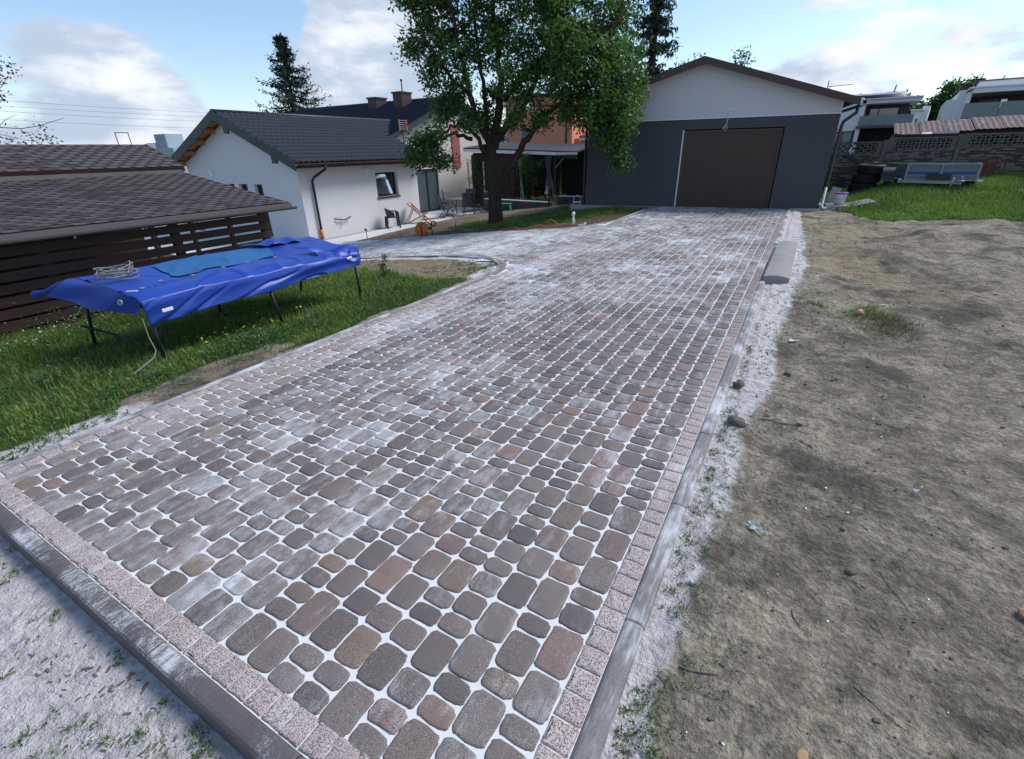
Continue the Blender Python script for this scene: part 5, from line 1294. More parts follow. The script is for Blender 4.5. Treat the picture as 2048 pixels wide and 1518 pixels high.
# bucket, boards, pipe at the garage corner
bu = thing('bucket', 'white plastic bucket with purple rim standing at the garage corner', 'bucket', (*gp(4.40, .30), .115))
MB().lathe([(0, 0), (.12, 0), (.135, .29), (.145, .30), (.13, .30), (.115, .01), (0, .01)], (0, 0, 0), 20).build('body', 'white_plastic', bu, True)
MB().lathe([(.134, .27), (.155, .275), (.158, .31), (.13, .315), (.05, .312)], (0, 0, 0), 20).build('rim', 'purple', bu, True)
MB().tube([(-.145, 0, .27), (-.11, -.10, .17), (0, -.15, .12), (.11, -.10, .17), (.145, 0, .27)], .004, 5).build('handle', 'galvanised', bu, True)
for k, (a_, lab) in enumerate(((4.18, 'pale board leaning against the garage corner behind the bucket'),)):
    o = MB().bx(-.12, .12, -.015, .015, 0, .5).build('leaning_board', 'concrete_slab'); x, y = gp(a_+.05, .75); o.location = (x, y, .05); o.rotation_euler = (-.25, .25, GA_); tagset(o, lab, 'board')
o = MB().bx(-.30, .30, -.2, .2, 0, .06).build('paving_slab', 'concrete_slab'); x, y = gp(4.95, .5); o.location = (x, y, gz(x, y)+.04); o.rotation_euler = (.1, -.2, .4); tagset(o, 'grey slab lying in the grass right of the bucket', 'slab')
o = MB().tube([(0, 0, .55), (0, 0, .08), (.03, -.05, .03), (.10, -.1, .02)], .03, 8).build('drain_pipe', 'white_plastic', None, True); x, y = gp(AR+.07, -.06); o.location = (x, y, .03); tagset(o, 'short white plastic pipe bend standing below the brown downpipe', 'pipe')

# tyres
def tyre(loc, tilt, lab, R_=.37, w=.265):
    t_ = thing('tyre', lab, 'tyre', loc, 0, 'stacked tyres'); t_.rotation_euler = tilt
    n = 28; prof = [(R_*.60, .02), (R_*.64, 0), (R_*.86, .0), (R_*.96, .02), (R_, .05), (R_, w/2-.01), (R_*.985, w/2-.005), (R_*.985, w/2+.005), (R_, w/2+.01), (R_, w-.05), (R_*.96, w-.02), (R_*.86, w), (R_*.64, w), (R_*.60, w-.02), (R_*.57, w/2), (R_*.60, .02)]
    MB().lathe(prof, (0, 0, 0), n).build('carcass', 'rubber', t_, True)
    tr = MB()
    for k in range(36):
        a = 2*math.pi*k/36; tr.box((math.cos(a)*(R_+.002), math.sin(a)*(R_+.002), w/2), (.012, .035, w*.72), a)
    o = tr.build('tread', 'rubber', t_); o['kind'] = 'stuff'
    MB().lathe([(R_*.56, w*.3), (R_*.5, w*.28), (R_*.48, w*.4), (R_*.15, w*.5), (0, w*.5)], (0, 0, 0), 20).build('rim', 'rubber', t_, True)
tx, ty = 1.66, 19.75; tz = gz(tx, ty)+.02
tyre((tx-.04, ty, tz), (0.02, 0, 0), 'black tyre at the bottom of the stack, half in the grass'); tyre((tx+.0, ty+.02, tz+.27), (0, .02, 1), 'black tyre in the middle of the stack of three'); tyre((tx+.06, ty, tz+.54), (.02, -.03, 2), 'black tyre on top of the stack by the trailer')

# trailer
tr = thing('trailer', 'grey galvanised box trailer with blue stripe parked on the grass before the concrete fence', 'trailer', (2.15, 19.45, .64), -.10)
BLn, BWd, BHt = 2.15, 1.15, .46
def side(name, x0, y0, x1, y1, par, stripe=True):
    dx, dy = x1-x0, y1-y0; L_ = math.hypot(dx, dy); rz = math.atan2(dy, dx)
    M = Matrix.Rotation(rz, 3, 'Z')
    mb = MB(); mb.box(((x0+x1)/2, (y0+y1)/2, .215), (L_, .02, BHt), rz); s_ = mb.build(name, 'trailer_side', par)
    nrm = Vector((dy, -dx, 0)).normalized()
    fr_ = MB()
    for zz in (.0, .43): fr_.box(((x0+x1)/2+nrm.x*.014, (y0+y1)/2+nrm.y*.014, zz), (L_, .03, .03), rz)
    for f in (0, .5, 1): fr_.box((x0+dx*f+nrm.x*.016, y0+dy*f+nrm.y*.016, .20), (.035, .035, BHt), rz)
    for zz in (.13, .27): fr_.box(((x0+x1)/2+nrm.x*.011, (y0+y1)/2+nrm.y*.011, zz), (L_*.97, .012, .012), rz)
    fr_.build('side_frame', 'galvanised', s_)
    if stripe:
        for f0, f1 in ((.03, .47), (.53, .97)):
            st2 = MB(); st2.box((x0+dx*(f0+f1)/2+nrm.x*.0125, y0+dy*(f0+f1)/2+nrm.y*.0125, .19), (L_*(f1-f0), .006, .065), rz); st2.build('stripe', 'blue_paint', s_)
side('front_panel', .45, 0, .45+1.62, 0, tr); side('tailboard', .45+1.62, 0, .45+1.62, 1.0, tr)
side('side_panel', 0.0, .75, .45, 0, tr, False); side('back_panel', 1.62+.45, 1.0, 0, .75, tr, False)
MB().bx(.2, 2.0, .05, 1.0, .02, .04).build('floor', 'galvanised', tr)
for k in range(4): MB().tube([(.03+.11*k, .70-.18*k, .04), (.03+.11*k, .70-.18*k, .41)], .012, 6).build('stake', 'metal_black', tr)
MB().bar((.3, -.1, -.04), (1.75, -.35, -.05), .06, .07).bar((.4, .9, -.04), (1.75, -.35, -.05), .05, .07).build('drawbar', 'galvanised', tr)
MB().bx(.95, 1.5, -.16, -.02, .02, .17).build('toolbox', 'plastic_black', tr)
MB().bar((.2, .3, -.02), (2.0, .3, -.02), .06, .05).build('chassis', 'metal_black', tr)
cp = MB(); cp.tube([(1.62, -.36, -.02), (1.80, -.40, .0)], .03, 8); cp.tube([(1.72, -.38, .0), (1.72, -.38, .12)], .02, 8); cp.build('coupling', 'galvanised', tr, True)
jk = MB(); jk.tube([(1.55, -.36, .10), (1.52, -.38, -.28)], .022, 8); jk.build('jockey_post', 'galvanised', tr, True)
MW = Matrix.Rotation(math.pi/2, 3, 'X')
MB().lathe([(0, -.03), (.085, -.03), (.10, -.015), (.10, .015), (.085, .03), (0, .03)], (1.52, -.38, -.33), 18, MW).build('jockey_wheel', 'rubber', tr, True)
for nm, x, y in (('wheel', .05, -.02), ('wheel', 1.85, .35)):
    MR = Matrix.Rotation(math.pi/2, 3, 'Y') if nm == 'wheel' and x < 1 else MW
    w_ = MB().lathe([(.12, -.08), (.24, -.09), (.27, -.06), (.27, .06), (.24, .09), (.12, .08)], (x, y, -.06), 24, MR).build('wheel', 'rubber', tr, True)
    MB().lathe([(0, -.06), (.13, -.07), (.13, .07), (0, .06)], (x, y, -.06), 16, MR).build('rim', 'metal_black', w_, True)
def mud(u, v):
    a = math.pi*(.0+u); return (-.14+.30*v, -.02+.34*math.cos(a), -.02+.36*math.sin(a))
mb = MB(); mb.grid(mud, 14, 2); o = mb.build('mudguard', 'plastic_black', tr, True)
MB().box((.34, -.10, .01), (.07, .04, .04)).build('marker_lamp', 'white_plastic', tr); MB().box((2.17, -.02, .0), (.12, .05, .05)).build('marker_lamp', 'white_plastic', tr)
rr = thing('rusty_rack', 'dark red rusty metal rack standing behind the trailer at the fence', 'rack', (4.75, 21.2, gz(4.75, 21.2)))
for x in (0, .22, .45): MB().bx(x-.015, x+.015, -.015, .015, 0, .62).build('upright', 'rust_red', rr)
for z in (.15, .48): MB().bx(-.1, .5, -.02, .02, z, z+.03).build('rail', 'rust_red', rr)
MB().bx(-.12, .18, -.012, .012, .1, .46).build('sheet', 'rust_red', rr)
lt = scrap('white_bottle', 1.15, YW-.16, .05, .07, 0, 'white plastic bottle stuck on the lattice of the concrete fence behind the downpipe', 'white_plastic', 9, 'bottle')
lt.location.z = 1.44; lt.rotation_euler = (math.pi/2-.2, 0, .4)

# ================================================================== TERRACE FURNITURE
ZTer = -1.043
pc = thing('plastic_chair', 'dark grey moulded plastic armchair standing alone against the white wall', 'chair', (-14.13, 14.92, ZTer), math.radians(142))
def shell(u, v):
    a = math.radians(-100+200*u); r_ = .24+.02*v; lean = .05*v
    return (r_*math.sin(a)*1.02, -.06+r_*math.cos(a)*.95+lean*math.cos(a), .40+(.30-.12*abs(2*u-1)**2.2)*v+.05*v*math.cos(a))
MB().grid(shell, 22, 5).build('backrest', 'plastic_grey_dark', pc, True).modifiers.new('s', 'SOLIDIFY').thickness = .02
MB().box((0, -.06, .40), (.42, .44, .03)).build('seat', 'plastic_grey_dark', pc, bevel=.01)
for sx in (-1, 1):
    MB().bar((sx*.22, .12, .63), (sx*.24, -.26, .62), .055, .025).build('armrest', 'plastic_grey_dark', pc)
    for sy, tz_ in ((-.27, .61), (.20, .42)): MB().bar((sx*.22, sy*.92, tz_), (sx*.25, sy*1.05, 0), .05, .05).build('leg', 'plastic_black', pc)
dc = thing('deck_chair', 'wooden folding deck chair with dark printed sling and yellow head pad by the house corner', 'deck chair', (-14.0, 16.45, ZTer), math.radians(118))
for sx in (-.26, .26):
    MB().bar((sx, .38, .80), (sx, -.46, .02), .025, .045).build('rail', 'wood_pale', dc)
    MB().bar((sx*.92, .42, .02), (sx*.92, -.42, .42), .025, .045).build('rail', 'wood_pale', dc)
    MB().bar((sx*.84, .20, .60), (sx*.84, .52, .02), .02, .035).build('strut', 'wood_pale', dc)
for p in ((.38, .80), (-.42, .42), (.42, .03), (-.44, .04)): MB().bar((-.27, p[0], p[1]), (.27, p[0], p[1]), .025, .03).build('crossbar', 'wood_pale', dc)
def sling(u, v): y = .38-.80*v; z = .80-.38*v-.20*math.sin(math.pi*v)**1.2; return (-.21+.42*u, y, z)
MB().grid(sling, 6, 14).build('sling', 'deckchair_cloth', dc, True)
MB().box((0, .34, .73), (.30, .05, .13), 0, Matrix.Rotation(-.7, 3, 'X')).build('head_pad', 'yellow_plastic', dc, bevel=.015)
def garden_chair(lab, loc, rz, mat='sling_fabric'):
    c = thing('garden_chair', lab, 'chair', loc, rz, 'high-backed garden chairs round the patio table')
    def bk(u, v): return (-.23+.46*u, .20+.20*v+.015*math.sin(u*math.pi), .42+.62*v)
    MB().grid(bk, 6, 6).build('backrest', mat, c, True).modifiers.new('s', 'SOLIDIFY').thickness = .012
    MB().box((0, 0, .42), (.47, .44, .02)).build('seat', mat, c)
    for sx in (-.25, .25):
        MB().tube([(sx, .19, .40), (sx, .41, 1.06)], .014, 6).build('back_post', 'metal_black', c, True)
        MB().tube([(sx*1.05, .30, .66), (sx*1.08, .0, .66), (sx*1.05, -.24, .63)], .018, 6).build('armrest', 'metal_black', c, True)
        MB().tube([(sx*1.05, -.24, .63), (sx*1.02, .26, .015)], .013, 6).build('leg', 'metal_black', c, True)
        MB().tube([(sx, .22, .50), (sx*1.02, -.24, .015)], .013, 6).build('leg', 'metal_black', c, True)
    for y in (-.24, .26): MB().tube([(-.25, y, .03), (.25, y, .03)], .010, 6).build('stretcher', 'metal_black', c, True)
    return c
garden_chair('black high-backed garden chair left of the patio table, back to the camera side', (-13.95, 18.35, ZTer), math.radians(150))
garden_chair('grey-backed reclining garden chair between sliding door and patio table', (-14.75, 19.75, ZTer), math.radians(60), 'sling_light')
garden_chair('black garden chair on the near right side of the patio table', (-13.35, 19.25, ZTer), math.radians(215))
garden_chair('black garden chair closest to the tree trunk on the terrace', (-13.2, 20.1, ZTer), math.radians(262))
garden_chair('black garden chair behind the patio table against the slatted wall', (-14.3, 20.75, ZTer), math.radians(20))
tb = thing('patio_table', 'grey-topped dark patio table among the black garden chairs on the terrace', 'table', (-13.95, 19.45, ZTer), math.radians(8))
MB().lathe([(0, .70), (.60, .70), (.62, .715), (.60, .73), (0, .73)], (0, 0, 0), 28).build('table_top', 'sling_light', tb, True)
for sx in (-1, 1):
    for sy in (-1, 1): MB().tube([(sx*.40, sy*.40, .70), (sx*.43, sy*.43, .3), (sx*.50, sy*.50, 0)], .017, 6).build('leg', 'metal_black', tb, True)
pbx = scrap('white_cloth', -13.75, 18.6, .10, .07, 0, 'small white crumpled cloth on the terrace under the chairs', 'litter_white', 21); pbx.location.z = ZTer+.01

# cable reel beside the drive
def GP(x, y, dz=0.0): return (x, y, gz(x, y)+dz)
cr_ = thing('cable_reel', 'orange and yellow cable reel with black frame lying at the far edge of the drive', 'cable reel', GP(-9.62, 11.55, .15), math.radians(20))
MX = Matrix.Rotation(math.pi/2, 3, 'X') @ Matrix.Rotation(.15, 3, 'Y')
MB().lathe([(0, -.10), (.17, -.10), (.19, -.08), (.19, -.06), (.12, -.04), (.12, .06), (.19, .07), (.19, .09), (.17, .10), (0, .10)], (-.12, 0, .05), 22, MX).build('drum', 'orange_plastic', cr_, True)
MB().lathe([(.19, -.115), (.205, -.10), (.19, -.085)], (-.12, 0, .05), 22, MX).build('rim', 'rubber', cr_, True)
MB().box((.14, -.02, .06), (.16, .12, .20), .2).build('motor_housing', 'yellow_plastic', cr_, bevel=.02)
MB().box((.16, -.09, .10), (.10, .02, .06), .2).build('switch_cover', 'plastic_black', cr_)
MB().tube([(-.05, -.13, -.10), (-.1, -.13, .18), (.05, -.1, .27), (.2, -.08, .22), (.24, -.06, -.1)], .013, 6).build('frame', 'metal_black', cr_, True)
MB().lathe([(.05, -.012), (.075, -.015), (.085, 0), (.075, .015), (.05, .012)], (.27, -.02, .22), 16, MX).build('wheel', 'rubber', cr_, True)
hp = []
for k in range(26):
    t = k/25; x = -9.6+(-2.6)*t if 0 else -9.75-2.4*t; y = 11.40+.035*math.sin(t*13)-.1*t; hp.append(GP(x, y, .022))
tagset(MB().tube(hp, .016, 6).build('orange_hose', 'red_plastic', None, True), 'red-orange hose lying along the far edge of the branch drive', 'hose')
hp = [GP(-6.9+t*.13, 11.42+.10*math.sin(t*.9)+.05*math.sin(t*2.3), .02+.05*abs(math.sin(t*.55))**3) for t in range(20)]
tagset(MB().tube(hp, .010, 6).build('orange_cable', 'orange_plastic', None, True), 'thin orange cable snaking over the brown soil below the tree', 'cable')
hp = [GP(-5.75, 11.75, .02), GP(-5.62, 11.82, .17), GP(-5.5, 11.78, .12), GP(-5.2, 11.5, .03)]
tagset(MB().tube(hp, .009, 6).build('orange_cable', 'orange_plastic', None, True), 'arched piece of orange cable sticking up from the soil near the white standpipe', 'cable')
x, y, z = GP(-8.62, 11.72); tagset(MB().tube([(x, y, z-.05), (x, y, z+.30)], .014, 8).build('blue_pipe_stub', 'blue_paint', None, True), 'thin blue pipe stub sticking out of the soil left of the tree', 'pipe')
sp_ = thing('standpipe', 'white standpipe with round cap sticking out of the brown soil by the drive', 'pipe', GP(-4.85, 11.55))
MB().tube([(0, 0, -.05), (0, 0, .22)], .022, 10).build('stem', 'white_plastic', sp_, True); MB().lathe([(0, .33), (.03, .325), (.042, .29), (.04, .25), (.022, .22)], (0, 0, 0), 14).build('cap', 'white_plastic', sp_, True); MB().tube([(.03, 0, -.03), (.045, 0, .14)], .008, 6).build('side_tube', 'white_plastic', sp_, True)
x, y, z = GP(-4.52, 11.30); tagset(MB().tube([(x-.09, y, z+.03), (x+.02, y, z+.035), (x+.07, y+.01, z+.06), (x+.08, y+.02, z+.10)], .028, 10).build('pipe_elbow', 'white_plastic', None, True), 'short white pipe elbow lying on the soil right of the standpipe', 'pipe')
for (x, y, lab) in ((-12.88, 15.5, 'small black garden light on the terrace edge in front of the deck chair'), (-12.88, 17.4, 'small black garden light on the terrace edge before the patio table'), (-12.88, 12.3, 'small dark garden light at the near end of the terrace')):
    t_ = thing('path_light', lab, 'garden light', (x, y, gz(x, y)), 0, 'garden lights along the terrace edge'); MB().tube([(0, 0, -.05), (0, 0, .24)], .012, 6).build('stake', 'metal_black', t_); MB().lathe([(0, .30), (.05, .28), (.05, .24), (.012, .235)], (-.02, 0, 0), 12).build('lamp_head', 'metal_black', t_, True)

# low stone wall, posts, bench, planters behind the tree
gw = thing('stone_wall', 'low dry wall of flat dark slabs behind the tree trunk', 'wall', (-10.2, 19.1, -.6))
runs = (((-12.5, 19.45), (-8.95, 18.85), -.30, -.80), ((-8.9, 19.6), (-6.6, 19.9), -.12, -.45))
for (a, b, zt, zb) in runs:
    a2, b2 = Vector(a), Vector(b); L_ = (b2-a2).length; ang = math.atan2(b2.y-a2.y, b2.x-a2.x); z = zb
    while z < zt-.03:
        h_ = .07; s0 = random.uniform(-.2, 0)
        while s0 < L_:
            l = random.uniform(.35, .8); s1 = min(L_, s0+l); c_ = a2.lerp(b2, max(0, (s0+s1)/2/L_)); HB().box((c_.x, c_.y+random.uniform(-.015, .015), z+h_/2), (max(.05, s1-max(0, s0)-.012), .25, h_-.008), ang).build('stone', 'stone_dark', gw); s0 += l
        z += h_
    m_ = a2.lerp(b2, .5); HB().box((m_.x, m_.y, zt+.012), (L_+.02, .30, .03), ang).build('coping', 'concrete_slab', gw)
for (x, y, h_, lab) in ((-8.95, 18.7, 1.30, 'dark fence post at the end of the stone wall, right of the pergola curtain'), (-11.6, 19.1, 1.35, 'dark fence post right of the tree trunk beside the climbing plant'), (-8.45, 22.4, 1.15, 'slim dark fence post between the weeping conifer and the garage')):
    z = gz(x, y); o = MB().bx(-.03, .03, -.03, .03, 0, h_).bx(-.05, .05, -.05, .05, 0, .12).build('fence_post', 'metal_black', None); o.location = (x, y, z-.02); tagset(o, lab, 'post')
gb = thing('green_bench', 'small green plastic bench right behind the tree trunk', 'bench', GP(-11.05, 18.75), .1)
MB().box((0, 0, .29), (.55, .24, .035)).build('seat', 'green_plastic', gb, bevel=.008)
for sx in (-.2, .2): MB().bar((sx, 0, .28), (sx*1.3, 0, 0), .16, .04).build('leg', 'green_plastic', gb)
sl = thing('toy_slide', 'small white and cream toy slide by the pergola curtain', 'slide', (-11.0, 23, -.35), .2)
def chute(u, v): return (-.12+.24*u, -.05-.50*v, .52-.44*v**.8+.06*math.sin(v*3.1)*-.3)
MB().grid(chute, 4, 10).build('chute', 'cream_plastic', sl, True)
for sx in (-.17, .17): MB().bx(sx-.02, sx+.02, -.05, .14, 0, .62).build('side_panel', 'white_plastic', sl)
MB().tube([(-.05, -.06, .63), (.05, -.06, .63)], .03, 8).build('crossbar', 'red_plastic', sl, True)
pt = thing('red_tub', 'flat red plastic tub in the bed left of the toy slide', 'tub', (-11.65, 22.8, -.36))
MB().lathe([(0, 0), (.20, 0), (.24, .14), (.25, .15), (.22, .14), (.19, .02), (0, .02)], (0, 0, 0), 18).build('body', 'red_plastic', pt, True)
MB().tube([(-.23, 0, .14), (-.26, 0, .10)], .012, 6).build('handle', 'red_plastic', pt)
ch = thing('white_chair', 'white tubular garden chair beside the left garage corner', 'chair', (-6.55, 15.85, gz(-6.55, 15.85)+.02), .3)
MB().box((0, 0, .22), (.22, .2, .015)).build('seat', 'white_plastic', ch); MB().tube([(-.12, .1, 0), (-.12, .1, .38), (0, .12, .42), (.12, .1, .38), (.12, .1, 0)], .011, 6).build('backrest', 'white_plastic', ch, True)
for sx in (-.11, .11): MB().tube([(sx, -.1, 0), (sx, -.1, .22)], .010, 6).build('leg', 'white_plastic', ch, True)
wp = thing('white_planter', 'white planter table with yellow-green plant by the left garage corner', 'planter', (-8.55, 22.6, -.32), 0)
MB().bx(-.35, .35, -.12, .12, .22, .34).build('tray', 'white_paint', wp)
for sx in (-.3, .3): MB().bx(sx-.02, sx+.02, -.1, .1, 0, .22).build('leg', 'white_paint', wp)
df = thing('railing_fence', 'dark low railing fence before the terracotta house', 'fence', (-12, 30, -.9))
for x in np.arange(-4.0, 4.2, 1.0): MB().bx(x-.025, x+.025, -.02, .02, 0, 1.2).build('post', 'metal_black', df)
for z in (.25, 1.12): MB().bx(-4, 4, -.015, .015, z, z+.03).build('rail', 'metal_black', df)
for x in np.arange(-4.0, 4.0, .12): MB().bx(x-.006, x+.006, -.006, .006, .28, 1.12).build('bar', 'metal_black', df)

# distant roof plant and power lines on the left
dp = thing('distant_building', 'pale far-off building with rooftop cooling units between shed and house', 'building', (-70.6, 36.8, -1))
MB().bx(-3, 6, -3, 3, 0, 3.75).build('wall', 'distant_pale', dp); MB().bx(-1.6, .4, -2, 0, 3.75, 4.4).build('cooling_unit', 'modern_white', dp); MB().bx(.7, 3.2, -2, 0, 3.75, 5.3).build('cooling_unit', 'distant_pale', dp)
for k in range(4): MB().bx(.75+k*.6, .80+k*.6, -2.03, -1.99, 3.8, 5.25).build('fin', 'modern_grey', dp)
gm = thing('pylon_frame', 'small far-off metal gantry rising above the shed roof', 'gantry', (-73, 32.8, 0))
for sy in (-.7, .7): MB().bx(-.04, .04, sy-.04, sy+.04, 0, 4.6).build('post', 'modern_grey', gm)
MB().bx(-.04, .04, -.7, .7, 4.5, 4.6).build('beam', 'modern_grey', gm)
for k, zz in enumerate((9.6, 8.9, 8.2, 7.1)):
    pts = [(-110+0*k, 20, zz+.9)]+[(-110+40*t/12.0, 20+90*t/12.0, zz+.9-1.6*math.sin(math.pi*t/12)-.5*t/12) for t in range(1, 13)]
    tagset(MB().tube(pts, .016, 4).build('power_line', 'modern_grey'), 'thin far power line crossing the sky left of the house, '+('topmost', 'second from top', 'third from top', 'lowest')[k]+' of four', 'power line', 'power lines on the left')

# ================================================================== VEGETATION
def leaf_mesh(name, C, size, rng, ratio=.45, up=.35, hang=0.0, tint=None, fold=True):
    n = len(C); d = rng.normal(0, 1, (n, 3)); d[:, 2] = d[:, 2]*.7-hang; d /= np.linalg.norm(d, axis=1, keepdims=True)
    nr = rng.normal(0, 1, (n, 3)); nr[:, 2] += up*3; sd = np.cross(d, nr); sd /= np.maximum(np.linalg.norm(sd, axis=1, keepdims=True), 1e-6)
    s = (size*rng.uniform(.65, 1.25, n))[:, None]
    a = C; b = C+d*s*.45+sd*s*ratio*.5; t = C+d*s; e = C+d*s*.45-sd*s*ratio*.5
    V = np.stack([a, b, t, e], 1).reshape(-1, 3); F = np.arange(4*n).reshape(-1, 4)
    tt = rng.uniform(0, 1, n) if tint is None else np.clip(tint+rng.normal(0, .15, n), 0, 1)
    return np_mesh(name, V, [F], attrs=dict(tint=np.repeat(tt, 4)))
def part_mesh(parent, name, me, mat, stuff=True):
    o = link(name, me, mat, parent)
    if stuff: o['kind'] = 'stuff'
    return o
def blades(name, X, Y, Z, H, Wd, rng, mat, parent=None, lean=.5, tint=None):
    n = len(X); a = rng.uniform(0, 2*math.pi, n); ln = np.abs(rng.normal(0, lean, n)); dx, dy = np.cos(a), np.sin(a); px_, py_ = -dy, dx
    H = np.broadcast_to(H, (n,)); Wd = np.broadcast_to(Wd, (n,))
    base = np.stack([X, Y, Z-.006], 1); D = np.stack([dx, dy, np.zeros(n)], 1); Pp = np.stack([px_, py_, np.zeros(n)], 1); U = np.array([0, 0, 1.0])
    m = base+D*(ln*.35*H)[:, None]+U*(H*.58)[:, None]; tp_ = base+D*(ln*1.05*H)[:, None]+U*(H*np.maximum(.25, 1-.35*ln))[:, None]
    w = (Wd/2)[:, None]
    V = np.stack([base-Pp*w, base+Pp*w, m+Pp*w*.8, m-Pp*w*.8, tp_], 1).reshape(-1, 3); i = np.arange(n)*5
    F4 = np.stack([i, i+1, i+2, i+3], 1); F3 = np.stack([i+3, i+2, i+4], 1)
    tt = rng.uniform(0, 1, n) if tint is None else np.clip(tint+rng.normal(0, .2, n), 0, 1)
    return link(name, np_mesh(name, V, [F4, F3], attrs=dict(tint=np.repeat(tt, 5))), mat, parent)
rg = np.random.default_rng(77)

def limb(mb, pts, r0, r1, rnd, n=8, jit=.03):
    P = []; K = len(pts)
    pts = [Vector(p) for p in pts]; out = []; rs = []
    for i in range(K-1):
        for s in range(3):
            t = s/3; p = pts[i].lerp(pts[i+1], t)+Vector((rnd.gauss(0, jit), rnd.gauss(0, jit), rnd.gauss(0, jit)))*(1 if s else .3); out.append(p)
    out.append(pts[-1])
    m = len(out); rs = [r0+(r1-r0)*(i/(m-1))**.8 for i in range(m)]
    mb.tube(out, rs, n); return out
# ---- the big tree
TB0 = Vector((-8.35, 13.4, -.48)); TR = Vector((.849, .529, 0)); TH = Vector((-.529, .849, 0))
def tpz(u, z, w=0): return TB0+TR*u+TH*w+Vector((0, 0, z+.48))
tree = thing('broadleaf_tree', 'large leafy tree with forked dark trunk standing on the grass between house and garage', 'tree', TB0)
rd = random.Random(4)
def tree_part(name, pts, r0, r1, jit=.03, n=10):
    mb = MB(); out = limb(mb, [Vector(p)-TB0 for p in pts], r0, r1, rd, n, jit); mb.build(name, 'bark', tree, True); return [p+TB0 for p in out]
trunkP = [tpz(.05, -.55), tpz(.05, -.40), tpz(.07, .2), tpz(.06, .7), tpz(-.02, 1.3), tpz(-.04, 1.85)]
mb = MB(); pts = [p-TB0 for p in trunkP]
prof_r = [.27, .225, .205, .215, .20, .19]
n = 20; b0 = 0
for i, p in enumerate(pts):
    for k in range(n):
        a = 2*math.pi*k/n; rr_ = prof_r[i]*(1+.07*math.sin(3*a+i*.7)+.05*math.sin(7*a+i)+(.10*math.sin(5*a) if i < 2 else 0)); mb.v.append((p.x+rr_*math.cos(a), p.y+rr_*math.sin(a), p.z))
for i in range(len(pts)-1):
    for k in range(n): mb.f.append((i*n+k, i*n+(k+1) % n, (i+1)*n+(k+1) % n, (i+1)*n+k))
mb.build('trunk', 'bark', tree, True)
skel = []
LB = [([(.0, 1.7, 0), (-.22, 2.22, -.1), (-.45, 2.7, -.2), (-.57, 3.24, -.3), (-.66, 3.8, -.3), (-.83, 4.6, -.5), (-1.1, 5.5, -.7)], .12, .035),
      ([(.0, 1.7, .05), (.24, 2.61, .2), (.33, 3.31, .3), (.30, 4.2, .3), (.18, 5.1, .3), (.1, 6.3, .4)], .14, .045),
      ([(-.15, 2.0, .1), (-.12, 2.97, .5), (-.24, 3.8, .8), (-.34, 4.79, 1.0), (-.4, 5.8, 1.1)], .085, .03),
      ([(.10, .30, -.03), (.28, .72, -.08), (.48, 1.1, -.15), (.68, 1.42, -.2), (.91, 1.79, -.3), (1.15, 2.04, -.35), (1.42, 2.43, -.5), (1.9, 2.78, -.7), (2.6, 3.12, -.9), (3.3, 3.3, -1.0)], .15, .035),
      ([(.1, 1.7, 0), (.46, 2.29, .2), (.97, 2.76, .4), (1.2, 3.2, .5), (1.5, 3.9, .6), (1.9, 4.6, .7), (2.3, 5.6, .8)], .11, .035),
      ([(-.1, 1.5, -.05), (-.36, 1.98, -.3), (-.63, 2.27, -.5), (-.85, 2.38, -.7), (-1.15, 2.2, -.9), (-1.5, 1.9, -1.0)], .075, .02),
      ([(-.55, 1.98, -.3), (-.92, 2.08, -.5), (-1.14, 2.10, -.6), (-1.47, 2.0, -.7), (-1.9, 1.65, -.8)], .06, .02),
      ([(.4, 3.0, 0), (1.3, 3.8, -.8), (2.3, 4.2, -1.3), (3.3, 4.5, -1.5)], .09, .03),
      ([(2.4, 3.0, -.8), (3.0, 2.8, -1.1), (3.3, 2.3, -1.3), (3.4, 1.8, -1.35)], .05, .015),
      ([(-.5, 3.0, -.2), (-1.1, 3.6, -.6), (-1.6, 4.3, -.8), (-1.9, 5.0, -.8)], .07, .02)]
for pts, r0, r1 in LB: skel += tree_part('limb', [tpz(*p) for p in pts], r0, r1, .035)
BLOB = [(-1.3, 4.6, .85, 0), (-1.55, 3.7, .5, 0), (-1.5, 5.7, .9, 0), (-.95, 3.0, .55, 0), (-1.75, 5.1, .45, 0), (-1.45, 2.75, .35, 0), (-1.55, 2.1, .42, -.5), (-1.85, 1.62, .38, -.7), (-1.35, 1.45, .28, -.8), (-2.0, 1.95, .3, -.6),
        (-.3, 4.3, .8, 0), (-.2, 5.6, 1.1, 0), (.1, 3.2, .45, .9), (.9, 4.7, 1.0, 0), (1.2, 3.4, .85, -.4), (.75, 2.45, .42, -.6), (.9, 5.9, 1.2, 0),
        (2.2, 4.5, 1.2, 0), (3.2, 4.3, 1.0, 0), (2.5, 3.1, .85, -.5), (3.55, 3.15, .75, -.6), (3.2, 2.35, .55, -1.0), (3.38, 1.72, .33, -1.3), (2.15, 2.5, .30, -.8), (1.45, 2.5, .25, -.6), (2.75, 2.4, .28, -.9),
        (3.75, 5.0, .6, 0), (2.6, 5.8, 1.2, 0), (-.6, 2.4, .30, -.6), (1.6, 5.2, .9, -.8), (.5, 6.8, 1.3, 0), (1.9, 4.0, .7, -1.3), (4.0, 3.7, .45, -.5), (-.75, 3.75, .5, -.8), (3.9, 2.9, .4, -.8)]
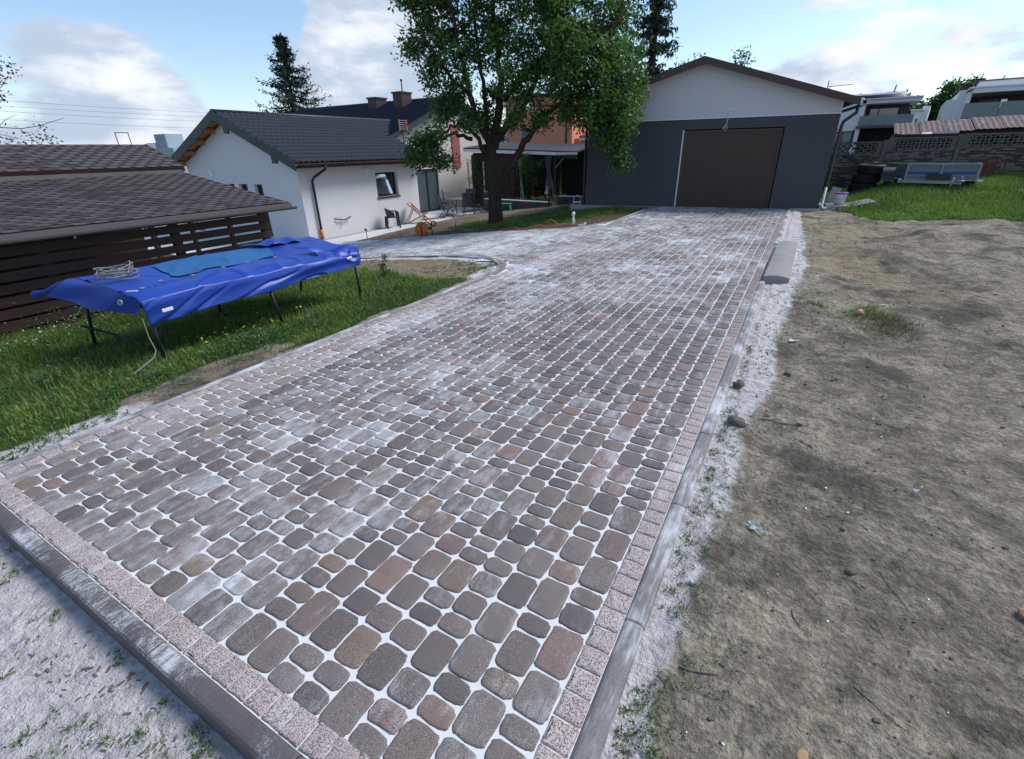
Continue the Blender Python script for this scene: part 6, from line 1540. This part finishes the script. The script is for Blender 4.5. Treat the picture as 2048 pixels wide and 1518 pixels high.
BLOB += [(3.55, 1.35, .20, -1.3), (3.75, 2.2, .30, -1.0), (4.0, 3.2, .4, -.3), (-2.15, 1.55, .25, -.7), (3.0, 3.7, .8, -1.2), (2.0, 3.6, .8, -1.0), (3.6, 2.7, .55, -1.2), (2.9, 2.75, .55, -1.4), (3.5, 1.95, .28, -1.4), (.6, 3.5, .55, -.9), (-.1, 2.7, .3, .7), (-2.0, 4.2, .35, -.3), (-1.9, 5.5, .5, 0)]
cl, twg = [], MB()
for (u, z, r_, w0) in BLOB:
    nC = int(52*r_**2.2)+8; cc = tpz(u, z, w0*1.0)
    near = min(skel, key=lambda p: (p-cc).length)
    for k in range(nC):
        v = Vector((rd.gauss(0, 1), rd.gauss(0, 1), rd.gauss(0, 1))).normalized()*r_*(rd.uniform(.25, 1.05)); c = cc+TR*v.x+TH*(v.y*1.35)+Vector((0, 0, v.z)); cl.append(c)
        if k % 5 == 0:
            mid = near.lerp(c, .55)+Vector((0, 0, -.05)); twg.tube([near-TB0, mid-TB0, c-TB0], [.022, .012, .004], 4, False)
o = twg.build('twigs', 'bark', tree); o['kind'] = 'stuff'
cl = np.array(cl)-np.array(TB0); ct = rg.uniform(.1, .9, len(cl))
per = 52; C = np.repeat(cl, per, 0)+rg.normal(0, 1, (len(cl)*per, 3))*np.array([.13, .13, .10])
part_mesh(tree, 'leaves', leaf_mesh('leaves', C, .115, rg, .48, .35, .3, np.repeat(ct, per)), 'leaf_tree')

# ---- conifers
def conifer(name, label, loc, h, rbase, levels, per, sprays, mat, seed, hang=.4, gap=0.0, z0=.12, spray=.26, cat='tree'):
    r_ = random.Random(seed); g = np.random.default_rng(seed); t = thing(name, label, cat, loc)
    MB().tube([(0, 0, -.3), (0, 0, h*.5), (0, 0, h)], [.025*h, .015*h, .01], 8).build('trunk', 'bark', t, True)
    C, br, tt = [], MB(), []
    for l in range(levels):
        f = z0+(1-z0)*(l+r_.uniform(-.3, .3))/levels; zz = h*f; R_ = rbase*(1-f)**.85+.06
        for b in range(per):
            if r_.random() < gap: continue
            a = 2*math.pi*(b+r_.random()*.8)/per+l*.7; Lb = R_*r_.uniform(.5, 1.2); tn = r_.random(); pts = []
            for s in range(sprays):
                q = (s+.5)/sprays; zz2 = zz-Lb*.35*q+Lb*.28*q*q*q*1.4; p = (math.cos(a)*Lb*q, math.sin(a)*Lb*q, zz2); pts.append(p)
                for _ in range(5): C.append(p); tt.append(tn)
            br.tube([(0, 0, zz)]+pts[::max(1, sprays//4)], [.02]*(1+len(pts[::max(1, sprays//4)])), 4, False)
    o = br.build('branches', 'bark', t); o['kind'] = 'stuff'
    C = np.array(C)+g.normal(0, .06, (len(C), 3)); part_mesh(t, 'needles', leaf_mesh('needles', C, spray, g, .30, .2, hang, np.array(tt)), mat); return t
conifer('spruce_tree', 'dark pointed spruce rising behind the ridge of the white house', (-31.2, 24.9, -1.1), 9.9, 5.2, 24, 8, 14, 'leaf_spruce', 5, .45, .14, .30, .24)
conifer('spruce_tree', 'tall loose conifer with drooping sprays behind the garage beside the big tree', (-8.0, 28.6, -.6), 12.5, 3.4, 26, 8, 11, 'leaf_spruce', 9, 1.1, .30, .25, .30)

def bush(name, label, loc, blobs, mat, seed, leaf=.10, dens=60, per=26, trunk=None, cat='tree', group=None, hang=.2, spread=.16, crown='crown'):
    g = np.random.default_rng(seed); t = thing(name, label, cat, loc, 0, group); cs = []
    for (x, y, z, r_) in blobs:
        m = int(dens*r_**2)+4; v = g.normal(0, 1, (m, 3)); v /= np.linalg.norm(v, axis=1, keepdims=True); cs.append(np.array([x, y, z])+v*(g.uniform(.35, 1.0, (m, 1))*r_))
    cs = np.concatenate(cs); tt = g.uniform(0, 1, len(cs)); C = np.repeat(cs, per, 0)+g.normal(0, spread, (len(cs)*per, 3))
    part_mesh(t, crown, leaf_mesh(crown, C, leaf, g, .5, .3, hang, np.repeat(tt, per)), mat)
    if trunk:
        mb = MB()
        for pts, r_ in trunk: mb.tube(pts, [r_*(1-.7*i/(len(pts)-1)) for i in range(len(pts))], 6)
        mb.build('trunk', 'bark', t, True)
    return t
bush('small_tree', 'leafy treetop peeping over the left slope of the garage roof', (-5.75, 26.6, -.2), [(0, 0, 5.1, .35), (-.5, 0, 4.95, .35), (.55, 0, 5.3, .22), (0, 0, 4.5, .6), (.9, .2, 4.4, .5)], 'leaf_bush', 31, .13, 60, 16, [([(0, 0, 0), (0, 0, 3), (0, 0, 5)], .10)])
bush('small_tree', 'small round treetop peeping over the right slope of the garage roof', (-3.55, 26.8, -.2), [(0, 0, 5.45, .22), (.12, 0, 5.15, .28), (-.15, 0, 4.9, .3), (0, 0, 4.4, .5)], 'leaf_bush', 32, .13, 80, 16, [([(0, 0, 0), (0, 0, 3), (0, 0, 5.2)], .08)])
lt_ = bush('sparse_tree', 'sparse reddish tree with long bare twig reaching in from the left edge above the shed', (-13.9, 3.0, -1.0),
     [(.55, 1.0, 3.9, .22), (.6, 1.25, 4.12, .13), (.68, 1.5, 4.2, .07), (.5, .9, 3.5, .2), (.52, .95, 3.15, .16), (.62, 1.2, 3.75, .1), (.4, .6, 4.25, .3), (.3, .2, 3.7, .5), (.1, -.3, 4.3, .7)], 'leaf_reddish', 33, .07, 130, 9,
     [([(0, 0, 0), (0, 0, 2), (.1, .1, 3.2), (.2, .4, 4.0)], .05), ([(.1, .1, 3.0), (.3, .6, 3.2), (.45, 1.0, 3.24), (.60, 1.3, 3.22), (.70, 1.55, 3.27), (.76, 1.8, 3.36), (.81, 1.96, 3.41)], .011), ([(.1, .1, 3.1), (.35, .6, 3.4), (.5, .95, 3.62), (.62, 1.25, 3.9), (.68, 1.45, 4.15)], .009), ([(.3, .7, 3.2), (.45, 1.0, 3.12), (.58, 1.3, 3.02), (.66, 1.5, 2.97)], .007), ([(.45, 1.0, 3.24), (.58, 1.15, 3.38), (.66, 1.3, 3.46)], .006)], hang=.3, spread=.07)
bush('garden_bush', 'small dark bush tip peeping over the shed ridge at the left', (-14.6, 4.9, -1.0), [(0, .1, 3.0, .22), (.2, -.1, 2.8, .25), (-.1, -.5, 2.7, .3)], 'leaf_bush', 34, .07, 150, 14, cat='bush')
for k, (x, y, s, lab) in enumerate(((9.0, 88, 1.0, 'leftmost dark tree on the far hill, right behind the balcony house'), (11.4, 92, .85, 'second dark tree on the far hill, above the small white houses'), (13.6, 88, 1.25, 'tall dark tree on the far hill left of the big modern house'), (15.4, 90, 1.3, 'rightmost dark tree on the far hill, touching the chimneys'), (-.5, 60, .0, ''))):
    if s: bush('hill_tree', lab, (x, y, 1.5), [(0, 0, 3.6*s, 1.4*s), (-1.1*s, 0, 2.8*s, 1.2*s), (1.1*s, 0, 3.0*s, 1.2*s), (.2, 0, 4.8*s, .8*s)], 'leaf_bush', 50+k, .45, 24, 22, [([(0, 0, 0), (0, 0, 3)], .2)], group='dark trees on the far hill', spread=.35)
bush('garden_bush', 'dark green shrub overhanging the concrete fence at the right edge', (6.35, 21.4, gz(6.35, 21.4)), [(0, 0, .9, .35), (-.25, 0, .75, .22), (.35, -.1, 1.0, .4), (.2, 0, .4, .4)], 'leaf_tree', 41, .06, 160, 20, cat='bush', spread=.08)
bush('climbing_plant', 'climbing plant trained on the pergola just right of the tree trunk', (-11.75, 21.75, -.9), [(0, 0, 2.0, .35), (.3, 0, 1.75, .35), (-.2, 0, 1.5, .3), (.5, 0, 1.3, .28), (.1, 0, 2.25, .3), (.75, 0, 2.0, .25)], 'leaf_bush', 42, .08, 150, 18, [([(0, 0, 0), (.1, 0, 1.2), (.2, 0, 2)], .03)], cat='plant', spread=.08, crown='leaves')
bush('climbing_plant', 'reddish green vine hanging over the slatted wall left of the tree trunk', (-14.7, 21.95, -.9), [(0, 0, 2.1, .3), (.1, 0, 1.7, .3), (.3, 0, 1.35, .28), (-.2, 0, 1.2, .2), (.6, 0, 1.9, .2), (.45, 0, .95, .15)], 'leaf_bush', 43, .08, 140, 16, [([(0, 0, 0), (.1, 0, 1.2), (.2, 0, 2)], .03)], cat='plant', spread=.08, crown='leaves')
def weeping(label, loc, h, r_, seed):
    g = np.random.default_rng(seed); t = thing('weeping_conifer', label, 'conifer', loc); n = 2600; a = g.uniform(0, 2*math.pi, n); q = g.uniform(0, 1, n)**.8; rad = r_*np.sqrt(np.clip(1-(1-q)**0+0*q, 0, 1))*(.35+.65*np.sin(np.clip(q*1.5, 0, 1.57))); z = h*(1-q)
    C = np.stack([np.cos(a)*rad*g.uniform(.6, 1.05, n), np.sin(a)*rad*g.uniform(.6, 1.05, n), z+.05], 1)
    part_mesh(t, 'foliage', leaf_mesh('foliage', C, .20, g, .16, .1, 3.0), 'leaf_bush'); MB().tube([(0, 0, 0), (0, 0, h*.8)], .03, 6).build('trunk', 'bark', t)
weeping('weeping blue-green conifer left of the toy slide under the pergola roof', (-11.85, 22.3, -.75), 1.75, .33, 61)
weeping('weeping green conifer right of the striped curtain before the terracotta house', (-10.35, 22.75, -.5), 1.58, .24, 62)
bush('topiary_ball', 'small round clipped bush at the foot of the climbing plant', (-12.25, 22.2, -.45), [(0, 0, .35, .22), (.05, 0, .15, .18)], 'leaf_bush', 63, .04, 500, 14, cat='bush', spread=.03)
for k, x in enumerate(np.linspace(-12.3, -9.4, 9)):
    lab = 'grey-green lavender clump in the bed behind the stone wall, '+('first from the left', 'second from the left', 'third from the left', 'fourth from the left', 'middle one of nine', 'fourth from the right', 'third from the right', 'second from the right', 'last one on the right')[k]
    bush('lavender', lab, (x, 20.5+.08*k, -.62+.02*k), [(0, 0, .12, .16), (.1, 0, .1, .13)], 'leaf_lavender', 70+k, .07, 400, 10, cat='plant', group='lavender clumps behind the stone wall', hang=-.9, spread=.04, crown='leaves')
bush('planter_bush', 'yellow-green leafy plant in the white planter', (-8.6, 22.6, .03), [(-.12, 0, .08, .10), (.12, 0, .06, .08)], 'leaf_bush', 81, .05, 500, 12, cat='plant', spread=.03)
bush('garden_hedge', 'dark clipped hedge below the terracotta house', (-13, 31, -1.0), [(x, 0, .4, .35) for x in np.linspace(-3, 4.5, 12)], 'leaf_tree', 82, .10, 110, 20, cat='hedge', spread=.08)
bush('garden_hedge', 'dark hedge closing the view behind the pergola, left of the terracotta house', (-24, 40, -1.0), [(x, 0, 1.0, 1.0) for x in np.linspace(-14, 2, 12)], 'leaf_tree', 83, .25, 40, 20, cat='hedge', spread=.2)
for (x, y, h_, lab, sd_2) in ((1.75, 20.9, .8, 'tall leafy weed with pale flowers behind the tyre stack', 1), (2.15, 21.2, .55, 'yellow-green weed between tyres and trailer', 2)):
    bush('weed_plant', lab, (x, y, gz(x, y)), [(0, 0, h_*.7, .12), (.08, 0, h_, .08), (-.08, 0, h_*.4, .12)], 'leaf_bush', 84+sd_2, .06, 300, 8, [([(0, 0, 0), (0, 0, h_)], .008)], cat='plant', spread=.05, crown='leaves')
# clumps on the neighbour terrace
bush('terrace_plants', 'row of dark potted plants on the terrace of the rightmost modern house', (7.0, 29.0, 2.5), [(x, 0, .12, .14) for x in np.linspace(-.5, 1.6, 6)], 'leaf_bush', 90, .07, 260, 10, cat='plant', spread=.05, crown='leaves')

# ---- grass
def scatter(n, x0, x1, y0, y1, cond, power=None):
    X = rg.uniform(x0, x1, n); Y = rg.uniform(y0, y1, n); k = cond(X, Y); return X[k], Y[k]
def is_grass(X, Y, th=.5):
    s, g, so, st = masks(X, Y); return g > th
def clear_of(X, Y):
    return ~pip([(-3.88, 0), (-3.88, 17), (-2, 17), (-2, 0)], X, Y)
def lawn_patch(name, label, n, box, hfun, wd, mat, cond=None, lean=.5, tn=None):
    X, Y = scatter(n, *box, lambda X, Y: is_grass(X, Y) & ~pip(DRIVE, X, Y) & (cond(X, Y) if cond else True))
    d_ = fbm(X*2.1, Y*2.1, 201, 3); k = rg.uniform(0, 1, len(X)) < .45+.9*d_; X, Y, d_ = X[k], Y[k], d_[k]
    H_ = hfun(X, Y)*rg.uniform(.55, 1.25, len(X))*(.6+.8*d_); o = blades(name, X, Y, ground_z(X, Y), H_, wd*rg.uniform(.7, 1.3, len(X)), rg, mat, None, lean, np.clip(fbm(X*.9, Y*.9, 205, 4)*1.2-.05, 0, 1))
    return tagset(o, label, 'grass', None, 'stuff')
near_shed = lambda X, Y: .055+.12*sst(-6.6, -8.2, X)+.03*sst(-4.6, -5.8, X)
lawn_patch('grass', 'uneven green grass between shed and driveway', 95000, (-9.0, -3.86, -.2, 7.2), near_shed, .0062, 'grass_blade')
lawn_patch('grass', 'green grass strip round the foot of the big tree', 24000, (-10, -4, 11.7, 18.9), lambda X, Y: .075+0*X, .011, 'grass_blade')
lawn_patch('grass', 'tall meadow grass right of the garage in front of the trailer', 70000, (.4, 8.2, 14.4, 21.9), lambda X, Y: .07+.12*sst(15.2, 18.5, Y), .012, 'grass_yard')
lawn_patch('grass', 'grass growing in the garden behind the low stone wall', 9000, (-12, -6, 19.4, 28), lambda X, Y: .08+0*X, .03, 'grass_blade')
# dry tips and flower stalks in the meadow
X, Y = scatter(3500, .8, 7.5, 16.2, 21.5, lambda X, Y: is_grass(X, Y)); tagset(blades('dry_stalks', X, Y, ground_z(X, Y), rg.uniform(.16, .34, len(X)), .006, rg, 'grass_dry', None, .3), 'pale dry stalks among the meadow grass by the trailer', 'grass', None, 'stuff')
X, Y = scatter(2600, -9.0, -3.9, .3, 7, lambda X, Y: is_grass(X, Y)); tagset(blades('dry_stalks', X, Y, ground_z(X, Y), rg.uniform(.05, .18, len(X)), .004, rg, 'grass_dry', None, .5), 'dry straw-coloured blades in the lawn by the shed', 'grass', None, 'stuff')
# broad-leaved weeds in the lawn
def weed_field(name, label, pts, mat, size, per=14, spread=.05, zup=.05):
    C = []; 
    for x, y, s in pts:
        m = int(per*s); C.append(np.stack([x+rg.normal(0, spread*s, m), y+rg.normal(0, spread*s, m), np.full(m, gz(x, y))+np.abs(rg.normal(0, zup*s, m))+.01], 1))
    C = np.concatenate(C); o = link(name, leaf_mesh(name, C, size, rg, .55, .8, -.2), mat); return tagset(o, label, 'weeds', None, 'stuff')
pw = [(-4.55+rg.normal(0, .16), 2.55+rg.normal(0, .22), 1.6) for _ in range(26)]+[(-4.45+rg.normal(0, .12), 1.55+rg.normal(0, .2), 1.0) for _ in range(14)]+[(rg.uniform(-6.8, -4.1), rg.uniform(.6, 5.5), 1.0) for _ in range(90)]
weed_field('broadleaf_weeds', 'broad-leaved weeds and clover in the lawn near the drive', pw, 'leaf_bush', .032, 34, .05, .035)
pw = [(rg.uniform(-8.4, -7.0), rg.uniform(.9, 3.4), 1.3) for _ in range(60)]
weed_field('tall_weeds', 'tall weeds growing along the foot of the slatted shed', pw, 'leaf_bush', .04, 26, .06, .14)
X, Y = scatter(170, -8.4, -7.0, .9, 2.6, lambda X, Y: X < 9); tagset(link('white_flowers', leaf_mesh('white_flowers', np.stack([X, Y, ground_z(X, Y)+rg.uniform(.10, .28, len(X))], 1), .022, rg, .9, 1), 'petal_white'), 'tiny white flowers in tall grass by the shed', 'flowers', None, 'stuff')
X = rg.normal(-5.15, .35, 46); Y = rg.normal(2.9, .35, 46); tagset(link('yellow_flowers', leaf_mesh('yellow_flowers', np.stack([X, Y, ground_z(X, Y)+rg.uniform(.07, .14, 46)], 1), .026, rg, .9, 1), 'petal_yellow'), 'little yellow flowers in the grass under the blue tarp', 'flowers', None, 'stuff')
bush('weed_plant', 'upright dark green weed standing at the edge of the straw patch by the tarp', (-5.62, 5.62, gz(-5.62, 5.62)), [(0, 0, .14, .06), (0, 0, .26, .05), (.02, 0, .36, .04), (0, .03, .05, .07)], 'leaf_bush', 95, .05, 500, 9, [([(0, 0, 0), (0, 0, .40)], .006)], cat='plant', spread=.025, crown='leaves')
bush('weed_plant', 'pale umbelled weed before the shed slats at the left, behind the leg', (-7.55, 2.35, gz(-7.55, 2.35)), [(0, 0, .30, .06), (.05, 0, .38, .05), (-.06, 0, .34, .05), (0, .03, .1, .09)], 'leaf_bush', 96, .035, 600, 8, [([(0, 0, 0), (0, 0, .38)], .005)], cat='plant', spread=.03, crown='leaves')
bush('weed_plant', 'yellow-green weed before the shed slats under the tarp edge', (-7.4, 3.3, gz(-7.4, 3.3)), [(0, 0, .30, .06), (.03, 0, .42, .05), (0, .03, .1, .09)], 'leaf_bush', 97, .035, 600, 8, [([(0, 0, 0), (0, 0, .42)], .005)], cat='plant', spread=.03, crown='leaves')
# weeds sprouting in the sand along the kerbs
def sprouts(name, label, pts, mat='leaf_bush', size=.020, bl=.035, per=10, nb=5):
    C, BX_, BY_ = [], [], []
    for x, y, s in pts:
        m = max(3, int(per*s)); C.append(np.stack([x+rg.normal(0, .012*s, m), y+rg.normal(0, .012*s, m), np.full(m, gz(x, y))+np.abs(rg.normal(0, .008*s, m))+.003], 1))
        BX_ += list(x+rg.normal(0, .010*s, nb)); BY_ += list(y+rg.normal(0, .010*s, nb))
    C = np.concatenate(C); o = link(name, leaf_mesh(name, C, size, rg, .42, .8, -.3), mat); tagset(o, label, 'weeds', None, 'stuff')
    BX_, BY_ = np.array(BX_), np.array(BY_); o2 = blades(name.replace('weeds', 'grass_sprouts'), BX_, BY_, ground_z(BX_, BY_), bl*rg.uniform(.5, 1.4, len(BX_)), .0032, rg, 'grass_blade', None, .9); tagset(o2, label.replace('weeds', 'grass sprouts'), 'grass', None, 'stuff')
pts = []
for _ in range(420):
    y = .85+rg.random()**1.3*6.2; e = np.interp(y, SANDR[:, 0], SANDR[:, 1]); x = rg.uniform(-.175, e+.03)
    if vnoise(x*9, y*3.2, 301) > .42: pts.append((x, y, rg.uniform(.5, 1.1)))
for _ in range(60): pts.append((rg.normal(-.135, .012), rg.uniform(2.0, 5.5), 1.1))
sprouts('kerb_weeds', 'small green weeds in the white sand along the right kerb', pts, size=.013, bl=.020)
pts = []
for _ in range(420):
    x = rg.uniform(-3.6, -1.0); y = rg.uniform(-.35, .28)
    if vnoise(x*5, y*6, 305) > .50: pts.append((x, y, rg.uniform(.6, 1.4)))
sprouts('verge_weeds', 'small weeds sprouting in the white sand before the front kerb', pts, size=.014, bl=.035)
pts = [(rg.normal(-4.0, .07), rg.uniform(.2, 1.2), 1.0) for _ in range(60)]+[(rg.uniform(-5.5, -3.9), rg.uniform(5.6, 7.3), 1.2) for _ in range(90)]+[(rg.uniform(-4.4, -3.92), rg.uniform(6.0, 6.9), 1.5) for _ in range(40)]
sprouts('island_weeds', 'weeds in sand and straw at the rounded kerb of the planting bed', pts, size=.022, bl=.05)
pts = [(rg.uniform(.0, 1.4), .9+rg.random()*4.5, rg.uniform(.4, 1.0)) for _ in range(46)]+[(rg.normal(.0, .06), rg.normal(1.15, .18), .8) for _ in range(26)]
sprouts('yard_weeds', 'scattered tiny weeds on the bare dirt yard', pts, size=.011, bl=.016)
# grassy mound in the yard
n = 900; X = rg.normal(.86, .14, n); Y = rg.normal(5.97, .20, n); tagset(blades('mound_grass', X, Y, ground_z(X, Y), rg.uniform(.02, .075, n), .004, rg, 'grass_blade', None, .8), 'green grass tuft on the dirt mound', 'grass', None, 'stuff')
n = 1500; X = rg.normal(1.0, .13, n); Y = rg.normal(5.78, .16, n); tagset(blades('mound_roots', X, Y, ground_z(X, Y), rg.uniform(.02, .06, n), .004, rg, 'grass_dry', None, 1.1, np.full(n, .0)), 'dry brown roots and grass on the dirt mound', 'grass', None, 'stuff')
n = 160; X = rg.normal(.40, .05, n); Y = rg.normal(6.35, .06, n); tagset(blades('yard_tuft', X, Y, ground_z(X, Y), rg.uniform(.03, .09, n), .005, rg, 'grass_blade', None, .6), 'small grass tuft left of the dirt mound', 'grass', None, 'stuff')
n = 5200; X = rg.normal(0, 1, n)*.5+.55; Y = rg.uniform(6.0, 13, n); k = X > .15; X, Y = X[k], Y[k]; k = fbm(X*2.2, Y*1.3, 411) > .5; X, Y = X[k], Y[k]
tagset(blades('straw', X, Y, ground_z(X, Y)+.004, .016, .004, rg, 'grass_dry', None, 2.6), 'loose straw lying over the dirt right of the concrete trough', 'straw', None, 'stuff')
n = 9000; X = rg.uniform(-8.5, -3.9, n); Y = rg.uniform(5.5, 7.8, n); s_1, g_1, so_1, st_1 = masks(X, Y); k = (st_1 > .5) & (s_1 < .4) & ~pip(DRIVE, X, Y); X, Y = X[k], Y[k]
tagset(blades('straw', X, Y, ground_z(X, Y)+.003, .02, .006, rg, 'grass_dry', None, 2.2), 'cut straw covering the bed inside the rounded kerb', 'straw', None, 'stuff')
